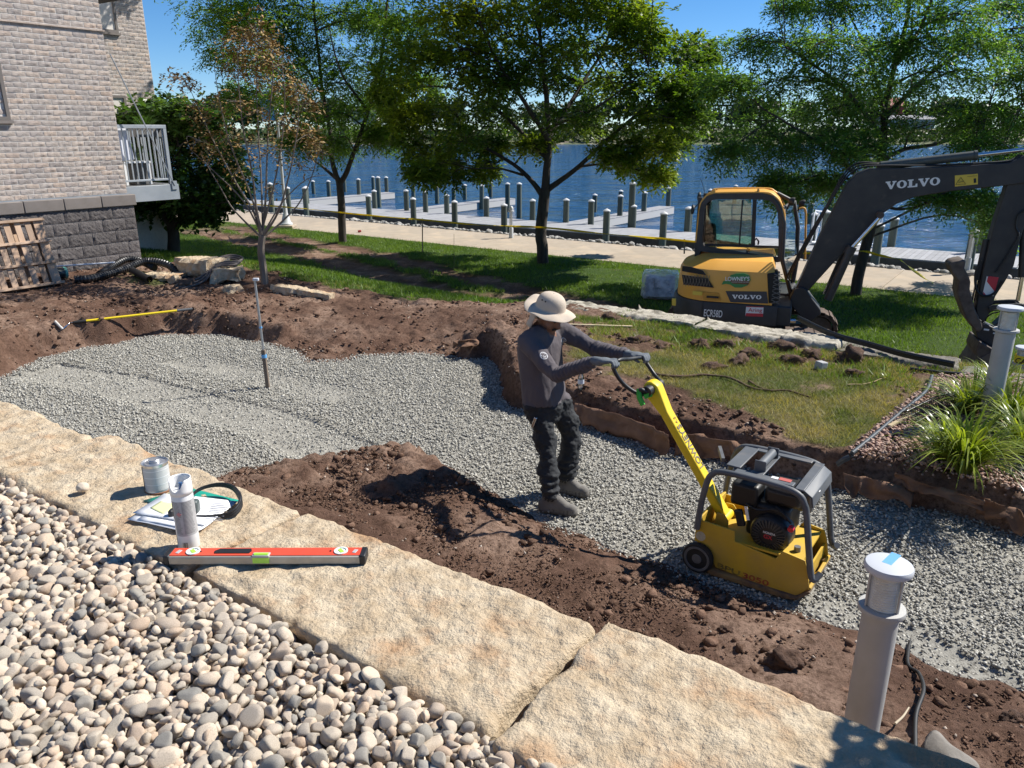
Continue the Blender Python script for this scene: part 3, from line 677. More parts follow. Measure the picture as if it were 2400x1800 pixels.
# ================================================================== THE BUILDING
M_MORTAR = pm('mortar', (.60, .56, .51), (.68, .64, .59), 20, .95, bump=.3, bscale=60)
BR = [(.72, .71, .72), (.90, .88, .87), (1.0, .97, .94), (1.10, 1.04, .98), (1.10, .98, .88), (.84, .82, .83), (1.0, .99, .98)]
M_BRICK = pm('brick_face', (.36, .318, .288), (.47, .423, .388), 9, .92, bump=.8, bscale=50, spec=.2, rnd=BR); M_BRICKI = pm('brick_face_far', (.36, .318, .288), (.47, .423, .388), 9, .92, bump=.8, bscale=50, spec=.2, island=BR)
M_BLOCK = pm('split_block', (.105, .094, .092), (.155, .14, .135), 7, .93, bump=1.0, bscale=24, spec=.2, bdist=.03, rnd=(.82, 1.15))
M_CAST = pm('cast_cap', (.17, .148, .132), (.20, .175, .16), 6, .85, bump=.1, rnd=(.9, 1.1)); M_BMORT = pm('block_mortar', (.30, .28, .26), rough=.95)
M_RAIL = pm('rail_metal', (.30, .325, .35), (.36, .385, .41), 3, .45, metal=.2); M_DKFRAME = pm('window_frame_brown', (.16, .14, .125), rough=.5); M_WGLASS = pm('window_glass_dark', (.025, .035, .04), rough=.06, spec=.9)
SB, TB = -13.3, 7.40
bld = thing('apartment_building', 'tan rough brick apartment building on a dark split-block plinth', 'building', S(SB, TB, .4), _A)
def lb(s, t, z): return np.array([s - SB, t - TB, z - .4])          # building-local (axis aligned: x=s, y=t)
def lbox(mb, s0, s1, t0, t1, z0, z1): return mb.box(lb((s0 + s1) / 2, (t0 + t1) / 2, (z0 + z1) / 2), (s1 - s0, t1 - t0, z1 - z0))
mb = MB(); lbox(mb, -26, SB - .012, -3, TB - .012, 1.66, 9.5); lbox(mb, -26, -17.012, TB - .012, 10.42, .0, 9.5); mb.build('wall', M_MORTAR, bld)
mb = MB(); lbox(mb, -26, SB + .035, -3, TB + .03, .1, 1.50); mb.build('plinth', M_BMORT, bld)
def face_mesh(w_, h_, d_, seed, n1=5, n2=3, amp=.006, bul=2.2):
    """a rough-faced unit: front grid bulging towards +x, y along the wall, closed sides"""
    r = np.random.default_rng(seed); ys = np.linspace(-w_ / 2, w_ / 2, n1); zs = np.linspace(-h_ / 2, h_ / 2, n2); vs = []
    for y in ys:
        for z in zs:
            e = min(1, bul * (1 - abs(y) / (w_ / 2))) * min(1, bul * (1 - abs(z) / (h_ / 2)))
            vs.append((d_ * .55 + d_ * .45 * min(1, e * 1.5) + r.normal(0, amp) * (.4 + .6 * e), y + r.normal(0, .0015), z + r.normal(0, .0012)))
    fs = [[i * n2 + j, (i + 1) * n2 + j, (i + 1) * n2 + j + 1, i * n2 + j + 1] for i in range(n1 - 1) for j in range(n2 - 1)]
    ring = [i * n2 for i in range(n1)] + [(n1 - 1) * n2 + j for j in range(1, n2)] + [i * n2 + n2 - 1 for i in range(n1 - 2, -1, -1)] + [j for j in range(n2 - 2, 0, -1)]
    k = len(vs); vs += [(-.012, vs[q][1], vs[q][2]) for q in ring]
    fs += [[ring[i], k + i, k + (i + 1) % len(ring), ring[(i + 1) % len(ring)]] for i in range(len(ring))]
    return np.array(vs), fs
BW, BH = .202, .0787
fullp = [face_mesh(BW - .013, BH - .015, .010, q, amp=.003, bul=4) for q in range(6)]; halfp = [face_mesh(BW / 2 - .013, BH - .015, .010, 40 + q, amp=.003, bul=4) for q in range(3)]
full = [np_mesh('brick', v, f) for v, f in fullp]; half = [np_mesh('brick', v, f) for v, f in halfp]
for me in full + half: me.materials.append(M_BRICK)
WINL = (5.0, 5.74, 2.88, 4.35)                                     # window opening at the left of the frame (t0,t1,z0,z1)
bricks = []
for k in range(60):
    z = 1.70 + BH * (k + .5)
    if z > 6.3: break
    if abs(z - 4.35) < BH * .5: pass
    t = TB - .003
    first = True
    while t > 3.6:
        w_ = BW if not (first and k % 2) else BW / 2
        c = t - w_ / 2; t -= w_
        if first or True:
            if not (WINL[0] - .02 < c < WINL[1] - .06 and WINL[2] + .0 < z < WINL[3] - .0): bricks.append((c, z, w_ < BW * .9))
        first = False
def pix(p):
    q = np.array(p) - CAM; zc = q @ _fw; return 1200 + F * q[0] / zc, 900 - F * (q @ _up) / zc, zc
vis = []
for b_ in bricks:
    x, y, zc = pix(S(SB, b_[0], b_[1])); inside = -20 < x < 2400 and -20 < y < 1800
    vis.append((0 if inside else 1, zc))
order = sorted(range(len(bricks)), key=lambda i: vis[i])
rest = MB()
for n_, i in enumerate(order):
    c, z, hf = bricks[i]
    if n_ < 300:
        o = bpy.data.objects.new('brick', random.choice(half if hf else full)); COL.objects.link(o); o.parent = bld; o.location = lb(SB - .012, c, z)
    else:
        v, f = random.choice(halfp if hf else fullp); rest.add(v + lb(SB - .012, c, z), f)
tag(rest.build('brickwork', M_BRICKI, bld), kind='stuff')
rest = MB()
for k in range(80):                                                 # far wing, bricks too small to pick apart
    z = 1.2 + BH * (k + .5); t = 10.42 - (BW / 2 if k % 2 else 0); 
    if z > 6.6: break
    if k % 2: v, f = random.choice(halfp); rest.add(v + lb(-17.012, 10.42 - BW / 4, z), f)
    while t > TB:
        c = t - BW / 2; t -= BW
        if not ((9.28 < c < 9.78 and 4.70 < z < 6.2) or (8.6 < c < 9.7 and 1.9 < z < 3.46)):
            v, f = random.choice(fullp); rest.add(v + lb(-17.012, c, z), f)
tag(rest.build('far_brickwork', M_BRICKI, bld), kind='stuff')
bl = [np_mesh('split_block', *face_mesh(.391, .191, .022, 70 + q, 15, 9, .0055, 12)) for q in range(6)]; blh = [np_mesh('split_block', *face_mesh(.191, .191, .022, 80 + q, 8, 9, .0055, 12)) for q in range(3)]
for me in bl + blh: me.materials.append(M_BLOCK); me.polygons.foreach_set('use_smooth', np.ones(len(me.polygons), bool)); me.set_sharp_from_angle(angle=.7)
for k in range(5):
    z = 1.495 - .2 * (k + .5); t = TB + .05; first = True
    while t > 3.8:
        w_ = .2 if (first and k % 2) else .4; c = t - w_ / 2; t -= w_; first = False
        o = bpy.data.objects.new('split_block', random.choice(blh if w_ < .3 else bl)); COL.objects.link(o); o.parent = bld; o.location = lb(SB + .03, c, z)
t = TB + .085
while t > 3.6:
    mb = MB(); mb.box((0, 0, 0), (.17, .603, .185)); o = mb.build('cap_stone', M_CAST, bld, bevel=.012); o.location = lb(SB + .0, t - .305, 1.592); t -= .61
mb = MB(); lbox(mb, SB - .01, SB + .014, 3.6, TB, 1.685, 1.70); mb.build('flashing', M_RAIL, bld)
mb = MB(); lbox(mb, SB - .01, SB + .022, 3.6, TB + .01, 4.262, 4.285); mb.build('string_course', M_BRICKI, bld)
def window(t0, t1, z0, z1, s, fw_=.05):
    f = MB()
    for a in ((t0, t0 + fw_, z0, z1), (t1 - fw_, t1, z0, z1), (t0 + fw_, t1 - fw_, z0, z0 + fw_), (t0 + fw_, t1 - fw_, z1 - fw_, z1)): lbox(f, s - .03, s + .02, *a)
    w_ = f.build('window', M_DKFRAME, bld); p = MB(); lbox(p, s - .025, s - .015, t0 + fw_, t1 - fw_, z0 + fw_, z1 - fw_); p.build('pane', M_WGLASS, w_)
    q = MB(); lbox(q, s - .02, s + .05, t0 - .02, t1 + .02, z0 - .05, z0 - .004); q.build('sill', M_CAST, w_); return w_
window(WINL[0], WINL[1], WINL[2], WINL[3], SB); window(9.2, 9.78, 4.70, 6.2, -17); window(8.6, 9.72, 1.9, 3.46, -17)
# balconies
M_SOFFIT = pm('soffit_brown', (.03, .024, .02), rough=.7)
for z0, lower in ((1.80, True), (5.22, False)):
    d = MB(); lbox(d, -16.98, -13.46, TB + .02, 8.40, z0 - .05, z0 - .004)
    dk = d.build('balcony', pm('balcony_deck', (.22, .22, .22), rough=.8) if lower else M_SOFFIT, bld)
    f = MB(); lbox(f, -13.46, -13.42, TB + .0, 8.45, z0 - .27, z0); lbox(f, -16.98, -13.46, 8.40, 8.45, z0 - .27, z0); f.build('fascia', M_RAIL if lower else M_SOFFIT, dk, bevel=.004)
    if not lower: f = MB(); lbox(f, -16.98, -13.47, TB + .02, 8.39, z0 - .27, z0 - .2); f.build('soffit', M_SOFFIT, dk)
    r_ = MB(); lbox(r_, -13.56, -13.50, TB + .03, 8.40, z0 + .97, z0 + 1.03); lbox(r_, -16.95, -13.56, 8.34, 8.40, z0 + .97, z0 + 1.03); lbox(r_, -13.55, -13.515, TB + .03, 8.37, z0 + .07, z0 + .105); lbox(r_, -16.95, -13.55, 8.35, 8.385, z0 + .07, z0 + .105)
    r_.build('rail', M_RAIL, dk, bevel=.004)
    for (s, t) in ((-13.53, 8.37),): q = MB(); lbox(q, s - .028, s + .028, t - .028, t + .028, z0, z0 + .97); q.build('post', M_RAIL, dk)
    if lower:
        bm_ = MB(); bm_.box((0, 0, .43), (.019, .019, .865)); b0 = None
        for k in range(10):
            t = TB + .09 + k * .093
            if b0 is None: b0 = bm_.build('baluster', M_RAIL, dk); o = b0
            else: o = b0.copy(); COL.objects.link(o); o.parent = dk
            o.location = lb(-13.532, t, z0 + .105)
        for k in range(26):
            o = b0.copy(); COL.objects.link(o); o.parent = dk; o.location = lb(-13.68 - k * .125, 8.367, z0 + .105)
        tr = MB(); tr.tube([lb(-13.40, 8.36, z0 - .02), lb(-13.30, TB + .05, 3.93)], .011, 8); tr.build('tie_rod', M_RAIL, dk)
        g = MB(); lbox(g, -13.425, -13.40, 8.31, 8.41, z0 - .09, z0 + .06); g.build('bracket', M_RAIL, dk)
M_PLANTER = pm('planter_grey', (.16, .155, .15), rough=.6)
pl = thing('planter', 'dark grey tapered planter with leafy plant on the balcony', 'planter', S(-13.95, 8.02, 1.80), _A)
mb = MB(); mb.box((0, 0, .19), (.3, .3, .38), taper=(1.25, 1.25)); mb.build('pot', M_PLANTER, pl, bevel=.01)
def leaf_fan(n, L, w_, seed, droop=.6, spread=1.0, z0=0, lean=0.0):
    """long arching blades from one crown -> MB"""
    r = np.random.default_rng(seed); m = MB()
    for _ in range(n):
        a = r.uniform(0, 6.28); l_ = L * r.uniform(.55, 1.1); d = np.array([math.cos(a), math.sin(a), 0]); sd = np.array([-d[1], d[0], 0]); p0 = d * r.uniform(0, .06) * spread + [0, 0, z0]
        k = 6; el = r.uniform(.8, 1.4); pts = []; p = p0.copy()
        for i in range(k + 1):
            pts.append(p.copy()); e = el - droop * (i / k) ** 1.3 * r.uniform(1.4, 2.2); p = p + (d * math.cos(e) * spread + np.array([0, 0, 1]) * math.sin(e)) * l_ / k
        ws = [w_ * (.55 + .45 * math.sin(math.pi * min(1, (i / k) * .9 + .25))) * (1 - (i / k) ** 4 * .95) for i in range(k + 1)]
        vs = [q for i in range(k + 1) for q in (pts[i] - sd * ws[i] / 2, pts[i] + sd * ws[i] / 2)]
        m.add(vs, [[2 * i, 2 * i + 1, 2 * i + 3, 2 * i + 2] for i in range(k)])
    return m
M_PLANT = leafmat('potted_leaf', (.04, .075, .02), (.07, .12, .035), .3)
leaf_fan(26, .6, .09, 4, .7, .6, .36).build('leaves', M_PLANT, pl, smooth=True)
hp = thing('railing_planter', 'spiky green grass plant in trough on the balcony rail', 'plant', S(-13.75, 8.15, 2.62), _A)
mb = MB(); mb.box((0, 0, .08), (.2, .5, .16)); mb.build('trough', M_PLANTER, hp, bevel=.01)
leaf_fan(120, .34, .012, 5, .5, 1.2, .15).build('leaves', leafmat('spiky', (.05, .11, .02), (.08, .15, .03), .35), hp, smooth=True)
ch = thing('deck_chair', 'white slatted chair with draped towel behind the balcony rail', 'chair', S(-13.9, 7.58, 1.80), _A)
M_WHITE = pm('white_paint', (.72, .72, .72), rough=.5)
for k in range(6): mb = MB(); mb.box((.25 - .1 * k, 0, .72), (.07, .025, .62), np.array(Matrix.Rotation(.18, 3, 'X'))); mb.build('slat', M_WHITE, ch, bevel=.004)
mb = MB(); mb.box((0, .25, .4), (.58, .5, .03)); mb.build('seat', M_WHITE, ch)
for x in (-.26, .26):
    for y in (.02, .46): mb = MB(); mb.box((x, y, .2), (.045, .045, .38)); mb.build('leg', M_WHITE, ch)
mb = MB(); mb.box((.28, .03, .72), (.02, .30, .58), np.array(Matrix.Rotation(.1, 3, 'X'))); mb.build('towel', pm('towel', (.68, .70, .78), rough=.9), ch, bevel=.008)

# ================================================================== DOCKS
M_DECK = pm('dock_boards', (.30, .30, .305), (.37, .37, .375), 3, .8, island=(.9, 1.08), spec=.3); M_DFASC = pm('dock_fascia', (.085, .07, .055), (.13, .11, .09), 3, .85); M_FASCW = pm('dock_fascia_white', (.50, .48, .45), rough=.7)
M_PILE = pm('pile_wood', (.075, .095, .075), (.125, .14, .115), 6, .85, stretch=(1, 1, .15), bump=.5, bscale=30, rnd=(.8, 1.2)); M_PCAP = pm('pile_cap', (.58, .58, .57), rough=.5)
DZ = -.75
def dock(name, label, c, L, Wd, ang, fasc, boards_across=True):
    """c: world centre of deck; L along local x, Wd along local y"""
    d = thing(name, label, 'dock', (c[0], c[1], DZ), ang); m = MB(); n = int(L / .15)
    for k in range(n): m.box((-L / 2 + (k + .5) * L / n, 0, -.02), (L / n - .012, Wd, .04))
    tag(m.build('deck_boards', M_DECK, d), kind='stuff')
    for y in (-1, 1): f = MB(); f.box((0, y * (Wd / 2 - .03), -.19), (L, .06, .29)); f.build('fascia', fasc, d)
    for x in (-1, 1): f = MB(); f.box((x * (L / 2 - .03), 0, -.19), (.06, Wd - .13, .29)); f.build('end_beam', fasc, d)
    f = MB(); 
    for k in range(int(L / 2.5)): f.box((-L / 2 + 1.2 + k * 2.5, 0, -.2), (.12, Wd - .14, .24))
    tag(f.build('joists', M_DFASC, d), kind='stuff'); return d
dock('boardwalk', 'long pale boardwalk dock running along the river bank', S(-21, 25.85), 58, 2.3, _A, M_DFASC)
PR = (.135, 12); pile_me = None; npile = [0]
def pile(p, ztop, label, group, r=.122):
    global pile_me
    o = thing('dock_piling', label, 'piling', (p[0], p[1], -2.4), random.uniform(0, 6), group)
    if pile_me is None:
        m = MB(); m.lathe([(1, 0), (1.0, .5), (.97, 1)], seg=14); a = m.build('post', M_PILE, o, smooth=40)
        m = MB(); m.lathe([(1.08, -.09), (1.08, .0), (.9, .04), (.02, .17)], seg=14); b = m.build('cap', M_PCAP, o, smooth=40); pile_me = (a.data, b.data)
    else:
        a = link('post', pile_me[0], None, o); b = link('cap', pile_me[1], None, o)
    a.scale = (r, r, ztop + 2.4 - .02); b.scale = (r, r, .42); b.location = (0, 0, ztop + 2.4 - .02); npile[0] += 1
z2 = lambda x, y: (700 + x / 2.212, y / 2.212)
z3 = lambda x, y: (1500 + x / 2.37, y / 2.37)
for xy in [z2(360, 1013), z2(592, 1028), z2(807, 1043), z2(1065, 1060), z2(1598, 1088), z2(1895, 1103), z3(1335, 1247), z3(1860, 1277), z2(30, 972), z2(-60, 972), z2(-150, 950)]:
    p = PT(*xy, 24.42); pile(p, p[2], 'weathered green piling with white cap on the shore side of the boardwalk', 'pilings along the shore edge of the boardwalk')
for xy in [z2(390, 988), z2(556, 986), z2(655, 991), z2(766, 1010), z2(973, 1023), z2(1213, 1036), z2(1388, 1033), z2(1518, 1038), z2(1737, 1065), z2(2022, 1076), z3(1038, 1172), z3(1418, 1210), z3(1905, 1233), z2(37, 968), z3(975, 1186), z3(-40, 1015)]:
    p = PT(*xy, 27.15); pile(p, p[2], 'weathered green piling with white cap on the river side of the boardwalk', 'pilings along the river edge of the boardwalk')
tall = [(595, 908, 1030), (1143, 950, 1130), (418, 918, 1075), (458, 918, 1025), (718, 968, 1055), (804, 978, 1045), (862, 958, 1035), (950, 960, 1085), (995, 946, 1022), (1083, 950, 1098), (1533, 1008, 1100),
        (1663, 1013, 1160), (1667, 988, 1075), (1787, 996, 1135), (1913, 972, 1100), (78, 938, 1005), (160, 938, 1040), (240, 926, 995), (315, 928, 1040), (388, 916, 985), (2130, 982, 1060)]
FING = [(ST(G(*z2(1630, 1108), DZ))[0] + .4, 'the finger dock near the excavator'), (ST(G(*z2(805, 1053), DZ))[0] + .4, 'the middle finger dock'), (ST(G(*z2(250, 1012), DZ))[0] + .4, 'the farthest finger dock')]
def river_label(p): return 'green piling with white cap in the river by ' + min(FING, key=lambda q: abs(q[0] - ST(p)[0]))[1]
for x, c, b_ in tall:
    p = G(*z2(x, b_), WZ); q = PT(*z2(x, c), ST(p)[1]); pile(p, q[2], river_label(p), 'pilings in the river beside the finger docks')
for x, c, b_ in [(525, 1030, 1120), (385, 1053, 1150), (1055, 1103, 1190), (940, 1128, 1230), (270, 1153, 1275)]:
    p = G(*z3(x, b_), -1.0); q = PT(*z3(x, c), ST(p)[1]); pile(p, q[2], river_label(p), 'pilings in the river beside the finger docks')
def finger(a, b, Wd, label):
    p, q = G(*z2(*a), DZ), G(*z2(*b), DZ); s0, t0 = ST(p); s1, t1 = ST(q); sc = (s0 + s1) / 2 + Wd / 2
    d = dock('finger_dock', label, S(sc, (27.02 + t1) / 2), t1 - 27.02, Wd, _A + math.pi / 2, M_FASCW); return d
finger((1370, 1148), (1890, 1068), .8, 'finger dock reaching out beside the yellow excavator cab')
finger((540, 1082), (1070, 1025), .8, 'middle finger dock reaching out from the boardwalk behind the big tree')
finger((60, 1030), (440, 995), .8, 'far finger dock reaching out behind the leaning forked tree')
# gangway with white truss railings
gp = G(1815, 610, DZ); gs, gt = ST(gp); gw = thing('gangway', 'white aluminium gangway with truss railings on the boardwalk', 'gangway', S(gs, 26.0, DZ), _A)
M_ALU = pm('white_aluminium', (.74, .75, .76), rough=.4)
for nm, x in (('railing', 0), ('railing', 1.3)):
    m = MB(); L = 4.2
    dn = lambda y: -.0 - .10 * y
    m.tube([(x, 0, .12), (x, -.12, .6), (x, -.05, 1.02), (x, .1, 1.08)] + [(x, y, 1.08 + dn(y)) for y in np.linspace(.4, L - .2, 8)] + [(x, L, 1.0 + dn(L)), (x, L + .06, .5 + dn(L)), (x, L, .1 + dn(L))], .028, 6)
    m.tube([(x, 0, .1), (x, L, .1 + dn(L))], .03, 6); m.tube([(x, 0, .6), (x, L, .6 + dn(L))], .016, 6)
    for k in range(8):
        y = k * L / 8; y2 = (k + 1) * L / 8; m.tube([(x, y, .1 + dn(y)), (x, y, 1.08 + dn(y))], .022, 6); m.tube([(x, y, .1 + dn(y)), (x, y2, 1.08 + dn(y2))], .016, 6)
    m.build(nm, M_ALU, gw, smooth=40)
m = MB(); m.bar((.65, 0, .06), (.65, 4.2, .06 - .42), 1.25, .05); m.build('deck', M_ALU, gw)

# ================================================================== FAR SHORE
M_FLEAF = [leafmat('far_leaf_a', (.030, .058, .016), (.05, .085, .022), .25, scale=.1), leafmat('far_leaf_b', (.045, .07, .025), (.065, .095, .03), .25, scale=.1)]
M_FTRUNK = pm('far_trunk', (.05, .04, .032), rough=.9)
def far_tree(p, h, wd, seed, label, mi):
    r = np.random.default_rng(seed); o = thing('far_tree', label, 'tree', p, 0, 'trees on the far shore')
    m = MB(); m.tube([(0, 0, 0), (0, 0, h * .5)], [.3, .18], 6); m.build('trunk', M_FTRUNK, o)
    nb = 7; c = np.stack([r.normal(0, wd * .22, nb), r.normal(0, wd * .22, nb), h * r.uniform(.38, .82, nb)], 1); rr = r.uniform(.22, .34, nb) * wd
    n = 650; k = r.integers(0, nb, n); d = r.normal(size=(n, 3)); d /= np.linalg.norm(d, axis=1)[:, None]; P = c[k] + d * rr[k][:, None] * r.uniform(.6, 1.05, (n, 1)) * [1, 1, .8]; P[:, 2] = np.clip(P[:, 2], .8, h)
    R = rand_rots(n, r); q = np.array([(-.5, -.4, 0), (.5, -.35, .1), (.45, .4, 0), (-.4, .45, -.1)]) * wd * .085; Vx = np.einsum('nij,kj->nki', R, q) + P[:, None]
    link('crown', np_mesh('crown', Vx.reshape(-1, 3), np.arange(n * 4).reshape(n, 4)), M_FLEAF[mi], o)
rr_ = random.Random(3)
for k in range(64):
    px = -60 + k * 40 + rr_.uniform(-22, 22); D = rr_.uniform(300, 390)
    if 1630 < px < 1745: D = 395
    h = rr_.uniform(10, 17); p = V(px, 300, D); zt = float(np.interp(D, [272, 276, 290, 330, 400], [-1.6, -.6, .5, 3.4, 4.2]))
    far_tree((p[0], D, zt - .3), h, h * rr_.uniform(.75, 1.05), k, ['dark green tree on the far shore beyond the river', 'olive green tree on the far shore beyond the river'][k % 2], k % 2)
def far_hedge():
    r = np.random.default_rng(88); n = 16000; x = r.uniform(-330, 330, n); y = 277 + 50 * r.random(n) ** 2; z0 = np.interp(y, [272, 276, 290, 330], [-1.6, -.6, .5, 3.4]); hh = 2.0 + 3.2 * np.clip(fbm(np.stack([x * .06, y * .08, 0 * x], -1), 3, 7) + .35, 0, 2); P = np.stack([x, y, z0 + hh * r.random(n)], 1)
    R = rand_rots(n, r); q = np.array([(-.5, -.4, 0), (.5, -.35, .1), (.45, .4, 0), (-.4, .45, -.1)]) * 1.1; Vx = np.einsum('nij,kj->nki', R, q) + P[:, None]
    tag(link('far_brush', np_mesh('far_brush', Vx.reshape(-1, 3), np.arange(n * 4).reshape(n, 4)), M_FLEAF[0]), 'low dark brush along the far river shore', 'brush', kind='stuff')
far_hedge()
M_PAV = pm('pavilion_dark', (.035, .028, .04), rough=.7)
D = 300; a = V(1640, 292, D); b_ = V(1732, 248, D); pv = thing('pavilion', 'dark open pavilion with flat roof on the far shore', 'pavilion', (a[0], D, a[2] - 1.5))
Wp = b_[0] - a[0]; Hp = b_[2] - a[2] + 1.5
for k in range(7): m = MB(); m.box((Wp * k / 6, 0, Hp / 2), (.35, .35, Hp)); m.build('column', M_PAV, pv); m = MB(); m.box((Wp * k / 6, 7, Hp / 2), (.35, .35, Hp)); m.build('column', M_PAV, pv)
m = MB(); m.box((Wp / 2, 3.5, Hp + .2), (Wp + 1, 8.5, .5)); m.build('roof', M_PAV, pv)
m = MB(); m.box((.9, 3.5, Hp / 2), (1.8, 6, Hp - .2)); m.build('wall', M_PAV, pv)
m = MB(); m.box((Wp / 2, 3.5, 1.0), (Wp + 3, 9, .4)); m.build('platform', M_PAV, pv)
def far_house(px, py, D, wd, h, mat, rmat, label):
    p = V(px, py, D); o = thing('far_house', label, 'building', (p[0], D, p[2])); m = MB(); m.box((0, 0, h / 2), (wd, 9, h)); m.build('wall', mat, o)
    m = MB(); m.prism([(-5, 0), (5, 0), (0, h * .45)], (-wd / 2 - .4, 0, h), (0, 1, 0), (0, 0, 1), (1, 0, 0), 0, wd + .8); m.build('roof', rmat, o)
    for k in range(int(wd / 3)): m = MB(); m.box((-wd / 2 + 1.5 + k * 3, -4.53, h * .55), (1.2, .1, h * .35)); m.build('window', M_WGLASS, o)
M_HW = pm('far_white', (.55, .55, .54), rough=.7); M_HG = pm('far_grey', (.25, .25, .26), rough=.7); M_HR = pm('far_red', (.35, .06, .05), rough=.6); M_RF = pm('far_roof', (.09, .08, .08), rough=.8)
far_house(2120, 302, 310, 18, 3.4, M_HW, M_HG, 'long white low building on the far shore'); far_house(990, 288, 330, 10, 5, M_HG, M_RF, 'grey house on the far shore seen under the big tree')
far_house(860, 290, 320, 9, 4.5, M_HW, M_RF, 'white house on the far shore'); far_house(2280, 300, 320, 9, 4, M_HG, M_RF, 'grey shed on the far shore beside the white building'); far_house(2085, 292, 325, 5, 7, M_HR, M_HR, 'small red hut on the far shore behind the white building')
# ================================================================== TREES
def spray_mesh(centers, dirs, rng, L, m, ll, lw, droop=.35, jit=.25):
    """leaf sprays: each a short rachis carrying m leaflets (rhombs). returns verts, quads"""
    n = len(centers); up = np.array([0, 0, 1.0]); d = dirs / np.linalg.norm(dirs, axis=1)[:, None]
    side = np.cross(d, up + rng.normal(0, .25, (n, 3))); side /= np.linalg.norm(side, axis=1)[:, None] + 1e-9
    ts = (np.arange(m) + .5) / m; sgn = np.where(np.arange(m) % 2 == 0, 1, -1)
    base = centers[:, None] + d[:, None] * (ts * L)[None, :, None] - up * (droop * L * ts ** 2)[None, :, None]
    ld = side[:, None] * sgn[None, :, None] * .8 + d[:, None] * .6 + rng.normal(0, jit, (n, m, 3)); ld /= np.linalg.norm(ld, axis=2, keepdims=True)
    nr = up + rng.normal(0, .32, (n, m, 3)); wdv = np.cross(ld, nr); wdv /= np.linalg.norm(wdv, axis=2, keepdims=True) + 1e-9
    l_ = ll * rng.uniform(.7, 1.25, (n, m, 1)); w_ = lw * rng.uniform(.75, 1.25, (n, m, 1))
    q = np.stack([base, base + ld * l_ * .45 + wdv * w_ / 2, base + ld * l_ - up * l_ * .15, base + ld * l_ * .45 - wdv * w_ / 2], 2)
    return q.reshape(-1, 3), np.arange(n * m * 4).reshape(-1, 4)
def make_tree(name, label, base, limbs, clumps, leaf, bark, rng, sprays=120, L=.28, m=8, ll=.06, lw=.026, droop=.35, flat=.55, twigr=.012, twigs=6, group=None, keep=1.0, smoothseg=9, tw_r0=.03, hollow=.35, shade_clump_w=0, shade_clump_n=24):
    """limbs: [(points, r0, r1)] world; clumps: [(centre, radius, density)] world"""
    o = thing(name, label, 'tree', base, 0, group); b = np.array(base); mt = MB(); nodes = []
    for pts, r0, r1 in limbs:
        c = catmull(pts, 5); c = c + np.stack([fbm(c * 2.2 + 3, 2, 3), fbm(c * 2.2 + 9, 2, 4), 0 * c[:, 0]], 1) * min(.03, r0 * .35); k = len(c); rad = r0 + (r1 - r0) * np.linspace(0, 1, k) ** .8
        mt.tube(c - b, rad, smoothseg); nodes += [(q, w_) for q, w_ in zip(c[k // 4:], rad[k // 4:])]
    NP = np.array([q for q, _ in nodes]); NR = np.array([w_ for _, w_ in nodes]); bt = MB(); C, Dn = [], []
    zmax = max(float(np.max(NP[:, 2])), 0)
    for cc, rad, dens in clumps + ([(b + np.array([rng.normal(-1.3, shade_clump_w), rng.normal(-.5, shade_clump_w), rng.uniform(6.6, 9.8)]), 1.0, .9) for _ in range(shade_clump_n)] if shade_clump_w else []):  # unseen clumps added above the crown, set to one side to shade the lawn
        cc = np.array(cc, float)
        if rng.random() > keep: continue
        dd = np.linalg.norm(NP - cc, axis=1) + 1.2 * np.maximum(0, NP[:, 2] - cc[2] + .2 * rad); i = int(np.argmin(dd)); a = NP[i]
        mid = (a + cc) / 2 + np.array([0, 0, .12 * np.linalg.norm(cc - a)]) + rng.normal(0, .06, 3); cr = catmull([a, mid, cc], 4); bt.tube(cr - b, np.linspace(min(NR[i] * .6, tw_r0), twigr, len(cr)), 5)
        for _ in range(twigs):
            v_ = rng.normal(size=3) * [1, 1, flat]; e = cc + v_ / np.linalg.norm(v_) * rad * rng.uniform(.5, .95); st = cr[rng.integers(len(cr) // 2, len(cr))]
            bt.tube(catmull([st, (st + e) / 2 + rng.normal(0, .05, 3), e], 2) - b, np.linspace(twigr * .8, twigr * .3, 5), 4, cap=False)
        n = int(sprays * dens); v_ = rng.normal(size=(n, 3)); v_ /= np.linalg.norm(v_, axis=1)[:, None]; rr = rad * (hollow + (1 - hollow) * rng.random((n, 1)) ** .6) * (1 + .25 * rng.normal(size=(n, 1)))
        C.append(cc + v_ * rr * [1, 1, flat] - b); d = v_ * [1, 1, .35] + rng.normal(0, .45, (n, 3)) + [0, 0, .05]; Dn.append(d)
    mt.build('trunk', bark, o, smooth=50); tag(bt.build('branches', bark, o, smooth=60), kind='stuff')
    vq, fq = spray_mesh(np.concatenate(C), np.concatenate(Dn), rng, L, m, ll, lw, droop); link('crown', np_mesh('crown', vq, fq), leaf, o)
    return o
M_BARK = pm('bark_dark', (.035, .028, .022), (.07, .058, .046), 9, .95, bump=.9, bscale=25, stretch=(1, 1, .25)); M_BARKG = pm('bark_grey', (.13, .105, .085), (.22, .185, .15), 12, .95, bump=.8, bscale=30, stretch=(1, 1, .25))
def TV(base, px, py, dy=0.0): return V(px, py, base[1] + dy)
def px_clumps(base, rows, rng, depth, dens=1.0, jx=14, jy=12, rscale=1.0):
    out = []
    for px, py, r in rows:
        zc = base[1] * .98; R = r * zc / F * rscale; n = 2
        for q in range(n):
            dy = rng.uniform(-1, 1) * depth
            out.append((V(px + rng.normal(0, jx), py + rng.normal(0, jy), base[1] + dy), R * rng.uniform(.8, 1.05), dens * rng.uniform(.6, 1.2)))
    return out
tr = np.random.default_rng(101)
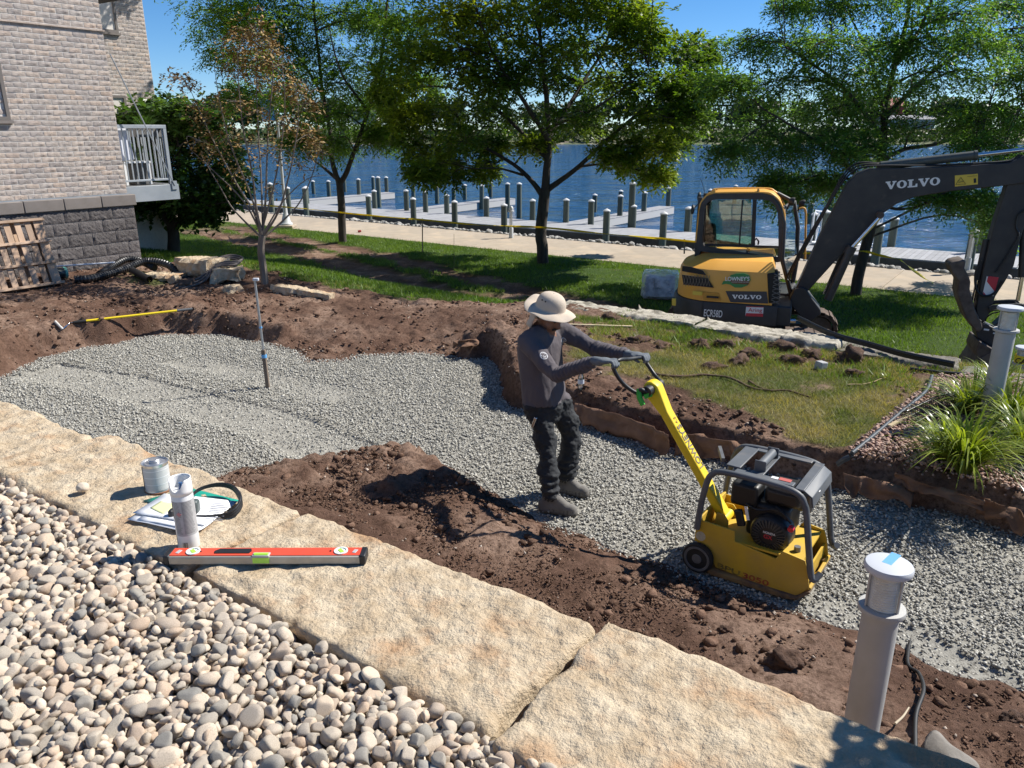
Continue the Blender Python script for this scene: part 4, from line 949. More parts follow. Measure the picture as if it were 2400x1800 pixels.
# left tree, forked trunk
b1 = GT(802, 568); P = lambda x, y, d=0: TV(b1, x, y, d)
limbs = [([b1 - [0, 0, .15], P(800, 500), P(797, 450), P(794, 425)], .135, .115), ([P(794, 428), P(780, 385), P(778, 330, .4), P(760, 230, .6), P(745, 120, .8), P(735, 0, .8), P(730, -120, 1)], .095, .03), ([P(796, 430), P(815, 395), P(835, 340, -.3), P(862, 260, -.5), P(890, 150, -.7), P(905, 40, -.8), P(920, -90, -1)], .095, .03),
         ([P(790, 420), P(755, 390, .3), P(728, 370, .6), P(690, 330, 1.0)], .06, .02), ([P(770, 280, .6), P(700, 200, .2), P(620, 120, -.4), P(530, 60, -.8)], .06, .015), ([P(760, 230, .6), P(690, 110, 1.2), P(640, 0, 1.5)], .05, .015), ([P(862, 260, -.5), P(800, 170, -1.4), P(770, 60, -1.8)], .05, .015)]
rows = [(475, 75, 48), (530, 35, 55), (515, 130, 48), (590, 60, 62), (600, 150, 55), (650, 5, 64), (680, 90, 68), (705, 180, 64), (740, 20, 66), (760, 110, 68), (785, 200, 64), (830, 60, 66), (850, 150, 68), (880, 225, 56), (900, 40, 64), (935, 120, 62), (965, 60, 56),
        (640, 235, 52), (740, 280, 55), (820, 285, 55), (700, 335, 40), (860, 315, 46), (785, 335, 38), (600, -80, 80), (720, -90, 90), (840, -80, 90), (950, -60, 80), (560, 210, 36), (905, 300, 34), (985, 190, 40)]
M_L1 = leafmat('locust_leaf', (.085, .170, .028), (.155, .255, .042), .5, scale=.5, island=(.6, 1.3))
make_tree('honey_locust', 'tall green tree with forked trunk beside the concrete path', b1, limbs, px_clumps(b1, rows, tr, 2.2), M_L1, M_BARK, tr, sprays=165, L=.40, m=9, ll=.115, lw=.05, droop=.5, flat=.45, shade_clump_w=1.9, group='trees along the riverside path', keep=.9)
# centre tree
b2 = GT(1272, 617); P = lambda x, y, d=0: TV(b2, x, y, d)
limbs = [([b2 - [0, 0, .15], P(1270, 560), P(1272, 490), P(1276, 448)], .165, .15), ([P(1276, 450), P(1284, 380), P(1286, 300, .2), P(1275, 180, .4), P(1265, 60, .6), P(1250, -80, .6)], .125, .03), ([P(1275, 452), P(1310, 425), P(1355, 390, -.3), P(1420, 330, -.7), P(1500, 260, -1.1), P(1590, 180, -1.4)], .095, .02),
         ([P(1268, 455), P(1245, 425), P(1215, 395, .4), P(1140, 350, .8), P(1050, 330, 1.2), P(980, 320, 1.4)], .085, .02), ([P(1286, 330), P(1230, 240, -.8), P(1170, 150, -1.5), P(1120, 40, -2)], .08, .02), ([P(1286, 320), P(1350, 220, .8), P(1410, 120, 1.4), P(1460, 0, 1.8)], .08, .02),
         ([P(1280, 370), P(1180, 270, .9), P(1080, 210, 1.5), P(960, 200, 1.8)], .06, .015), ([P(1284, 300), P(1400, 250, -1.6), P(1520, 160, -2.2)], .05, .015), ([P(1225, 410, .3), P(1170, 395, -.6), P(1100, 395, -1.2)], .04, .012), ([P(1355, 390, -.3), P(1440, 385, -.9), P(1530, 410, -1.3)], .035, .01)]
rows = [(1060, 30, 62), (1150, 15, 66), (1260, 25, 70), (1355, 15, 68), (1450, 25, 66), (1515, 60, 52), (985, 110, 58), (1080, 115, 70), (1180, 105, 66), (1290, 115, 68), (1390, 110, 70), (1490, 125, 66), (1580, 130, 55), (1632, 118, 40), (930, 190, 52), (1020, 190, 70), (1110, 195, 72), (1210, 200, 66), (1310, 200, 66), (1410, 200, 72), (1510, 205, 70), (1605, 205, 56), (1660, 200, 34),
        (955, 270, 56), (1060, 275, 72), (1160, 275, 66), (1370, 280, 60), (1470, 285, 70), (1570, 280, 60), (1640, 275, 42), (985, 345, 52), (1070, 350, 60), (1150, 345, 50), (1240, 330, 40), (1450, 345, 55), (1540, 340, 54), (1610, 325, 40), (1055, 402, 40), (1115, 405, 32), (1500, 400, 36), (1545, 415, 30), (1000, 395, 30), (1100, -70, 90), (1230, -80, 100), (1360, -80, 100), (1470, -60, 80), (905, 235, 34)]
M_L2 = leafmat('elm_leaf', (.085, .155, .020), (.235, .290, .032), .5, scale=.32, island=(.55, 1.4))
make_tree('elm_tree', 'broad spreading tree with yellowish green crown standing on the lawn', b2, limbs, px_clumps(b2, rows, tr, 2.4), M_L2, M_BARK, tr, sprays=150, L=.28, m=8, ll=.125, lw=.07, droop=.3, shade_clump_w=2.1, group='trees along the riverside path', keep=.93, flat=.48)
# right tree
b3 = GT(2005, 692); P = lambda x, y, d=0: TV(b3, x, y, d)
limbs = [([b3 - [0, 0, .15], P(2018, 620), P(2040, 540), P(2058, 440)], .125, .105), ([P(2058, 445), P(2068, 350), P(2072, 270, .2), P(2095, 160, .4), P(2125, 40, .6), P(2140, -80, .6)], .10, .03), ([P(2060, 430), P(2010, 410, -.4), P(1950, 360, -.8), P(1880, 310, -1.2), P(1780, 250, -1.5)], .06, .015),
         ([P(2068, 380), P(2120, 350, .5), P(2220, 330, .9), P(2330, 260, 1.2), P(2430, 200, 1.5)], .06, .015), ([P(2070, 330), P(2000, 230, -.7), P(1930, 170, -1.1), P(1840, 110, -1.4)], .06, .015), ([P(2072, 280), P(2160, 190, .8), P(2260, 110, 1.3), P(2340, 20, 1.6)], .06, .015), ([P(2072, 260), P(2040, 140, 1), P(1990, 30, 1.4)], .05, .015),
         ([P(2050, 470), P(2100, 490, -.5), P(2160, 480, -1.0), P(2240, 440, -1.3), P(2310, 440, -1.5)], .04, .012), ([P(2056, 450), P(1990, 420, .3), P(1920, 410, .4), P(1850, 440, .3)], .045, .012), ([P(2100, 150), P(2160, 60, -1), P(2200, -50, -1.3)], .05, .015)]
rows = [(1860, 25, 42), (1935, 20, 56), (2040, 15, 62), (2150, 20, 64), (2260, 25, 64), (2385, 25, 64), (1755, 100, 44), (1850, 100, 58), (1960, 100, 64), (2070, 110, 60), (2180, 105, 64), (2290, 105, 64), (2395, 110, 60), (1705, 185, 36), (1790, 185, 58), (1890, 190, 62), (2000, 195, 62), (2110, 195, 60), (2225, 190, 64), (2335, 195, 62), (2425, 190, 56),
        (1745, 275, 50), (1850, 275, 62), (1960, 280, 62), (2075, 285, 50), (2190, 280, 58), (2310, 280, 62), (2415, 285, 58), (1725, 345, 38), (1830, 345, 50), (1940, 345, 52), (2040, 345, 44), (2290, 350, 40), (2400, 350, 46), (1815, 415, 34), (1900, 405, 38), (1985, 400, 34), (1860, 455, 30), (1930, 440, 28), (2190, 455, 34), (2270, 455, 42), (2330, 470, 44), (2300, 510, 26), (2365, 520, 34), (1960, -70, 80), (2100, -80, 90), (2250, -80, 90), (2380, -70, 90), (2500, 60, 80), (2500, 220, 80)]
M_L3 = leafmat('locust_leaf_b', (.080, .170, .040), (.140, .250, .060), .5, scale=.5, island=(.6, 1.35))
make_tree('honey_locust', 'airy green tree with leaning trunk behind the excavator boom', b3, limbs, px_clumps(b3, rows, tr, 1.9), M_L3, M_BARK, tr, sprays=140, L=.34, m=10, ll=.095, lw=.037, droop=.6, flat=.45, shade_clump_w=1.1, shade_clump_n=8, group='trees along the riverside path', keep=.92)
# dry young tree
b4 = GT(618, 668); P = lambda x, y, d=0: TV(b4, x, y, d)
limbs = [([b4 - [0, 0, .1], P(612, 610), P(610, 575), P(614, 552)], .062, .055)]
stems = [[(612, 556), (596, 500), (560, 440), (520, 370), (480, 290), (440, 200)], [(614, 555), (600, 480), (590, 400), (570, 300), (560, 200), (555, 110)], [(615, 552), (622, 470), (625, 380), (632, 260), (640, 160), (628, 80)], [(618, 552), (650, 500), (672, 430), (690, 350), (700, 260), (690, 190)],
         [(618, 555), (660, 520), (705, 470), (735, 400), (750, 330)], [(612, 556), (575, 520), (540, 480), (505, 420), (470, 360)], [(614, 540), (585, 450), (548, 360), (520, 260), (500, 150)], [(616, 530), (640, 440), (660, 330), (668, 230), (660, 130)], [(612, 545), (570, 470), (500, 400), (445, 350)], [(616, 540), (612, 420), (605, 300), (600, 190), (600, 100)], [(618, 545), (665, 470), (720, 420), (765, 410)]]
for k, st in enumerate(stems):
    dz = np.linspace(0, tr.uniform(-.9, .9), len(st)); limbs.append(([P(x, y, d) for (x, y), d in zip(st, dz)], .024 - .0008 * k, .004))
cl = []
for x, y, r, dn in [(560, 95, 40, 1.3), (600, 75, 40, 1.4), (630, 110, 40, 1.2), (590, 140, 40, 1.2), (650, 150, 34, 1.0), (540, 150, 30, .9), (610, 180, 40, .8), (665, 200, 30, .8), (700, 210, 26, .8), (720, 240, 28, .7), (730, 320, 26, .8), (700, 300, 30, .6), (660, 280, 34, .5), (600, 260, 40, .45), (550, 240, 34, .45), (500, 250, 24, .4), (445, 200, 18, .5), (425, 180, 16, .4),
                 (480, 290, 24, .35), (530, 320, 36, .5), (580, 340, 40, .5), (640, 350, 36, .45), (700, 380, 30, .35), (500, 360, 30, .35), (560, 400, 34, .3), (740, 350, 20, .6), (470, 330, 20, .3), (640, 440, 24, .2), (450, 250, 20, .35), (400, 180, 14, .25)]:
    zc = b4[1]; cl.append((P(x, y, tr.uniform(-.7, .7)), r * zc / F, dn))
M_L4 = pm('dry_leaf', (.30, .215, .085), (.17, .12, .055), 3, .7, island=[(.5, .4, .35), (1.1, 1.0, .8), (1.5, 1.2, .8), (.55, .75, .45), (.9, .7, .5)])
make_tree('dying_tree', 'young half-dead tree with brown curled leaves beside the diggings', b4, limbs, cl, M_L4, M_BARKG, tr, sprays=72, L=.12, m=4, ll=.070, lw=.032, droop=.9, twigr=.006, twigs=5, flat=.9, tw_r0=.010, smoothseg=7, hollow=.1)
# leafy tree by the balcony
b5 = G(405, 602, -.02); P = lambda x, y, d=0: TV(b5, x, y, d)
limbs = [([b5 - [0, 0, .1], P(404, 560), P(402, 530)], .15, .12), ([P(402, 535), P(372, 480), P(345, 420, .5), P(320, 330, .8)], .08, .02), ([P(404, 530), P(410, 460), P(420, 380, -.4), P(410, 290, -.6)], .08, .02), ([P(405, 535), P(430, 500), P(465, 460, .4), P(510, 400, .7), P(540, 350, .8)], .07, .02), ([P(410, 540), P(450, 500, -.3), P(500, 480, -.7), P(550, 470, -.9)], .04, .012)]
rows = [(278, 290, 34), (300, 265, 34), (335, 258, 36), (375, 250, 38), (415, 258, 38), (455, 270, 36), (490, 285, 32), (290, 330, 36), (340, 320, 40), (390, 320, 44), (440, 330, 44), (490, 340, 40), (530, 350, 34), (400, 390, 46), (450, 400, 46), (505, 400, 40), (545, 410, 32), (420, 450, 40), (470, 455, 40), (515, 455, 34), (380, 470, 34), (345, 485, 30), (440, 490, 28), (500, 490, 22), (550, 460, 24), (470, 500, 22), (330, 400, 40), (300, 470, 30)]
M_L5 = leafmat('broad_leaf', (.050, .105, .026), (.095, .16, .042), .4, scale=.8, island=(.55, 1.5), rough=.35)
make_tree('redbud_tree', 'dense broad-leaved tree growing under the apartment balcony', b5, limbs, px_clumps(b5, rows, tr, 1.2, jx=6, jy=6), M_L5, M_BARK, tr, sprays=70, L=.22, m=5, ll=.12, lw=.105, droop=.4, flat=.8, hollow=.5)

# ================================================================== GRASS
def blades(name, label, n, smin, smax, tmin, tmax, h, wd, mat, seed, zfun=None, thr=.3, view=True, lean=.5, hvar=.5):
    r = np.random.default_rng(seed); s = r.uniform(smin, smax, n); t = r.uniform(tmin, tmax, n); g = grass_mask(s, t); z, d = hsite(s, t)
    W = s[:, None] * U3 + t[:, None] * V3; W[:, 2] = z; q = W - CAM; zc = q @ _fw; px = 1200 + F * q[:, 0] / zc; py = 900 - F * (q @ _up) / zc
    k = (g > thr + .3 * r.random(n)) & (px > -80) & (px < 2480) & (d > .06) & (zc > .5); W = W[k]; n = len(W); zc = zc[k]
    a = r.uniform(0, 6.28, n); sd = np.stack([np.cos(a), np.sin(a), 0 * a], 1); ln = r.normal(0, lean, (n, 3)) * [1, 1, 0]; hh = h * (1 - hvar + 2 * hvar * r.random(n))
    w_ = wd * (.7 + .6 * r.random(n))
    W[:, 2] -= .006; tip = W + (np.array([0, 0, 1]) + ln) * hh[:, None]; v_ = np.stack([W - sd * w_[:, None] / 2, W + sd * w_[:, None] / 2, tip], 1)
    o = link(name, np_mesh(name, v_.reshape(-1, 3), np.arange(n * 3).reshape(n, 3)), mat); print(name, n); return tag(o, label, 'grass', kind='stuff')
M_G1 = leafmat('lawn_blade', (.095, .17, .02), (.145, .225, .03), .35, scale=1.2, island=(.6, 1.4), rough=.5)
M_G2 = leafmat('rough_blade', (.13, .165, .036), (.36, .30, .135), .3, scale=1.6, island=(.55, 1.5), rough=.6)
blades('lawn_grass', 'mown green grass on the lower lawn towards the path', 320000, -30, 6, 8.1, 19.6, .06, .014, M_G1, 3)
blades('rough_grass', 'patchy dry grass between the diggings and the stone edging', 130000, -6, 1.2, 6.2, 9.8, .045, .005, M_G2, 4, lean=.7)
blades('weeds', 'thin weeds on bare soil beside the building', 5000, -13.2, -9, 5.5, 9, .06, .008, M_G2, 5, lean=.6)
# ================================================================== EXCAVATOR
EA = math.radians(-18.7); EF = np.array([math.cos(EA), math.sin(EA), 0]); EL = np.array([-math.sin(EA), math.cos(EA), 0])
EC = V(1750, 700, 11.3) + EL * .95 - EF * .15; EC[2] = -.68
ex = thing('excavator', 'yellow and charcoal compact excavator parked on the lower lawn', 'excavator', EC, EA)
def E(px, py, y):
    P_ = PP(px, py, EC + EL * y, EL); d = P_ - EC; return np.array([d @ EF, y, d[2]])
qe = lambda x, y: (1500 + x / 3.687, 400 + y / 3.687)
qb = lambda x, y: (1500 + x / 2.37, y / 2.37)
qa = lambda x, y: (1950 + x / 2.86, 320 + y / 2.86)
def Ew(p): return EC + EF * p[0] + EL * p[1] + np.array([0, 0, p[2]])
M_YEL = pm('excavator_yellow', (.76, .375, .06), (.78, .39, .066), 3, .42, rough2=.55, coat=.15); M_CHAR = pm('excavator_charcoal', (.028, .028, .030), (.04, .039, .04), 5, .5, rough2=.62); M_BOOM = pm('boom_charcoal', (.024, .024, .026), (.040, .038, .037), 4, .45, rough2=.6, c3=(.07, .06, .05), s3=6, t3=(.6, .75))
M_BLACK = pm('black_rubber', (.012, .012, .012), (.02, .02, .02), 12, .6); M_TRACK = pm('muddy_rubber', (.085, .06, .047), (.14, .10, .078), 7, .95, bump=.5, bscale=30); M_STEEL = pm('chromed_rod', (.7, .7, .7), rough=.18, metal=1); M_WORN = pm('worn_steel', (.075, .055, .045), (.15, .12, .10), 6, .7, metal=.3, bump=.3); M_PIPE_E = pm('grease_grey', (.06, .068, .062), (.08, .09, .082), 6, .5)
M_WLET = pm('white_letter', (.78, .78, .76), rough=.5); M_GLASS = glassmat('cab_glass', (.42, .68, .60), .02, .18); M_GLASSC = glassmat('cab_glass_clear', (.90, .97, .95), .02, .06)
M_BAND = pm('band_blue_grey', (.030, .036, .05), rough=.45); M_GREEN = pm('logo_green', (.035, .22, .06), rough=.5); M_BROWN = pm('logo_brown', (.14, .065, .03), rough=.5); M_REDS = pm('sticker_red', (.55, .03, .05), rough=.5); M_YST = pm('sticker_yellow', (.70, .50, .06), rough=.5); M_SEAT = pm('seat_dark', (.02, .02, .022), rough=.8)
def plan(ins=0.0, x1=.52):
    """outline of the upper structure seen from above"""
    pts = [(x1, -.95 + ins), (-.55, -.95 + ins)]
    for a in np.linspace(-90, -270, 15)[1:-1]: pts.append((-.55 + (.43 - ins) * math.cos(math.radians(a)) * 1.0, (.95 - ins) * math.sin(math.radians(a)) * 1.0))
    return pts + [(-.55, .95 - ins), (x1, .95 - ins)]
def loft(rings):
    m = MB(); k = len(rings[0]); vs = [p for r_ in rings for p in r_]
    fs = [[i * k + j, i * k + (j + 1) % k, (i + 1) * k + (j + 1) % k, (i + 1) * k + j] for i in range(len(rings) - 1) for j in range(k)]
    fs += [list(range(k))[::-1], list(range((len(rings) - 1) * k, len(rings) * k))]; m.add(vs, fs)
    m.f = [f[::-1] for f in m.f]; return m
def superplan(ins, xr, n=2.6, x1=.52):
    pts = []
    for a in np.linspace(-math.pi / 2, -3 * math.pi / 2, 21):
        c, s_ = math.cos(a), math.sin(a); pts.append((-.25 + (xr - ins) * np.sign(c) * abs(c) ** (2 / n), (.95 - ins) * np.sign(s_) * abs(s_) ** (2 / n)))
    return [(x1 - ins * .3, -.95 + ins)] + pts + [(x1 - ins * .3, .95 - ins)]
def ring(ins, xr, z, x1=.52, zf=None): return [(x, y, z if zf is None else zf(x, y)) for x, y in superplan(ins, xr, x1=x1)]
cw = loft([ring(.05, .74, .60, .56), ring(.0, .76, .64, .6), ring(0, .76, .90, .6), ring(.012, .75, .935, .6)]).build('counterweight', M_CHAR, ex, smooth=35)
hd = loft([ring(.012, .72, .945), ring(.012, .72, 1.05), ring(.015, .70, 1.36), ring(.03, .68, 1.42), ring(.19, .52, 1.545), ring(.24, .48, 1.555)]).build('hood', M_YEL, ex, smooth=30)
ZF = -.952
def side(px_pts, name, mat, conv=qe, off=.004, parent=None, y0=-.95):
    pts = [E(*conv(*p), y0) for p in px_pts]; m = MB(); m.prism([(p[0], p[2]) for p in pts], (0, y0, 0), (1, 0, 0), (0, 0, 1), (0, 1, 0), -off, .01); return m.build(name, mat, parent or hd)
M_MESH = pm('grille_black', (.008, .008, .008), rough=.7)
g1 = side([(365, 822), (440, 830), (545, 862), (575, 905), (362, 868)], 'grille', M_MESH); g2 = side([(362, 898), (582, 930), (638, 1012), (375, 985)], 'grille', M_MESH, off=.0045)
m = MB()
for i in range(9):
    a, b_ = E(*qe(372 + i * 26, 905), -.957), E(*qe(395 + i * 26, 1000), -.957); m.bar(a, b_, .006, .006); a, b_ = E(*qe(395 + i * 26, 905), -.9575), E(*qe(372 + i * 26, 990), -.9575); m.bar(a, b_, .006, .006)
tag(m.build('grille_wires', pm('wire_grey', (.16, .14, .12), rough=.5, metal=.5), g2), kind='stuff')
side([(740, 1042), (1094, 1046), (1108, 1148), (782, 1136)], 'decal_band', M_BAND)
def volvo(conv, p0, p1, h, y0, parent):
    """wide slab-serif capitals V O L V O, one part each"""
    a = E(*conv(*p0), y0); b_ = E(*conv(*p1), y0); d = b_ - a; L = np.linalg.norm(d); d /= L; up_ = np.array([-d[2], 0, d[0]]); cw_ = L / 5.15
    def ringO(n=24): o_ = [(.5 + .5 * math.cos(q), .5 + .5 * math.sin(q)) for q in np.linspace(0, 2 * math.pi, n, endpoint=False)]; i_ = [(.5 + .21 * math.cos(q), .5 + .36 * math.sin(q)) for q in np.linspace(0, 2 * math.pi, n, endpoint=False)]; return o_, i_
    Vp = [(-.04, 1), (.44, 1), (.44, .84), (.36, .84), (.56, .38), (.74, .84), (.64, .84), (.64, 1), (1.04, 1), (1.04, .84), (.94, .84), (.60, 0), (.42, 0), (.06, .84), (-.04, .84)]
    Lp = [(0, 0), (.96, 0), (.96, .42), (.80, .42), (.74, .17), (.44, .17), (.44, .84), (.56, .84), (.56, 1), (0, 1), (0, .84), (.13, .84), (.13, .17), (0, .17)]
    for k, ch_ in enumerate('VOLVO'):
        o = a + d * cw_ * 1.04 * k; m = MB(); P3 = lambda p, q: o + d * p[0] * cw_ * .96 + up_ * p[1] * h + np.array([0, q, 0])
        if ch_ == 'O':
            A_, B_ = ringO(); n = len(A_); vs = [P3(p, 0) for p in A_] + [P3(p, 0) for p in B_]; m.add(vs, [[i, (i + 1) % n, n + (i + 1) % n, n + i] for i in range(n)])
        else:
            pts = Vp if ch_ == 'V' else Lp; m.add([P3(p, 0) for p in pts], [list(range(len(pts)))])
        o_ = m.build('letter', M_WLET, parent); s_ = o_.modifiers.new('t', 'SOLIDIFY'); s_.thickness = .003
def etext(s, conv, p0, p1, h, mat, parent, y0=-.957, bold=True, sx=None):
    """lettering on the machine's right side between two pixels of its baseline"""
    a = Ew(E(*conv(*p0), y0)); b_ = Ew(E(*conv(*p1), y0)); d = b_ - a; L = np.linalg.norm(d); d /= L
    upv = np.cross(-EL, d) * -1; upv = np.cross(d, EL) if np.cross(d, EL)[2] > 0 else np.cross(EL, d)
    o = text_obj(s, h, a, d, upv, mat, parent, font_bold=bold)
    vs = np.array([v.co[:] for v in o.data.vertices]); Mi = np.array(root_matrix(ex).inverted()); dl = Mi[:3, :3] @ d; al = Mi[:3, :3] @ a + Mi[:3, 3]
    t_ = (vs - al) @ dl; k = L / max(1e-6, t_.max()); vs = vs + (t_ * (k - 1))[:, None] * dl; o.data.vertices.foreach_set('co', vs.astype(np.float32).ravel()); o.data.update(); return o
volvo(qe, (797, 1107), (1050, 1112), .062, -.957, hd)
etext('ECR58D', qe, (547, 1255), (709, 1268), .15, M_WLET, cw)
# company emblem: green leaf shape, brown bar, white lettering
lg = [(705, 985), (720, 955), (770, 950), (780, 905), (830, 890), (900, 887), (945, 905), (955, 945), (930, 990), (880, 1010), (820, 1010), (780, 985), (745, 978)]
side(lg, 'emblem', M_GREEN, off=.0035); side([(765, 942), (945, 950), (938, 985), (800, 975)], 'emblem_bar', M_BROWN, off=.0055)
etext("LOWNEY'S", qe, (735, 952), (945, 952), .085, M_WLET, hd, y0=-.959); etext('LANDSCAPING CENTER', qe, (790, 965), (940, 967), .016, M_WLET, hd, y0=-.959, bold=False)
side([(455, 1040), (540, 1046), (538, 1080), (455, 1072)], 'warning_sticker', M_YST); hn = side([(545, 1048), (680, 1058), (700, 1125), (548, 1118)], 'latch_recess', pm('yellow_recess', (.55, .26, .03), rough=.5), off=.002)
a, b_ = E(*qe(575, 1090), -.965), E(*qe(680, 1096), -.965); m = MB(); m.bar(a, b_, .03, .028); m.build('latch', M_BLACK, hn, bevel=.006)
side([(278, 1102), (312, 1105), (310, 1165), (278, 1160)], 'tail_sticker', M_YST, parent=cw, off=.03)
stk = side([(918, 1172), (1068, 1176), (1062, 1262), (910, 1256)], 'dealer_sticker', M_WLET, parent=cw); m_ = [side([(918, 1230), (1064, 1235), (1062, 1262), (910, 1256)], 'sticker_base', M_REDS, parent=stk, off=.005), side([(918, 1172), (1068, 1176), (1067, 1182), (918, 1178)], 'sticker_edge', M_REDS, parent=stk, off=.005)]
etext('Aring', qe, (935, 1218), (1055, 1222), .08, M_REDS, stk, y0=-.958, bold=False)
m = MB(); m.bar(E(*qe(536, 1135), -.951), E(*qe(534, 1305), -.951), .012, .006); m.build('panel_seam', M_BLACK, cw)
# corner grille at the front of the hood
c = [E(*qe(*p), -.95) for p in [(1098, 890), (1190, 880), (1205, 1125), (1112, 1150)]]
m = MB(); m.prism([(p[0], p[2]) for p in c], (0, -.955, 0), (1, 0, 0), (0, 0, 1), (0, 1, 0), 0, .35); fg = m.build('front_grille', M_MESH, ex, bevel=.02)
m = MB()
for i in range(7):
    z_ = .98 + i * .065; m.bar((.50, -.960, z_), (.62, -.960, z_ + .05), .006, .01); m.bar((.50, -.960, z_ + .05), (.62, -.960, z_), .006, .01)
tag(m.build('grille_wires', pm('wire_grey2', (.12, .12, .12), rough=.5), fg), kind='stuff')
# deck under the cab and front bulkhead
m = MB(); m.box((.62, .45, .80), (.5, 1.0, .34)); m.box((.55, -.4, .78), (.5, 1.0, .30)); m.build('floor_frame', M_CHAR, ex, bevel=.02)
# ---- cab
def rr_poly(conv, px, y): return [E(*conv(*p), y) for p in px]
outer = [(500, 690), (488, 620), (515, 340), (532, 275), (575, 222), (640, 196), (1060, 192), (1150, 215), (1205, 270), (1240, 360), (1248, 450), (1248, 700), (1240, 780), (1190, 790)]
inner = [(545, 650), (540, 600), (558, 345), (572, 290), (605, 262), (650, 248), (1050, 246), (1120, 258), (1165, 300), (1190, 370), (1196, 460), (1196, 700), (1190, 745), (1120, 742)]
def ring_panel(name, outp, inp, y, th, mat, parent, conv=qe, local=False):
    A_ = [E(*conv(*p), y) for p in outp] if not local else outp; B_ = [E(*conv(*p), y) for p in inp] if not local else inp
    k = len(A_); m = MB(); vs = []
    for yy in (y - th / 2, y + th / 2): vs += [(p[0], yy, p[2]) for p in A_] + [(p[0], yy, p[2]) for p in B_]
    fs = []
    for i in range(k):
        j = (i + 1) % k; fs += [[i, j, k + j, k + i], [2 * k + i, 3 * k + i, 3 * k + j, 2 * k + j], [i, 2 * k + i, 2 * k + j, j], [k + i, k + j, 3 * k + j, 3 * k + i]]
    m.add(vs, fs); return m.build(name, mat, parent)
YR, YLft = -.06, .92
cabf = ring_panel('cab_frame', outer, inner, YR, .05, M_CHAR, ex)
oo = [E(*qe(*p), YR) for p in outer]; cx, cz = .0, 1.95
ring_out = [np.array([p[0] + (p[0] - (-.07)) * .045, YR, p[2] + max(0, (p[2] - 1.9)) * .05]) for p in oo]
m = MB(); kk = 13; vs = []
for i in range(len(oo)):
    a = oo[i]; vs += [(a[0] + (a[0] + .07) * .0 , YR - .035, a[2])]
# yellow outer shell: rear post, roof edge and front curve (both sides)
for yy in (YR, YLft):
    A_ = [np.array([p[0], yy, p[2]]) for p in oo[1:11]]; m = MB(); m.tube(catmull(A_, 4), .021, 8); m.build('cab_shell_edge', M_YEL, cabf, smooth=60)
cab2 = ring_panel('cab_frame_left', [np.array([p[0], YLft, p[2]]) for p in oo], [np.array([E(*qe(*p), YR)[0], YLft, E(*qe(*p), YR)[2]]) for p in inner], YLft, .05, M_CHAR, cabf, local=True)
top = [p for p in oo[3:10]]; m = MB(); vs = []
for p in top: vs += [(p[0], YR, p[2] + .004), (p[0], YLft, p[2] + .004)]
m.add(vs, [[2 * i, 2 * i + 1, 2 * i + 3, 2 * i + 2] for i in range(len(top) - 1)]); m.add([np.array(v_) - [0, 0, .03] for v_ in vs], [[2 * i, 2 * i + 2, 2 * i + 3, 2 * i + 1] for i in range(len(top) - 1)]); m.build('roof', M_YEL, cabf, smooth=40)
m = MB(); m.box((-.72, (YR + YLft) / 2, 2.25), (.05, .95, .16)); m.box((-.72, YR + .06, 1.98), (.06, .1, .86)); m.box((-.72, YLft - .06, 1.98), (.06, .1, .86)); m.box((-.70, (YR + YLft) / 2, 1.52), (.08, .98, .14)); m.build('rear_posts', M_CHAR, cabf)
m = MB(); m.box((-.725, (YR + YLft) / 2, 1.88), (.008, .8, .6)); m.build('rear_window', M_GLASS, cabf)
# front: two pillars and windscreen
fp0, fp1 = E(*qe(1360, 300), YLft), E(*qe(1345, 1060), YLft)
m = MB(); m.tube([(.42, YLft, 2.43), (.70, YLft, 2.30), (.80, YLft, 1.9), (.84, YLft, 1.3), (.82, YLft, .95)], .035, 8); m.tube([(.36, YR, 2.45), (.50, YR, 2.25), (.57, YR, 2.05), (.60, YR, 1.5), (.80, YR, .93)], .035, 8)
m.tube([(.52, YR, 2.28), (.70, YLft, 2.30)], .03, 8); m.tube([(.80, YR, .95), (.83, YLft, .95)], .035, 8); m.build('front_pillars', M_CHAR, cabf, smooth=50)
m = MB(); m.quad((.60, YR + .03, 1.45), (.84, YLft - .03, 1.45), (.81, YLft - .03, .97), (.79, YR + .03, .97)); m.build('lower_windscreen', M_GLASSC, cabf)
m = MB(); m.quad((.60, YR + .03, 1.47), (.84, YLft - .03, 1.47), (.71, YLft - .03, 2.28), (.53, YR + .03, 2.26)); m.build('windscreen', M_GLASSC, cabf)
# side window: tinted rear sliding pane with its bar, clear lower strip
def pane(px, name, mat, y): P_ = [E(*qe(*p), YR) for p in px]; m = MB(); m.prism([(p[0], p[2]) for p in P_], (0, y, 0), (1, 0, 0), (0, 0, 1), (0, 1, 0), 0, .006); return m.build(name, mat, cabf)
pane([(560, 640), (575, 300), (640, 252), (960, 250), (975, 645)], 'sliding_window', M_GLASS, YR + .012); pane([(590, 650), (1195, 660), (1190, 742), (1120, 740), (640, 700)], 'lower_pane', M_GLASSC, YR + .006)
m = MB(); m.bar(E(*qe(886, 255), YR - .012), E(*qe(858, 650), YR - .012), .02, .022); m.build('window_bar', M_BLACK, cabf); m = MB(); m.bar(E(*qe(992, 250), YR + .02), E(*qe(975, 655), YR + .02), .03, .06); m.build('window_post', M_BLACK, cabf)
m = MB(); m.bar(E(*qe(560, 640), YR - .005), E(*qe(1200, 660), YR - .005), .03, .03); m.build('window_rail', M_BLACK, cabf)
pane([(560, 430), (560, 640), (640, 700), (590, 700), (545, 660)], 'door_trim', M_CHAR, YLft)
for k in range(3):
    pass
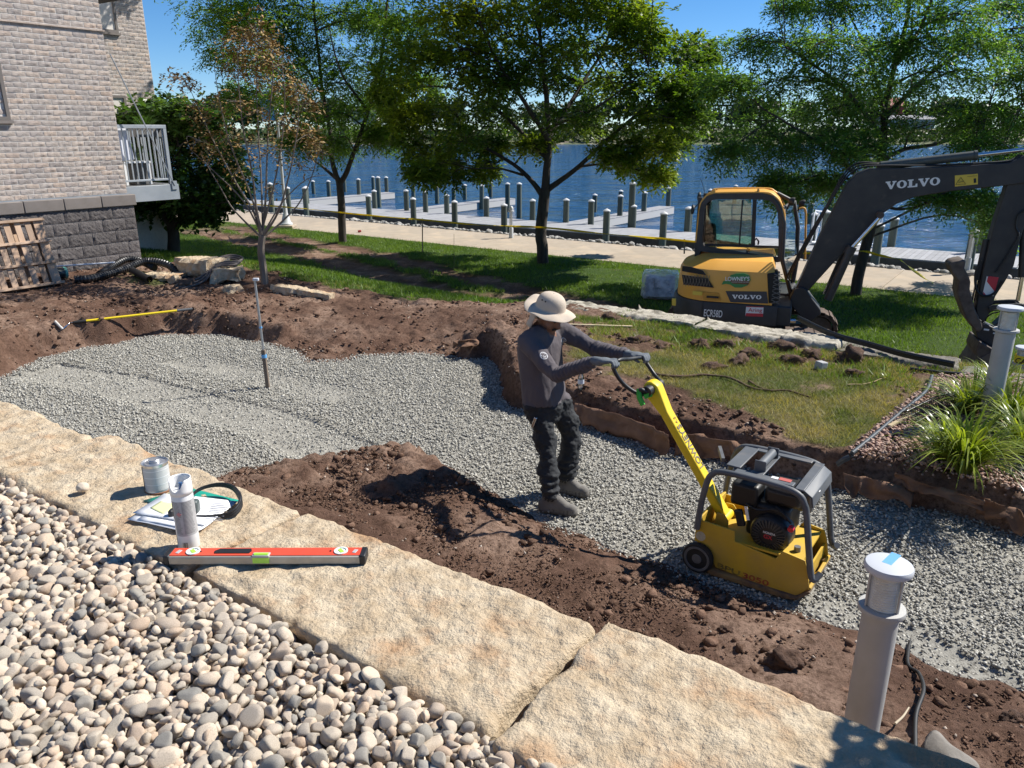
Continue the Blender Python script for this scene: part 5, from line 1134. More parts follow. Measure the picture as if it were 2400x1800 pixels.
st_ = MB(); st_.box((-.28, .42, 1.25), (.5, .5, .16)); st_.build('seat', M_SEAT, cabf, bevel=.05); st_ = MB(); st_.box((-.52, .42, 1.62), (.13, .46, .66), np.array(Matrix.Rotation(-.12, 3, 'Y'))); st_.build('seat_back', M_SEAT, cabf, bevel=.05)
for y in (.12, .74): st_ = MB(); st_.tube([(.0, y, 1.25), (.04, y, 1.5), (.08, y, 1.62)], [.018, .014, .026], 8); st_.box((-.05, y, 1.2), (.4, .14, .2)); st_.build('control_lever', M_BLACK, cabf, smooth=40)
m = MB(); m.tube([E(*qe(*p), .35) for p in [(990, 640), (985, 610), (1005, 585), (1025, 610), (1020, 640)]], .016, 6); m.build('lever_loop', pm('brown_grip', (.06, .025, .015), rough=.5), cabf, smooth=60)
m = MB(); m.box((.45, .45, 1.05), (.3, .8, .25)); m.build('console', M_CHAR, cabf, bevel=.02)
# lamps, mirrors, rail, aerial
for px, y in (((1310, 265), .1), ((1400, 285), .7)):
    m = MB(); c_ = E(*qe(*px), y); m.lathe([(.03, -.05), (.065, .0), (.065, .04)], c_, (1, 0, -.15), 12); m.tube([c_ - [.02, 0, .0], c_ - [.05, 0, .12]], .015, 6); m.build('work_lamp', M_BLACK, cabf, smooth=40)
for k, (pa, pb) in enumerate((((530, 262), (455, 335)), ((560, 215), (510, 222)))):
    a, b_ = E(*qe(*pa), .93 if k else .1), E(*qe(*pb), .93 if k else -.15); m = MB(); m.tube([a, b_], .009, 6); m.lathe([(.0, -.02), (.07, -.015), (.075, .01), (.0, .03)], b_, (-.9, -.3, .1), 14); m.build('mirror', M_BLACK, cabf, smooth=40)
m = MB(); m.tube([E(*qe(*p), .6) for p in [(562, 205), (545, 130), (522, 65)]], .004, 5); m.build('aerial', M_BLACK, cabf)
m = MB(); m.tube(catmull([E(*qe(*p), .30) for p in [(1375, 330), (1410, 322), (1432, 360), (1430, 560), (1425, 765)]], 4), .016, 8); m.build('grab_rail', M_YEL, cabf, smooth=60)
for px in ((640, 192), (1020, 188)): c_ = E(*qe(*px), YR); m = MB(); m.box(c_ + [0, .02, .03], (.05, .05, .06), taper=(.5, .8)); m.build('lifting_lug', M_YEL, cabf)
# ---- swing post and boom
BY = -.15
def eprism(px, conv, y0, y1, name, mat, parent, bevel=.012, yp=None):
    P_ = [E(*conv(*p), BY if yp is None else yp) for p in px]; pts = [(p[0], p[2]) for p in P_]
    ar = sum(pts[i][0] * pts[(i + 1) % len(pts)][1] - pts[(i + 1) % len(pts)][0] * pts[i][1] for i in range(len(pts)))
    if ar < 0: pts = pts[::-1]
    m = MB(); m.prism(pts, (0, 0, 0), (1, 0, 0), (0, 0, 1), (0, 1, 0), y0, y1); m.f = [f[::-1] for f in m.f]; return m.build(name, mat, parent, bevel=bevel)
kp = eprism([(1330, 1010), (1390, 985), (1430, 1000), (1480, 1080), (1555, 1180), (1560, 1215), (1500, 1260), (1450, 1325), (1390, 1330), (1380, 1230), (1300, 1140), (1295, 1080)], qe, BY - .2, BY + .2, 'swing_post', M_BOOM, ex)
m = MB(); m.cyl(E(*qe(1145, 1290), -.5), E(*qe(1345, 1298), -.5), .035); m.build('swing_cylinder_rod', M_STEEL, kp, smooth=40)
m = MB(); m.cyl(E(*qe(1440, 1230), -.2), E(*qe(1440, 1345), -.2), .05); m.build('swing_pin', M_WORN, kp, smooth=40)
bo = eprism([(862, 1600), (900, 1520), (1000, 1300), (1118, 1075), (1150, 1015), (1200, 962), (1270, 935), (1480, 932), (1800, 918), (2040, 902), (2120, 862), (2180, 870), (2200, 960), (2140, 1012), (2040, 1025), (1720, 1058), (1520, 1090), (1420, 1128), (1345, 1180), (1260, 1270), (1080, 1445), (935, 1605), (895, 1625)], qb, BY - .14, BY + .14, 'boom', M_BOOM, ex)
volvo(qb, (1366, 1053), (1668, 1027), .110, BY - .143, bo)
sg = eprism([(1738, 972), (1864, 962), (1864, 1020), (1738, 1033)], qb, BY - .146, BY - .142, 'warning_sign', M_YST, bo, bevel=0)
def tri_sign(px3, conv, y): a, b_, c_ = [E(*conv(*p), BY) + [0, y - BY, 0] for p in px3]; m = MB(); m.bar(a, b_, .003, .012, (0, 1, 0)); m.bar(b_, c_, .003, .012, (0, 1, 0)); m.bar(c_, a, .003, .012, (0, 1, 0)); return m
m = tri_sign([(1742, 1022), (1796, 1020), (1770, 982)], qb, BY - .148); m.bar(E(*qb(1757, 1010), BY) + [0, -.148, 0], E(*qb(1783, 1003), BY) + [0, -.148, 0], .003, .03, (0, 1, 0)); m.bar(E(*qb(1805, 978), BY) + [0, -.148, 0], E(*qb(1860, 973), BY) + [0, -.148, 0], .003, .015, (0, 1, 0)); m.bar(E(*qb(1847, 988), BY) + [0, -.148, 0], E(*qb(1848, 1012), BY) + [0, -.148, 0], .003, .03, (1, 0, 0)); m.build('warning_symbol', M_BLACK, sg)
def ecyl(pa, pb, conv, r, name, mat, parent, y=BY, seg=14): m = MB(); m.cyl(E(*conv(*pa), BY) + [0, y - BY, 0], E(*conv(*pb), BY) + [0, y - BY, 0], r, seg); return m.build(name, mat, parent, smooth=40)
ac = ecyl((1335, 922), (1870, 862), qb, .062, 'arm_cylinder', M_PIPE_E, bo); ecyl((1870, 862), (2250, 818), qb, .030, 'rod', M_STEEL, ac); ecyl((1855, 864), (1873, 862), qb, .070, 'gland', M_PIPE_E, ac); ecyl((1315, 925), (1340, 921), qb, .045, 'eye', M_WORN, ac)
for y in (BY - .22, BY + .22):
    bc = ecyl((1040, 1650), (1165, 1372), qb, .060, 'boom_cylinder', M_BOOM, bo, y); ecyl((1165, 1372), (1330, 1190), qb, .030, 'rod', M_STEEL, bc, y); ecyl((1150, 1400), (1172, 1358), qb, .075, 'gland', M_BOOM, bc, y)
m = MB(); m.cyl(E(*qb(1325, 1185), BY) + [0, -.27, 0], E(*qb(1325, 1185), BY) + [0, .27, 0], .05, 14); m.build('cylinder_pin', M_WORN, bo, smooth=40)
for k, off in enumerate((0, 14, 28)):
    m = MB(); m.tube(catmull([E(*qb(*p), BY) + [0, -.10 + .07 * k, 0] for p in [(850 - off, 1560), (850 - off, 1500 + off), (940 - off * .5, 1330), (1050, 1130 - off * .4), (1130, 1000 - off), (1210, 935 - off), (1330, 918 - off * .4), (1600, 918), (1900, 905), (2060, 892), (2110, 860)]], 4), .014, 6); m.build('hose', M_BLACK, bo, smooth=60)
# ---- arm, links, thumb, coupler, bucket
ar = eprism([(1190, 210), (1250, 160), (1330, 150), (1360, 260), (1310, 480), (1255, 660), (1205, 860), (1150, 960), (1085, 1060), (1040, 1180), (1005, 1235), (960, 1195), (955, 1140), (1000, 900), (1045, 700), (1085, 560), (1150, 360)], qa, BY - .11, BY + .11, 'arm', M_BOOM, ex)
mk = eprism([(1025, 928), (1103, 935), (1070, 1060), (1000, 1050), (1000, 1035)], qa, BY - .116, BY - .111, 'hazard_marker', M_WLET, ar, bevel=0); eprism([(1048, 928), (1103, 935), (1100, 950), (1078, 1030), (1025, 962), (1033, 928)], qa, BY - .119, BY - .117, 'red_stripe', M_REDS, mk, bevel=0); eprism([(1002, 1030), (1020, 1052), (1000, 1050)], qa, BY - .119, BY - .117, 'red_stripe', M_REDS, mk, bevel=0)
bkc = ecyl((1290, 560), (1275, 940), qa, .052, 'bucket_cylinder', M_BOOM, ar, BY); ecyl((1275, 940), (1245, 1100), qa, .028, 'rod', M_STEEL, bkc, BY)
for y in (BY - .17, BY + .13): eprism([(1030, 1130), (1060, 1115), (1200, 1105), (1260, 1105), (1278, 1130), (1240, 1145), (1120, 1135), (1050, 1150), (1040, 1170)], qa, y, y + .04, 'rocker_link', M_BOOM, ar)
m = MB(); m.bar(E(*qa(1255, 1125), BY), E(*qa(1090, 1270), BY), .2, .08); m.build('push_link', M_BOOM, ar, bevel=.01)
for k in range(3): m = MB(); m.tube(catmull([E(*qa(*p), BY) + [0, -.05 + .04 * k, 0] for p in [(1000 + 15 * k, 1240), (1060, 1185 - 12 * k), (1130, 1165 - 8 * k), (1190, 1120)]], 4), .010, 6); m.build('hose', M_BLACK, ar, smooth=60)
m = MB(); m.tube(catmull([E(*qa(*p), BY) + [0, -.14, 0] for p in [(985, 820), (950, 900), (950, 1000), (985, 1050), (1040, 1055), (1090, 1020), (1130, 960)]], 4), .018, 6); m.build('hose', M_BLACK, ar, smooth=60)
m = MB(); m.tube(catmull([E(*qa(*p), BY) + [0, -.14, 0] for p in [(1290, 480), (1230, 520), (1215, 600), (1235, 650), (1200, 720), (1120, 850), (1080, 900)]], 4), .013, 6); m.build('hose', M_BLACK, ar, smooth=60)
th_c = ecyl((1035, 690), (975, 960), qa, .045, 'thumb_cylinder', M_BOOM, ar, BY); ecyl((975, 960), (945, 1100), qa, .025, 'rod', M_STEEL, th_c, BY)
tmb = eprism([(768, 850), (790, 828), (860, 813), (880, 818), (870, 870), (900, 925), (910, 960), (905, 1010), (940, 1140), (985, 1235), (990, 1270), (965, 1292), (935, 1275), (875, 1195), (840, 1100), (820, 1030), (830, 955), (790, 905)], qa, BY - .2, BY + .2, 'thumb', M_WORN, ex, bevel=.02)
cp = eprism([(985, 1240), (1010, 1238), (1130, 1295), (1125, 1400), (1040, 1385), (955, 1330), (950, 1290)], qa, BY - .16, BY + .16, 'quick_coupler', M_BOOM, ex)
m = MB(); m.bar(E(*qa(1000, 1275), BY) + [0, -.164, 0], E(*qa(1035, 1280), BY) + [0, -.164, 0], .006, .025); m.bar(E(*qa(1062, 1300), BY) + [0, -.164, 0], E(*qa(1085, 1303), BY) + [0, -.164, 0], .006, .02); m.build('coupler_label', M_WLET, cp)
bk = MB(); bp_ = [E(*qa(*p), BY) for p in [(955, 1335), (930, 1400), (935, 1430), (880, 1510), (860, 1570), (960, 1640), (1080, 1640), (1150, 1560), (1160, 1430), (1120, 1395), (1040, 1385)]]
bk.prism([(p[0], p[2]) for p in bp_], (0, 0, 0), (1, 0, 0), (0, 0, 1), (0, 1, 0), BY - .34, BY + .34); bk.f = [f[::-1] for f in bk.f]; bko = bk.build('bucket', M_WORN, ex, bevel=.02)
eprism([(940, 1490), (965, 1440), (1030, 1405), (1085, 1470), (1095, 1560), (930, 1600)], qa, BY - .365, BY - .342, 'side_cutter', pm('worn_plate', (.17, .13, .11), (.11, .085, .07), 6, .75), bko, bevel=.004)
for k in range(5): m = MB(); c_ = E(*qa(870, 1575), BY) + [0, -.28 + .14 * k, 0]; m.box(c_, (.12, .07, .05), np.array(Matrix.Rotation(.8, 3, 'Y'))); m.build('tooth', M_WORN, bko, bevel=.008)
# ---- tracks
def track(y, name='track'):
    x0, x1, h, wd = -1.2, 1.58, .56, .40; r = h / 2; pts = []
    for a in np.linspace(-90, 90, 12): pts.append((x1 - r + r * math.cos(math.radians(a)), r + r * math.sin(math.radians(a))))
    for a in np.linspace(90, 270, 12): pts.append((x0 + r + r * math.cos(math.radians(a)), r + r * math.sin(math.radians(a))))
    inn = [(x1 - r + (p[0] - (x1 - r)) * .8 if p[0] > x1 - r else (x0 + r + (p[0] - x0 - r) * .8 if p[0] < x0 + r else p[0]), r + (p[1] - r) * .8) for p in pts]
    m = MB(); k = len(pts); vs = [(p[0], y - wd / 2, p[1]) for p in pts] + [(p[0], y - wd / 2, p[1]) for p in inn] + [(p[0], y + wd / 2, p[1]) for p in pts] + [(p[0], y + wd / 2, p[1]) for p in inn]; fs = []
    for i in range(k): j = (i + 1) % k; fs += [[i, j, k + j, k + i], [2 * k + i, 3 * k + i, 3 * k + j, 2 * k + j], [i, 2 * k + i, 2 * k + j, j], [k + i, k + j, 3 * k + j, 3 * k + i]]
    m.add(vs, fs); t_ = m.build(name, M_TRACK, ex)
    P_ = np.array(pts + [pts[0]]); seg = np.linalg.norm(np.diff(P_, axis=0), axis=1); cum = np.r_[0, np.cumsum(seg)]; n = 44; lm = None
    for i in range(n):
        d = cum[-1] * i / n; q = int(np.searchsorted(cum, d, 'right') - 1); f_ = (d - cum[q]) / max(seg[q], 1e-9); p = P_[q] + (P_[q + 1] - P_[q]) * f_; tg = (P_[q + 1] - P_[q]) / max(seg[q], 1e-9); a = math.atan2(tg[1], tg[0])
        if lm is None: mm = MB(); mm.box((0, 0, -.012), (.055, wd, .05), taper=(1.3, 1)); o = mm.build('lug', M_TRACK, t_); lm = o.data
        else: o = link('lug', lm, None, t_)
        o.location = (p[0], y, p[1]); o.rotation_euler = (0, -a + math.pi, 0)
    for xx, rr in ((x1 - r, .2), (x0 + r, .2)): mm = MB(); mm.lathe([(.05, -wd / 2 + .03), (rr, -wd / 2 + .05), (rr, wd / 2 - .05), (.05, wd / 2 - .03)], (xx, y, r), (0, 1, 0), 16); mm.build('idler', M_WORN, t_, smooth=40)
    mm = MB(); mm.box(((x0 + x1) / 2, y, .24), (x1 - x0 - .7, wd * .7, .2)); mm.build('track_frame', M_CHAR, t_)
track(-.77); track(.77)
m = MB(); m.box((.15, 0, .36), (1.3, 1.3, .24)); m.cyl((.05, 0, .45), (.05, 0, .62), .45, 24); m.build('undercarriage', M_CHAR, ex)
# ================================================================== PLATE COMPACTOR
KT = 4.27
kc = thing('plate_compactor', 'yellow reversible plate compactor with black engine on the gravel', 'compactor', S(-1.2, 4.5, .012), _A)
def K(px, py, t):
    P_ = PT(px, py, t); s, _ = ST(P_); return np.array([s + 1.2, t - 4.5, P_[2] - .012])
qk = lambda x, y: (1500 + x / 3.687, 1000 + y / 3.687)
qp = lambda x, y: (1050 + x / 2.72, 640 + y / 2.72)
M_KY = pm('compactor_yellow', (.62, .395, .025), (.52, .33, .035), 6, .55, c3=(.42, .29, .08), s3=4, t3=(.45, .85), rough2=.75, bump=.12, bscale=60, detail=10); M_KY2 = pm('handle_yellow', (.80, .58, .015), (.78, .55, .02), 4, .4, rough2=.55)
M_KG = pm('guard_grey', (.085, .092, .10), (.125, .132, .14), 6, .5, c3=(.16, .15, .14), s3=9, t3=(.6, .72)); M_ENG = pm('engine_black', (.010, .010, .011), (.018, .018, .018), 9, .35, rough2=.6); M_RUST = pm('plate_rust', (.30, .19, .07), (.17, .10, .055), 7, .75, bump=.3, c3=(.09, .065, .05), s3=5); M_CAST_E = pm('engine_cast', (.13, .13, .13), (.2, .2, .2), 12, .5, metal=.5)
HWK = .23
# base plate with turned-up rims
m = MB(); prof = [(-.36, .07), (-.30, .018), (-.22, 0), (.24, 0), (.31, .018), (.385, .09), (.375, .10), (.30, .035), (-.29, .035), (-.35, .085)]
m.prism(prof, (0, 0, 0), (1, 0, 0), (0, 0, 1), (0, 1, 0), -HWK - .025, HWK + .025); m.f = [f[::-1] for f in m.f]; bp0 = m.build('base_plate', M_RUST, kc, bevel=.006)
for y in (-.16, 0, .16): m = MB(); m.bar((.31, y, .05), (.375, y, .105), .03, .012); m.build('rim_rib', M_KY, bp0)
m = MB(); m.bar((.37, -HWK, .105), (.37, HWK, .105), .02, .018); m.build('rim_bar', M_KY, bp0, bevel=.004)
# side panels
sp = [(500, 800), (478, 900), (470, 985), (545, 1010), (590, 1060), (615, 1130), (650, 1215), (1000, 1350), (1338, 1478), (1462, 1395), (1445, 1240), (1425, 1160), (1232, 1078), (1172, 1142), (818, 992), (818, 902)]
for y, nm in ((-HWK, 'side_panel'), (HWK - .012, 'side_panel')):
    pts = [K(*qk(*p), KT) for p in sp]; m = MB(); m.prism([(p[0], p[2]) for p in pts], (0, y, 0), (1, 0, 0), (0, 0, 1), (0, 1, 0), 0, .012); m.f = [f[::-1] for f in m.f] ; o = m.build(nm, M_KY, kc, bevel=.003)
    if y < 0: spn = o
b_ = K(*qk(650, 1215), KT); e_ = K(*qk(1338, 1478), KT)
m = MB(); m.box((.02, 0, .16), (.50, 2 * HWK - .03, .10)); m.build('exciter_housing', M_KY, kc, bevel=.01)
m = MB(); m.box((-.335, 0, .24), (.02, 2 * HWK - .026, .26)); m.build('rear_panel', M_KY, kc, bevel=.004); m = MB(); m.box((.335, 0, .14), (.012, 2 * HWK - .026, .10)); m.build('front_panel', M_KY, kc)
m = MB(); m.box((.0, 0, .26), (.62, 2 * HWK - .026, .014)); m.build('engine_deck', M_KY, kc)
for y in (-.12, .12): m = MB(); m.cyl((.25, y, .266), (.25, y, .30), .02, 12); m.build('deck_bolt', M_CAST_E, kc)
m = MB(); c_ = K(*qk(525, 945), KT); m.lathe([(.0, 0), (.032, 0), (.032, .004), (0, .004)], (c_[0], -HWK - .004, c_[2]), (0, 1, 0), 20); m.build('round_badge', pm('worn_badge', (.55, .52, .42), (.4, .36, .25), 40, .6), spn)
def ktext(s, p0, p1, h, mat, parent, y=-HWK - .002):
    a = K(*qk(*p0), KT); b2 = K(*qk(*p1), KT); a[1] = b2[1] = y; W_ = lambda p: np.array(S(p[0] - 1.2, p[1] + 4.5, p[2] + .012)); A_, B_ = W_(a), W_(b2); d = B_ - A_; L = np.linalg.norm(d); d /= L; up_ = np.cross(d, V3); up_ = up_ if up_[2] > 0 else -up_
    o = text_obj(s, h, A_, d, up_, mat, parent, font_bold=True); vs = np.array([v.co[:] for v in o.data.vertices]); Mi = np.array(root_matrix(kc).inverted()); dl = Mi[:3, :3] @ d; al = Mi[:3, :3] @ A_ + Mi[:3, 3]; t_ = (vs - al) @ dl; vs = vs + (t_ * (L / t_.max() - 1))[:, None] * dl; o.data.vertices.foreach_set('co', vs.astype(np.float32).ravel()); o.data.update(); return o
ktext('BPU', (660, 1212), (860, 1290), .05, pm('faded_black', (.10, .075, .03), (.42, .29, .04), 18, .6), spn); ktext('3050', (880, 1298), (1110, 1378), .05, pm('faded_red', (.33, .05, .03), (.45, .16, .03), 18, .6), spn)
# rear wheels
for y in (-HWK - .03, HWK + .03):
    c_ = K(*qk(500, 1130), KT - .03); c_[1] = y; w_ = MB(); w_.lathe([(.085, -.022), (.098, -.02), (.104, 0), (.098, .02), (.085, .022)], c_, (0, 1, 0), 26, closed=False); wo = w_.build('wheel', M_BLACK, kc, smooth=35)
    r_ = MB(); r_.lathe([(.0, -.026), (.03, -.026), (.034, -.018), (.066, -.018), (.072, -.026), (.085, -.026), (.085, .026), (0, .026)], c_, (0, 1, 0), 26); r_.build('rim', pm('rim_grey', (.10, .10, .10), (.16, .155, .15), 10, .6), wo, smooth=35)
    for k in range(5): a = k * 2 * math.pi / 5; q = MB(); q.cyl(c_ + [.052 * math.cos(a), -.0195 if y < 0 else .0195, .052 * math.sin(a)], c_ + [.052 * math.cos(a), -.0175 if y < 0 else .0175, .052 * math.sin(a)], .011, 10); q.build('rim_hole', M_ENG, wo)
# roll cage
near = [K(*qk(*p), KT - .01) for p in [(492, 880), (512, 760), (545, 600), (590, 455), (625, 412), (690, 390), (900, 430), (1230, 520), (1370, 585), (1420, 660), (1440, 760), (1462, 1100), (1475, 1260), (1500, 1325), (1545, 1295)]]
near = [np.array([p[0], -HWK - .012 if i < 14 else -HWK + .03, p[2]]) for i, p in enumerate(near)]
cg = MB(); cg.tube(catmull(near, 4), .0195, 10); cgo = cg.build('roll_cage', M_KG, kc, smooth=60)
cg = MB(); cg.tube(catmull([np.array([p[0], -p[1], p[2]]) for p in near], 4), .0195, 10); cg.build('roll_cage', M_KG, kc, smooth=60)
zt = float(np.mean([near[5][2], near[7][2]])) 
xr, xf = near[5][0], near[8][0]
m = MB(); m.box((xr + .05, .03, zt + .012), (.09, 2 * HWK - .1, .012)); m.box((xf + .0, 0, zt + .002), (.055, 2 * HWK, .012)); m.box(((xr + xf) / 2 + .02, -HWK + .035, zt + .010), (xf - xr - .12, .06, .012)); m.box(((xr + xf) / 2 + .02, HWK - .025, zt + .010), (xf - xr - .12, .05, .012)); m.box(((xr + xf) / 2 - .03, 0, zt + .011), (.075, 2 * HWK - .12, .012)); tp = m.build('top_guard', M_KG, kc, bevel=.004)
m = MB(); m.prism([(0, 0), (.055, -.035), (.066, -.10), (.056, -.10), (.046, -.042), (-.005, -.01)], (xf + .02, 0, zt + .005), (1, 0, 0), (0, 0, 1), (0, 1, 0), -HWK + .01, HWK - .01); m.f = [f[::-1] for f in m.f]; m.build('front_guard', M_KG, tp, bevel=.004)
m = MB(); m.cyl(((xr + xf) / 2 - .03, -.12, zt + .05), ((xr + xf) / 2 - .03, .12, zt + .05), .028, 18); m.build('lifting_roller', M_KG, tp, smooth=40)
for y in (-.125, .125): m = MB(); m.box(((xr + xf) / 2 - .03, y, zt + .045), (.07, .012, .075)); m.build('roller_bracket', M_KG, tp, bevel=.004)
m = MB(); c_ = np.array([xf + .055, -.07, zt - .028]); m.lathe([(0, 0), (.032, 0), (.032, .002), (0, .002)], c_, (.62, 0, .78), 20); bd = m.build('round_sticker', M_WLET, tp); m = MB(); m.lathe([(0, .002), (.014, .002), (.014, .003), (0, .003)], c_, (.62, 0, .78), 5); m.build('sticker_mark', M_REDS, bd)
m = MB(); m.box((xf - .10, -HWK + .06, zt + .018), (.07, .04, .002)); m.build('red_label', pm('red_label', (.45, .10, .08), rough=.6), tp); m = MB(); m.box((xf - .16, -HWK + .055, zt + .018), (.04, .03, .002)); m.build('white_label', M_WLET, tp)
m = MB(); m.bar((xr - .02, -.14, zt + .035), (xr - .09, -.02, zt + .06), .02, .03); m.build('throttle_bracket', M_CAST_E, tp)
# engine
m = MB(); m.box((.05, .03, .40), (.26, .30, .24)); en = m.build('engine', M_ENG, kc, bevel=.03)
rc = K(*qk(1110, 940), KT + .05); rc = np.array([rc[0], -.155, rc[2]])
m = MB(); m.lathe([(.0, -.035), (.05, -.035), (.105, -.022), (.122, .0), (.125, .05), (.13, .09)], rc, (0, 1, 0), 32); ro = m.build('recoil_cover', M_ENG, en, smooth=40)
for k in range(28): a = k * 2 * math.pi / 28; q = MB(); d = np.array([math.cos(a), 0, math.sin(a)]); q.bar(rc + d * .055 + [0, -.038, 0], rc + d * .10 + [0, -.027, 0], .006, .008, d); q.build('cooling_fin', pm('fin_grey', (.045, .045, .045), rough=.4), ro)
W_ = lambda p: np.array(S(p[0] - 1.2, p[1] + 4.5, p[2] + .012))
text_obj('HONDA', .020, W_(rc + [-.032, -.0365, .014]), U3, (0, 0, 1), M_WLET, ro, font_bold=True); text_obj('GX', .036, W_(rc + [-.026, -.0365, -.018]), U3, (0, 0, 1), M_REDS, ro, font_bold=True)
m = MB(); m.box((-.10, -.06, .545), (.17, .16, .15)); m.build('air_filter', M_ENG, en, bevel=.02); m = MB(); m.box((.12, .02, .575), (.22, .26, .11)); m.build('fuel_tank', pm('tank_dark', (.022, .02, .019), rough=.45), en, bevel=.03)
m = MB(); m.lathe([(.03, 0), (.03, .02), (.024, .024)], (.10, -.02, .63), (0, 0, 1), 16); m.build('fuel_cap', M_ENG, en, smooth=40); m = MB(); m.box((.20, .13, .50), (.12, .1, .14)); m.build('muffler', M_CAST_E, en, bevel=.02)
m = MB(); m.cyl((.21, -.15, .43), (.21, -.18, .425), .018, 12); m.build('spark_cap', M_REDS, en, smooth=40); m = MB(); m.tube(catmull([(.10, -.13, .53), (.16, -.15, .50), (.2, -.14, .45)], 4), .008, 6); m.tube(catmull([(-.08, -.14, .5), (.0, -.16, .49), (.1, -.15, .52)], 4), .007, 6); m.build('cables', M_ENG, en, smooth=60)
m = MB(); m.box((-.055, -.185, .46), (.018, .006, .09), np.array(Matrix.Rotation(-.25, 3, 'Y'))); m.build('spec_label', M_WLET, en); m = MB(); m.box((-.10, -.17, .41), (.05, .03, .11), np.array(Matrix.Rotation(-.3, 3, 'Y'))); m.build('stop_switch', M_ENG, en, bevel=.008)
# tow bar / handle
h0 = K(1700, 1211, 4.5); h1 = K(1528, 905, 4.5); h0[1] = h1[1] = 0
d, sx, sy = frame_from(h1 - h0, (0, 1, 0))            # sx in the vertical plane, sy across
L = np.linalg.norm(h1 - h0); m = MB(); R_ = np.stack([d, sx, sy], 1)
m.prism([(-.02, -.03), (L * .80, -.028), (L * .93, -.05), (L * .985, -.058), (L * 1.03, -.035), (L * 1.045, .0), (L * 1.03, .035), (L * .985, .058), (L * .93, .05), (L * .80, .028), (-.02, .03)], h0, d, sx, sy, -.045, .045); hb = m.build('handle_beam', M_KY2, kc, bevel=.012, seg=3)
m = MB(); m.cyl(h0 + np.array([0, -.07, 0]), h0 + np.array([0, .07, 0]), .035, 18); m.build('pivot', M_KY2, kc, smooth=40)
for y in (-.085, .085): m = MB(); m.prism([(-.05, -.09), (.06, -.09), (.05, .02), (.02, .06), (-.03, .06)], h0 + np.array([0, y, 0]), (1, 0, 0), (0, 0, 1), (0, 1, 0), -.006, .006); m.build('pivot_lug', M_KY, kc, bevel=.004)
hc = h0 + d * L * .985; m = MB(); m.cyl(hc + [0, -.105, 0], hc + [0, .105, 0], .036, 20); hub = m.build('rotary_hub', M_ENG, kc, smooth=40)
nf = sx if sx[0] * 1 + sx[2] > 0 else -sx
txo = h0 + d * L * .66 + np.array([0, -.0, 0])
# worn stencil on the upper face of the beam
fx = nf * .031; W3 = lambda p: np.array(S(p[0] - 1.2, p[1] + 4.5, p[2] + .012)); D3 = U3 * d[0] + np.array([0, 0, d[2]])
text_obj("LOWNEY'S", .082, W3(h0 + d * L * .36 + fx + [0, .028, 0]), D3, -V3, pm('stencil_dark', (.10, .095, .10), (.3, .24, .1), 25, .6), hb, font_bold=True, sx=.8)
text_obj("4.3", .04, W3(h0 + d * L * .70 + fx + [0, .015, 0]), D3, -V3, pm('stencil_red', (.35, .22, .05), rough=.6), hb)
# handlebar loop
N0, N1, N2 = K(*qp(1235, 780), 4.40), K(*qp(1090, 672), 4.32), K(*qp(1052, 590), 4.30); Fa, Fb, Fc = K(*qp(1360, 740), 4.60), K(*qp(1318, 650), 4.68), K(*qp(1245, 545), 4.70)
hbp = [hc + [0, -.10, 0], hc + [-.03, -.13, .02], N0 + [0, -.0, 0], (N0 + N1) / 2 - [.01, 0, .012], N1, N2, N2 + [.02, .05, .03], (N2 + Fc) / 2 + [.0, 0, .02], Fc + [-.0, -.06, .02], Fc, Fb, Fa + [0, .02, .03], hc + [-.02, .12, .01], hc + [0, .10, 0]]
m = MB(); m.tube(catmull(hbp, 5), .0135, 10); hbo = m.build('handlebar', M_ENG, kc, smooth=60)
m = MB(); m.bar(N0 + [.02, -.01, 0], N0 + [.06, .02, .02], .03, .03); m.tube(catmull([N0 + [-.01, -.02, .05], N0 + [.0, -.035, .0], N0 + [.03, -.035, -.05]], 3), .018, 6); m.build('green_ribbon', pm('ribbon_green', (.05, .42, .04), rough=.6), hbo, smooth=60)
GRIPR = N2; GRIPL = Fc
# ================================================================== PEOPLE
def cone_prim(p1, r1, p2, r2, seg=14, squash=None):
    """closed round cone"""
    p1 = np.array(p1, float); p2 = np.array(p2, float); L = np.linalg.norm(p2 - p1); prof = []
    for a in np.linspace(-90, 0, 5): prof.append((max(1e-4, r1 * math.cos(math.radians(a))), r1 * math.sin(math.radians(a))))
    for q in np.linspace(0, 1, max(3, int(L / .02)))[1:-1]: prof.append((r1 + (r2 - r1) * q, L * q))
    for a in np.linspace(0, 90, 5): prof.append((max(1e-4, r2 * math.cos(math.radians(a))), L + r2 * math.sin(math.radians(a))))
    m = MB(); m.lathe(prof, p1, (p2 - p1) / max(L, 1e-9), seg); return np.concatenate(m.v), m.f
def ell_prim(c, r, R=None, sub=3):
    v, f = ico(sub); v = v * np.array(r); v = v if R is None else v @ np.asarray(R).T; return v + np.array(c), f.tolist()
def ring_prim(rings, seg=24):
    """elliptic loft: (centre, rx, ry)"""
    A_ = [np.r_[np.array(c), rx, ry] for c, rx, ry in rings]; A_ = catmull(A_, 4); rings = [(q[:3], q[3], q[4]) for q in A_]; vs = []; k = len(rings)
    for c, rx, ry in rings:
        for j in range(seg):
            a = 2 * math.pi * j / seg; ca, sa = math.cos(a), math.sin(a); n = 2.5
            vs.append(np.array(c) + [rx * np.sign(ca) * abs(ca) ** (2 / n), ry * np.sign(sa) * abs(sa) ** (2 / n), 0])
    fs = [[i * seg + j, i * seg + (j + 1) % seg, (i + 1) * seg + (j + 1) % seg, (i + 1) * seg + j] for i in range(k - 1) for j in range(seg)] + [list(range(seg))[::-1], list(range((k - 1) * seg, k * seg))]
    return np.array(vs), fs
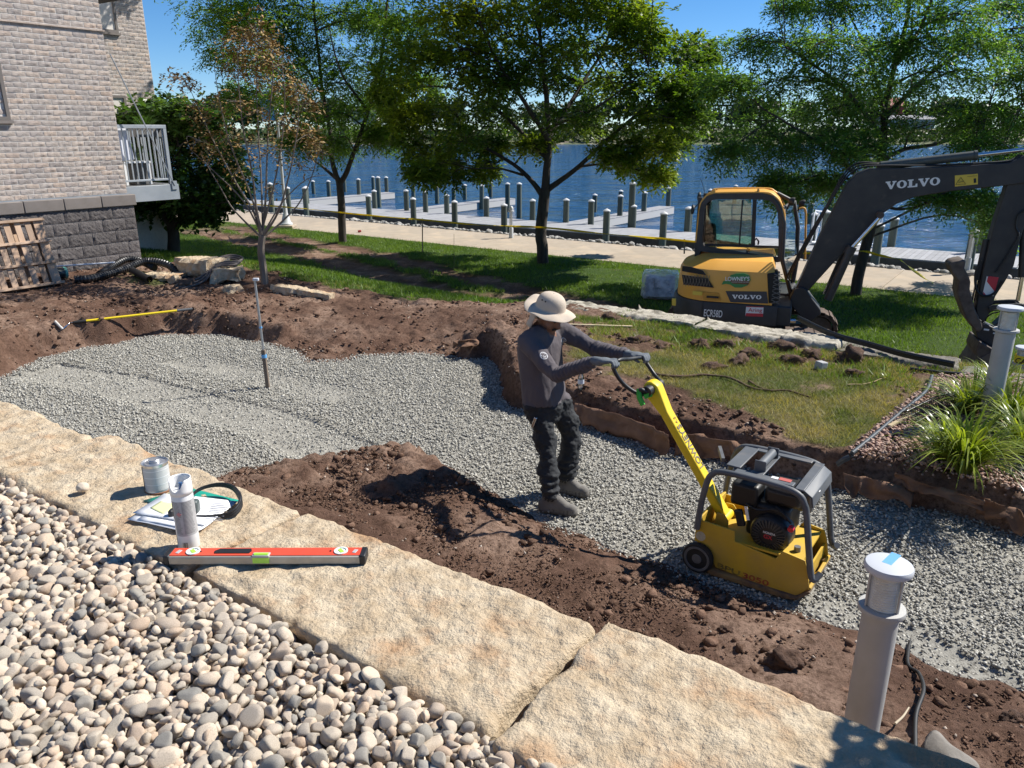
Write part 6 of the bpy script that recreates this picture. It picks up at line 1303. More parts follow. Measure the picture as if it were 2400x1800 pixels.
def figure(name, prims, mats, voxel, post=None, smooth_it=5, relabel=None):
    """prims: (verts, faces, material index) -> one continuous skin"""
    m = MB(); pts, lab = [], []
    for v, f, mi in prims: m.add(v, f); pts.append(np.asarray(v)); lab += [mi] * len(v)
    me = bpy.data.meshes.new(name); me.from_pydata(np.concatenate(m.v).tolist(), [], m.f); bm = bmesh.new(); bm.from_mesh(me); bmesh.ops.recalc_face_normals(bm, faces=bm.faces); bm.to_mesh(me); bm.free()
    o = bpy.data.objects.new(name, me); COL.objects.link(o); md = o.modifiers.new('r', 'REMESH'); md.mode = 'VOXEL'; md.voxel_size = voxel; s_ = o.modifiers.new('s', 'SMOOTH'); s_.iterations = smooth_it; s_.factor = .5
    dg = bpy.context.evaluated_depsgraph_get(); nm = bpy.data.meshes.new_from_object(o.evaluated_get(dg)); o.modifiers.clear(); o.data = nm; nm.name = name; bpy.data.meshes.remove(me)
    # material by nearest source vertex
    from mathutils.kdtree import KDTree
    P_ = np.concatenate(pts); kd = KDTree(len(P_)); [kd.insert(p, i) for i, p in enumerate(P_)]; kd.balance()
    nm.materials.clear(); [nm.materials.append(q) for q in mats]
    V_ = np.empty(len(nm.vertices) * 3, np.float32); nm.vertices.foreach_get('co', V_); V_ = V_.reshape(-1, 3); vl = np.array([lab[kd.find(p)[1]] for p in V_])
    if relabel is not None: vl = relabel(V_, vl)
    mi = np.array([np.bincount(vl[list(p.vertices)]).argmax() for p in nm.polygons], np.int32); nm.polygons.foreach_set('material_index', mi); nm.polygons.foreach_set('use_smooth', np.ones(len(mi), bool))
    if post is not None:
        N_ = np.empty(len(nm.vertices) * 3, np.float32); nm.vertices.foreach_get('normal', N_); V_ = post(V_, N_.reshape(-1, 3), vl); nm.vertices.foreach_set('co', V_.astype(np.float32).ravel())
    nm.update(); return o
PO = S(-2.74, 4.60, 0)
def J(px, py, t):
    P_ = PT(px, py, t); s, tt = ST(P_); return np.array([s + 2.74, tt - 4.60, P_[2]])
def JG(px, py, z):
    s, tt = ST(G(px, py, z)); return np.array([s + 2.74, tt - 4.60, z])
k2p = lambda p: np.array([p[0] - 1.2 + 2.74, p[1] + 4.5 - 4.60, p[2] + .012])       # compactor frame -> worker frame
SKIN, SHIRT, TROU, GLOVE, BOOT, SOLE = range(6)
def shirt_material(logos):
    m = bpy.data.materials.new('grey_jersey'); m.use_nodes = True; n = m.node_tree.nodes; l = m.node_tree.links; b = n['Principled BSDF']; b.inputs['Roughness'].default_value = .85; b.inputs['Specular IOR Level'].default_value = .2
    tc = n.new('ShaderNodeTexCoord'); col = (.105, .092, .098, 1)
    for (P_, r_, sc) in logos:
        vm = n.new('ShaderNodeVectorMath'); vm.operation = 'DISTANCE'; l.new(tc.outputs['Object'], vm.inputs[0]); vm.inputs[1].default_value = tuple(P_)
        lt = n.new('ShaderNodeMath'); lt.operation = 'LESS_THAN'; l.new(vm.outputs['Value'], lt.inputs[0]); lt.inputs[1].default_value = r_
        no = n.new('ShaderNodeTexVoronoi'); no.feature = 'DISTANCE_TO_EDGE'; no.inputs['Scale'].default_value = sc; l.new(tc.outputs['Object'], no.inputs['Vector'])
        g = n.new('ShaderNodeMath'); g.operation = 'GREATER_THAN'; g.inputs[1].default_value = .16; l.new(no.outputs['Distance'], g.inputs[0])
        rg = n.new('ShaderNodeMath'); rg.operation = 'GREATER_THAN'; rg.inputs[1].default_value = r_ * .84; l.new(vm.outputs['Value'], rg.inputs[0]); mxm = n.new('ShaderNodeMath'); mxm.operation = 'MAXIMUM'; l.new(g.outputs[0], mxm.inputs[0]); l.new(rg.outputs[0], mxm.inputs[1])
        mu = n.new('ShaderNodeMath'); mu.operation = 'MULTIPLY'; l.new(lt.outputs[0], mu.inputs[0]); l.new(mxm.outputs[0], mu.inputs[1])
        x = n.new('ShaderNodeMix'); x.data_type = 'RGBA'; l.new(mu.outputs[0], x.inputs[0]); x.inputs[7].default_value = (.62, .62, .62, 1)
        if hasattr(col, 'is_output'): l.new(col, x.inputs[6])
        else: x.inputs[6].default_value = col
        col = x.outputs[2]
    l.new(col, b.inputs['Base Color']); no = n.new('ShaderNodeTexNoise'); no.inputs['Scale'].default_value = 14; no.inputs['Detail'].default_value = 4; l.new(tc.outputs['Object'], no.inputs['Vector']); bp = n.new('ShaderNodeBump'); bp.inputs['Strength'].default_value = .5; bp.inputs['Distance'].default_value = .012; l.new(no.outputs['Fac'], bp.inputs['Height']); l.new(bp.outputs[0], b.inputs['Normal']); return m
M_SKIN = pm('skin_tan', (.20, .095, .055), (.24, .115, .07), 30, .5, spec=.35); M_TROU = pm('black_work_trousers', (.014, .016, .018), (.026, .028, .031), 7, .85, bump=.5, bscale=16, c3=(.06, .055, .05), s3=4, t3=(.62, .8), bdist=.015); M_GLOVE = pm('grey_glove', (.10, .115, .13), (.14, .155, .17), 20, .8, bump=.3, bscale=60); M_GLOVEB = pm('glove_grip_blue', (.045, .075, .12), rough=.7); M_BOOT = pm('dusty_boot', (.12, .112, .10), (.19, .178, .16), 8, .9, bump=.4); M_SOLE = pm('boot_sole', (.10, .092, .08), rough=.9)
M_HAT = pm('hat_cloth', (.50, .415, .32), (.54, .455, .36), 20, .9, bump=.25, bscale=120); M_HAIR = pm('black_hair', (.010, .008, .007), rough=.6)
def worker():
    pr = []
    cone = lambda a, ra, b, rb, mi: pr.append((*cone_prim(a, ra, b, rb), mi)); ell = lambda c, r, mi, R=None: pr.append((*ell_prim(c, r, R), mi))
    T = 4.62
    rings = [(J(1276, 938, T), .135, .178), (J(1275, 920, T), .142, .184), (J(1272, 885, T), .138, .178), (J(1269, 845, T), .140, .184), (J(1268, 812, T), .136, .190), (J(1270, 788, T), .112, .180), (J(1270, 770, T), .075, .115), (J(1268, 762, T), .055, .07)]
    pr.append((*ring_prim(rings), SHIRT))
    gR, gL = k2p(GRIPR), k2p(GRIPL)
    shR, shL = J(1240, 803, 4.45), J(1322, 779, 4.80)
    wrR = gR + [-.125, -.005, .012]; wrL = gL + [-.115, .01, .005]
    elR = J(1303, 880, 4.38); elL = J(1392, 818, 4.86)
    cone(J(1262, 792, 4.55), .085, shR, .078, SHIRT); cone(J(1280, 785, 4.70), .08, shL, .072, SHIRT)
    cone(shR, .076, elR, .056, SHIRT); cone(elR, .056, wrR + (elR - wrR) * .12, .040, SHIRT)
    cone(shL, .070, elL, .052, SHIRT); cone(elL, .052, wrL + (elL - wrL) * .12, .038, SHIRT)
    # hands closed on the bar
    for g, wr, sd in ((gR, wrR, -1), (gL, wrL, 1)):
        f = g - wr; f[2] = 0; f /= np.linalg.norm(f); lat = np.array([-f[1], f[0], 0]); up_ = np.array([0, 0, 1.0])
        cone(wr - f * .01, .030, wr + f * .03, .032, GLOVE)
        pc = wr + f * .065 + up_ * .012; R_ = np.stack([f, lat, up_], 1); ell(pc, (.052, .046, .021), GLOVE, R_)
        for k, (o_, ln) in enumerate(((-.036, .94), (-.012, 1.04), (.012, 1.0), (.035, .82))):
            o_ *= sd; b0 = pc + f * .038 + lat * o_ + up_ * .006; b1 = b0 + f * .034 * ln + up_ * .004; b2 = b1 + f * .018 * ln - up_ * .030 * ln; b3 = b2 - f * .014 * ln - up_ * .018 * ln
            cone(b0, .0108, b1, .0102, GLOVE); cone(b1, .0102, b2, .0094, GLOVE); cone(b2, .0094, b3, .0085, GLOVE)
        t0 = pc - f * .018 - lat * sd * .040; t1 = t0 + f * .035 - lat * sd * .016 - up_ * .018; t2 = t1 + f * .028 + lat * sd * .010 - up_ * .016; cone(t0, .014, t1, .012, GLOVE); cone(t1, .012, t2, .010, GLOVE)
    # head and face, turned down towards the machine
    nk = J(1266, 768, T); hc = J(1288, 739, T); cone(nk, .058, hc - [0, 0, .05], .054, SKIN)
    yaw = -.15; pit = .42; Rh = np.array(Matrix.Rotation(yaw, 3, 'Z') @ Matrix.Rotation(pit, 3, 'Y')); h = lambda x, y, z: hc + Rh @ np.array([x, y, z])
    ell(hc, (.098, .078, .108), SKIN, Rh); ell(h(.022, 0, -.055), (.072, .060, .070), SKIN, Rh); ell(h(.062, 0, -.102), (.030, .036, .026), SKIN, Rh)
    cone(h(.088, 0, .005), .011, h(.112, 0, -.032), .017, SKIN); ell(h(.100, 0, -.034), (.016, .021, .012), SKIN, Rh); ell(h(.083, 0, -.062), (.018, .028, .010), SKIN, Rh); ell(h(.083, 0, -.076), (.016, .025, .009), SKIN, Rh); ell(h(.078, 0, .022), (.020, .062, .012), SKIN, Rh)
    for sd in (-1, 1): ell(h(-.005, sd * .080, -.015), (.020, .010, .033), SKIN, Rh); ell(h(.055, sd * .045, -.04), (.03, .026, .03), SKIN, Rh)
    # legs and boots
    hipR, hipL = J(1258, 950, 4.53), J(1312, 946, 4.72); knR, knL = J(1281, 1046, 4.52), J(1338, 1018, 4.78)
    tR, hR = JG(1333, 1192, .05), JG(1275, 1182, .05); tL, hL = JG(1368, 1150, .05), JG(1308, 1138, .05)
    anR = hR * .75 + tR * .25 + [0, 0, .09]; anL = hL * .75 + tL * .25 + [0, 0, .09]
    ell(J(1284, 955, T), (.125, .168, .13), TROU); cone(hipR, .104, knR, .082, TROU); cone(knR, .082, anR + [0, 0, .02], .068, TROU); cone(hipL, .102, knL, .082, TROU); cone(knL, .082, anL + [0, 0, .02], .068, TROU)
    for hh, tt, an in ((hR, tR, anR), (hL, tL, anL)):
        f = tt - hh; L_ = np.linalg.norm(f); f /= L_; tt = hh + f * .25
        cone(an + [0, 0, .01], .050, hh + [0, 0, .0] + f * .02, .044, BOOT); cone(hh + [0, 0, .005], .046, hh + f * .13 + [0, 0, .005], .046, BOOT); cone(an, .046, hh + f * .16 + [0, 0, .012], .042, BOOT); cone(hh + f * .12 + [0, 0, .0], .046, tt - f * .035 + [0, 0, -.004], .043, BOOT)
        cone(hh - [0, 0, .028], .046, hh + f * .11 - [0, 0, .028], .044, SOLE); cone(hh + f * .11 - [0, 0, .028], .044, tt - f * .03 - [0, 0, .028], .044, SOLE)
    def post(V_, N_, lab):
        V_ = V_.copy().astype(float); d = np.zeros(len(V_))
        sh = lab == SHIRT; tr_ = lab == TROU
        d[sh] += .011 * fbm(V_[sh] * [9, 9, 4.5], 4, 5) + .004 * np.abs(fbm(V_[sh] * [20, 20, 9.], 2, 15)) ; d[tr_] += .020 * fbm(V_[tr_] * [7, 7, 10.0], 4, 8, .6)
        for a, b in ((elR, wrR), (elL, wrL)):          # gathered sleeve folds
            ax = (b - a); L_ = np.linalg.norm(ax); ax /= L_; q = (V_ - a) @ ax; rad = np.linalg.norm(V_ - a - q[:, None] * ax, axis=1); k = sh & (q > -.02) & (q < L_) & (rad < .09)
            d[k] += .0075 * np.sin((q[k] + .010 * fbm(V_[k] * 14, 2, 3)) * 2 * math.pi / .036) * sm(q[k], -.02, .05) * sm(L_ - q[k], -.01, .05)
        for a, b in ((knR, anR), (knL, anL)):
            zq = V_[:, 2]; k = tr_ & (zq < .34); d[k] += .0055 * np.sin(zq[k] * 2 * math.pi / .06 + 2.5 * fbm(V_[k] * 5, 2, 6)) * sm(.34 - zq[k], 0, .1) * .6
        V_ += N_ * d[:, None]; V_[:, 2] = np.maximum(V_[:, 2], .004); return V_
    zh = J(1276, 936, T)[2]; lg1 = J(1275, 833, 4.39); lg2 = J(1319, 798, 4.60)
    o = figure('person', pr, [M_SKIN, shirt_material([(lg1, .030, 85), (J(1320, 799, 4.56), .030, 85)]), M_TROU, M_GLOVE, M_BOOT, M_SOLE], .0068, post, relabel=lambda V_, vl: np.where(((vl == SHIRT) | (vl == TROU)) & (V_[:, 2] < zh + .012 * np.sin(V_[:, 1] * 20)) & (V_[:, 2] > zh - .12), TROU, np.where((vl == TROU) & (V_[:, 2] > zh), SHIRT, vl)))
    from mathutils.bvhtree import BVHTree
    bv = BVHTree.FromPolygons([tuple(v.co) for v in o.data.vertices], [tuple(p.vertices) for p in o.data.polygons]); Ml = (Matrix.Translation(tuple(PO)) @ Matrix.Rotation(_A, 4, 'Z')).inverted(); lgs = []
    for px_ in ((1275, 833), (1318, 800)):
        hit = bv.ray_cast(Ml @ Vector(CAM), (Ml.to_3x3() @ Vector(ray(*px_))).normalized())[0]
        if hit is not None: lgs.append((hit, .030, 85))
    o.data.materials[SHIRT] = shirt_material(lgs)
    o.location = PO; o.rotation_euler = (0, 0, _A); tag(o, 'worker in grey shirt and wide tan sun hat gripping the compactor handle', 'person')
    # ---- sun hat with neck flap
    Rt = np.array(Matrix.Rotation(yaw, 3, 'Z') @ Matrix.Rotation(pit - .18, 3, 'Y')); hh = lambda x, y, z: hc + Rt @ np.array([x, y, z]); seg = 48; vs = []; prof = [(.0, .168), (.040, .166), (.074, .155), (.096, .128), (.106, .092), (.109, .062), (.112, .056), (.138, .051), (.166, .043), (.192, .030)]
    for i, (r_, z_) in enumerate(prof):
        for j in range(seg):
            a = 2 * math.pi * j / seg; e = max(0, r_ - .112) / .08; wv = e * (.014 * math.cos(2 * a + .5) + .014 * math.sin(3 * a) + .006 * math.sin(7 * a)); lift = e * .030 * max(0, -math.cos(a)) ** 2; ov = 1.10 if abs(math.cos(a)) > 0 else 1
            vs.append(hh(r_ * math.cos(a) * 1.06 - .006, r_ * math.sin(a) * .93, z_ + wv * .8 + lift))
    fs = [[i * seg + j, i * seg + (j + 1) % seg, (i + 1) * seg + (j + 1) % seg, (i + 1) * seg + j] for i in range(len(prof) - 1) for j in range(seg)]
    m = MB(); m.add(vs, fs); ht = m.build('sun_hat', M_HAT, o, smooth=True); s_ = ht.modifiers.new('t', 'SOLIDIFY'); s_.thickness = .004; s_.offset = 0; b_ = ht.modifiers.new('s', 'SUBSURF'); b_.levels = 1; b_.render_levels = 1
    m = MB(); fl = []
    for i in range(7):
        z_ = .055 - i * .026
        for j in range(15): a = math.radians(180 - 80 + 160 * j / 14); r_ = .110 + .018 * (i / 6) + .006 * math.sin(5 * a + i); fl.append(hh(r_ * math.cos(a) * 1.06 - .008 - .02 * (i / 6) ** 1.5, r_ * math.sin(a) * .95, z_))
    m.add(fl, [[i * 15 + j, i * 15 + j + 1, (i + 1) * 15 + j + 1, (i + 1) * 15 + j] for i in range(6) for j in range(14)]); fo = m.build('neck_flap', M_HAT, ht, smooth=True); s_ = fo.modifiers.new('t', 'SOLIDIFY'); s_.thickness = .003
    for dx in (-.016, .016): m = MB(); c_ = hh(.02 + dx - .02, -.099, .130); m.lathe([(0, 0), (.006, 0), (.006, .003), (0, .003)], c_, hh(.02, -.5, .3) - hh(.02, 0, .1), 10); m.build('eyelet', M_HAIR, ht)
    m = MB(); m.tube(catmull([h(.088, -.036, -.066), h(.100, -.018, -.054), h(.104, 0, -.051), h(.100, .018, -.054), h(.088, .036, -.066)], 4), [.004] + [.0075] * 15 + [.004], 6); m.build('moustache', M_HAIR, o, smooth=60)
    m = MB(); v_, f_ = ell_prim(h(-.03, 0, .0), (.082, .083, .075), Rh, 2); m.add(v_, f_); m.build('hair', M_HAIR, o, smooth=True)
    for sd in (-1, 1): m = MB(); m.tube(catmull([h(.088, sd * .050, .012), h(.096, sd * .032, .020), h(.098, sd * .016, .017)], 3), .0045, 6); m.build('eyebrow', M_HAIR, o, smooth=60); m = MB(); v_, f_ = ell_prim(h(.083, sd * .031, .000), (.010, .012, .007), Rh, 2); m.add(v_, f_); m.build('eye', pm('eye_dark', (.03, .02, .015), rough=.2), o, smooth=True)
    # belt pouch knife on the thigh, laces
    for hh_, tt_, an in ((hR, tR, anR), (hL, tL, anL)):
        f = tt_ - hh_; f /= np.linalg.norm(f); lat = np.array([-f[1], f[0], 0]); m = MB()
        for k in range(4): c_ = an + f * (.035 + .022 * k) + [0, 0, .022 - .019 * k]; m.tube([c_ - lat * .030 - [0, 0, .006], c_ + [0, 0, .012], c_ + lat * .030 - [0, 0, .006]], .0035, 5)
        tag(m.build('laces', M_HAIR, o, smooth=60), kind='stuff')
    p_ = J(1252, 990, 4.42); m = MB(); m.box(p_, (.02, .02, .09), np.array(Matrix.Rotation(.35, 3, 'Y'))); m.build('pocket_knife', M_STEEL, o, bevel=.004)
    return o
worker()
def walker():
    base = G(520, 506, -.80); pr = []; cone = lambda a, ra, b, rb, mi: pr.append((*cone_prim(a, ra, b, rb), mi)); ell = lambda c, r, mi: pr.append((*ell_prim(c, r), mi))
    for sd, fx, lift in ((-1, .22, 0), (1, -.28, .1)):
        hip = (0, .09 * sd, .92); kn = (fx * .75, .09 * sd, .50 + lift * .3); an = (fx * .95 - (.1 if lift else 0), .09 * sd, .10 + lift); cone(hip, .095, kn, .065, 1); cone(kn, .058, an, .038, 0); cone(an, .042, (an[0] + .17, an[1], an[2] - .05), .036, 2)
    ell((0, 0, .98), (.12, .16, .13), 1); ell((0.02, 0, 1.2), (.11, .17, .25), 3); cone((.03, 0, 1.42), .055, (.05, 0, 1.52), .05, 0); ell((.06, 0, 1.62), (.09, .075, .11), 0)
    for sd in (-1, 1): cone((.02, .19 * sd, 1.38), .05, (-.05 * sd, .23 * sd, 1.12), .04, 3); cone((-.05 * sd, .23 * sd, 1.12), .038, (.12 - .1 * sd, .2 * sd, 1.0), .03, 0); ell((.15 - .1 * sd, .2 * sd, .98), (.05, .03, .035), 0)
    o = figure('person', pr, [pm('skin_light', (.42, .24, .16), rough=.55), pm('shorts_tan', (.30, .22, .14), rough=.8), pm('dark_shoe', (.02, .02, .022), rough=.7), pm('top_dark', (.03, .03, .035), rough=.8)], .018); o.location = base; o.rotation_euler = (0, 0, _A + math.pi * .95)
    tag(o, 'person in tan shorts and dark shoes walking on the path behind the leafy tree', 'person')
walker()
# ================================================================== SMALLER THINGS
# ---- stone edging above the lower lawn
def edge_stone(s0, s1, t0, t1, zt, th, seed, mat, label): return slab_obj('edging_stone', (s0, s1, t0, t1, zt, th, seed), mat, label, 'edging stone', 'stones edging the upper lawn', st=.03, edge=.03, rough=1.6)
for i, (a, b, lb_) in enumerate([(-5.75, -4.62, 'pale rough edging stone standing behind the worker'), (-4.60, -3.62, 'pale rough edging stone in front of the excavator counterweight'), (-3.60, -2.52, 'pale rough edging stone below the excavator boom foot'), (-2.50, -1.86, 'short pale edging stone in front of the excavator track')]):
    edge_stone(a, b, 9.22 + .04 * (i % 2), 9.70, .345 + .015 * (i % 2), .58, 200 + i, M_LIMEG, lb_)
M_DSTONE = pm('weathered_stone', (.14, .125, .105), (.22, .20, .17), 8, .95, bump=1, bscale=25, bdist=.02)
for i, (a, b, t0, zt, lb_) in enumerate([(-1.84, -.62, 9.22, .30, 'dark weathered edging stone behind the black edging strip'), (-.58, .30, 8.95, .30, 'dark weathered edging stone beside the excavator bucket'), (.32, 1.5, 8.95, .28, 'dark weathered edging stone behind the tall bollard light'), (-1.35, -.66, 8.98, .14, 'low dark stone propped below the black edging strip')]):
    edge_stone(a, b, t0, t0 + .45, zt, .55 if i < 3 else .2, 220 + i, M_DSTONE, lb_)
def strip(name, label, cat, pts, h, th, mat, top_r=0):
    """upright garden edging strip along a line of world points"""
    c = catmull(pts, 6); m = MB()
    for a, b in zip(c[:-1], c[1:]): m.bar(a + [0, 0, h / 2], b + [0, 0, h / 2], th, h)
    o = thing(name, label, cat, c[0]); m.build('strip', mat, o, world=True)
    if top_r: m = MB(); m.tube(c + np.array([0, 0, h]), top_r, 8); m.build('rolled_top', mat, o, smooth=60, world=True)
    return o
M_EDGE = pm('black_plastic', (.014, .014, .015), (.022, .022, .023), 8, .35); M_EDGEB = pm('grey_blue_plastic', (.045, .055, .065), (.06, .07, .08), 6, .45)
strip('garden_edging', 'long black plastic edging strip lying along the edging stones', 'edging', [G(1870, 752, .42), G(1950, 790, .36), G(2040, 815, .32), G(2120, 838, .32), G(2235, 862, .32)], .05, .012, M_EDGE, .022)
strip('garden_edging', 'short black plastic edging strip below the dark stones', 'edging', [G(2130, 878, .22), G(2220, 888, .22), G(2400, 900, .22), G(2500, 905, .22)], .07, .012, M_EDGE, .016)
strip('garden_edging', 'grey blue edging strip between the lawn and the pebble bed', 'edging', [G(2183, 888, .28), G(2168, 925, .28), G(2110, 975, .28), G(2040, 1035, .28), G(1995, 1072, .28)], .035, .01, M_EDGEB, .018)
strip('garden_edging', 'torn end of edging strip hanging over the trench', 'edging', [G(1990, 1078, .28), G(1975, 1085, .25), G(1962, 1094, .2)], .03, .01, M_EDGEB, .018)

# ---- bollard lights
M_BOL = pm('bollard_grey', (.40, .395, .375), (.46, .455, .435), 4, .45, rough2=.55, bump=.05); M_LENS = pm('louvred_lens', (.72, .68, .58), (.82, .79, .70), 30, .12, spec=.8); M_CAPB = pm('bollard_cap', (.55, .57, .60), rough=.4); M_TAPE = pm('blue_tape', (.12, .36, .66), rough=.6)
def bollard(p, H, r, label, tape=None, name='bollard_light'):
    o = thing(name, label, 'bollard', p, random.uniform(0, 1)); k = H
    m = MB(); m.lathe([(r, 0), (r, k - .235), (r * .98, k - .225), (r * .9, k - .222)], seg=32); m.build('post', M_BOL, o, smooth=40)
    m = MB(); m.lathe([(r * .9, k - .222), (r * 1.28, k - .216), (r * 1.30, k - .206), (r * 1.26, k - .196), (r * .95, k - .194)], seg=36); m.build('collar', M_BOL, o, smooth=40)
    pf = []; n = 14
    for i in range(n): z = k - .196 + .155 * i / n; pf += [(r * .80, z), (r * .90, z + .006)]
    m = MB(); m.lathe(pf, seg=32); m.build('lens', M_LENS, o, smooth=25)
    for q in range(3): a = q * 2.094 + .6; m = MB(); m.bar((r * .95 * math.cos(a), r * .95 * math.sin(a), k - .2), (r * .95 * math.cos(a), r * .95 * math.sin(a), k - .04), .008, .008); m.build('rod', M_BOL, o)
    m = MB(); m.lathe([(r * 1.05, k - .034), (r * 1.28, k - .033), (r * 1.31, k - .027), (r * 1.30, k - .014), (r * 1.24, k - .006), (r * .9, k - .001), (0.001, k)], seg=40); cp_ = m.build('cap', M_CAPB, o, smooth=40)
    if tape: m = MB(); m.box((r * .45, r * .25, k - .002), (r * 1.5, r * .52, .004), np.array(Matrix.Rotation(.35, 3, 'Z'))); m.build('blue_tape', M_TAPE, cp_)
    return o
nb_ = np.array([1.470, 2.63, 0]); nb_[2] = .12; bollard(nb_, 1.11 - .12, .069, 'grey bollard light with blue tape on its cap beside the limestone slab', tape=True)
fb = V(2313, 994, 6.3); ftop = V(2375, 717, 6.3); bollard((fb[0], fb[1], .2), ftop[2] - .2, .076, 'grey bollard light rising out of the arching grass plants')
cb = V(2404, 812, 8.6); co = bollard((cb[0], cb[1], -.66), cb[2] + .66, .080, 'short bollard light wrapped in yellow caution tape behind the edging stones')
M_CAUT = pm('caution_yellow', (.78, .62, .03), rough=.5)
m = MB(); m.lathe([(.088, cb[2] + .66 - .20), (.088, cb[2] + .66 - .10)], seg=24, closed=True); m.build('caution_wrap', M_CAUT, co, smooth=True)
dcam = CAM - np.array([cb[0], cb[1], CZ]); dcam /= np.linalg.norm(dcam); exx = np.cross((0, 0, 1), dcam); text_obj('CAU', .085, np.array([cb[0], cb[1], cb[2] - .185]) + dcam * .094 - exx * .075, exx, (0, 0, 1), M_BLACK, co, font_bold=True)

# ---- things on the slabs
ZS = 1.457
def lv_pt(x, y): return G(200 + x / 3.16, 1000 + y / 3.16, ZS + .012)
a, b_ = lv_pt(612, 965), lv_pt(2075, 960); d = b_ - a; d[2] = 0; L_ = .61; d /= np.linalg.norm(d); a = a + d * (np.linalg.norm(b_ - a) - L_) / 2
lv = thing('spirit_level', 'red and aluminium spirit level lying across the limestone slabs', 'spirit level', (a[0], a[1], ZS), math.atan2(d[1], d[0]))
M_LRED = pm('level_red', (.72, .075, .035), (.70, .085, .04), 12, .4, c3=(.45, .08, .05), s3=20, t3=(.62, .75)); M_LALU = pm('level_alu', (.46, .43, .37), (.38, .34, .28), 14, .45, metal=.35); M_VIAL = pm('vial_green', (.42, .80, .08), rough=.15, spec=.8); M_LBLK = pm('level_black', (.014, .014, .016), rough=.5); M_LGREY = pm('level_grey', (.42, .42, .42), rough=.5)
hW, hH = .052, .026
m = MB(); m.box((L_ / 2, 0, hH / 2), (L_ - .03, hW, hH)); m.build('body', M_LALU, lv, bevel=.003)
m = MB(); m.box((L_ / 2, .003, hH + .001), (L_ - .034, hW - .008, .003)); m.build('red_face', M_LRED, lv, bevel=.001)
for x in (.009, L_ - .009): m = MB(); m.box((x, 0, hH / 2 + .001), (.019, hW + .004, hH + .006)); m.build('end_cap', M_LBLK, lv, bevel=.004)
for x in (.082, L_ - .078):
    m = MB(); m.lathe([(.021, 0), (.021, .003), (.016, .0035), (.016, .0005)], (x, .003, hH + .0028), (0, 0, 1), 24); vo = m.build('vial_bezel', M_WLET, lv, smooth=40); m = MB(); m.box((x, .003, hH + .0036), (.012, .024, .003), np.array(Matrix.Rotation(.7, 3, 'Z'))); m.build('vial', M_VIAL, vo, bevel=.001)
for x in (.038, L_ - .035): m = MB(); m.box((x, .002, hH + .003), (.012, .02, .002), np.array(Matrix.Rotation(-.3, 3, 'Z'))); m.build('end_pad', M_LGREY, lv, bevel=.001)
m = MB(); m.prism([(-.055, -.013), (.05, -.013), (.055, 0), (.05, .013), (-.045, .013), (-.058, 0)], (.205, .004, hH + .0026), (1, 0, 0), (0, 1, 0), (0, 0, 1), 0, .002); m.build('hand_hole', M_LBLK, lv)
m = MB(); m.box((L_ / 2 - .01, -.018, hH + .002), (.052, .022, .008)); cv = m.build('centre_window', M_LGREY, lv, bevel=.002); m = MB(); m.cyl((L_ / 2 - .03, -.020, hH + .003), (L_ / 2 + .012, -.020, hH + .003), .0075, 14); m.build('vial', M_VIAL, cv, smooth=40)
m = MB(); m.box((L_ / 2 - .01, -hW / 2 - .0008, hH * .55), (.05, .002, hH * .7)); m.build('window_front', M_VIAL, cv)
for x in (.105, L_ - .11): m = MB(); m.lathe([(.003, 0), (.003, .002)], (x, .003, hH + .0025), (0, 0, 1), 8); m.build('screw', M_LBLK, lv)
# spray paint can
cp0 = G(444, 1280, ZS - .004); pc = thing('spray_paint_can', 'white and grey marking paint can standing on the slab', 'spray can', (cp0[0], cp0[1], ZS - .004), .3)
M_CANW = pm('can_white', (.74, .74, .73), rough=.35, metal=.0); M_CANG = pm('can_label_grey', (.36, .36, .36), (.42, .42, .42), 60, .4)
r = .0325
m = MB(); m.lathe([(r * .94, 0), (r, .003), (r, .184), (r * .97, .187)], seg=36); m.build('body', M_CANW, pc, smooth=40)
m = MB(); prof = [(r * 1.003, .052), (r * 1.003, .170)]; seg = 36
vs = [(rr * math.cos(q), rr * math.sin(q), z) for rr, z in prof for q in np.linspace(-2.6, .5, 24)]; m.add(vs, [[j, j + 1, 24 + j + 1, 24 + j] for j in range(23)]); lbl = m.build('label', M_CANG, pc, smooth=True)
rows_ = MB()
for k in range(26):
    z = .165 - k * .0042; 
    for q0, q1 in ((-2.5, -1.75), (-1.65, -.55)):
        e = q1 - random.uniform(0, .25); qq = np.linspace(q0, e, 8); vs = [(r * 1.006 * math.cos(q), r * 1.006 * math.sin(q), zz) for zz in (z, z + .0016) for q in qq]; rows_.add(vs, [[j, j + 1, 8 + j + 1, 8 + j] for j in range(7)])
tag(rows_.build('print_lines', pm('print_grey', (.14, .14, .14), rough=.5), lbl), kind='stuff')
m = MB()
for q0, q1, z0, z1 in ((-2.95, -2.62, .11, .168), (-2.95, -2.7, .02, .05)): qq = np.linspace(q0, q1, 5); m.add([(r * 1.004 * math.cos(q), r * 1.004 * math.sin(q), z) for z in (z0, z1) for q in qq], [[j, j + 1, 5 + j + 1, 5 + j] for j in range(4)])
m.build('black_panel', M_LBLK, pc)
m = MB()
for k in range(11): q = -2.0 + k * .045; q1 = q + random.choice((.012, .02, .028)); m.add([(r * 1.006 * math.cos(x_), r * 1.006 * math.sin(x_), z) for z in (.012, .030) for x_ in (q, q1)], [[0, 1, 3, 2]])
tag(m.build('barcode', M_LBLK, pc), kind='stuff')
m = MB(); q = -1.95; m.box((r * 1.008 * math.cos(q), r * 1.008 * math.sin(q), .128), (.011, .002, .011), rotz(q + math.pi / 2) @ np.array(Matrix.Rotation(math.pi / 4, 3, 'Y'))); m.build('hazard_diamond', pm('dia_red', (.5, .2, .2), rough=.5), lbl)
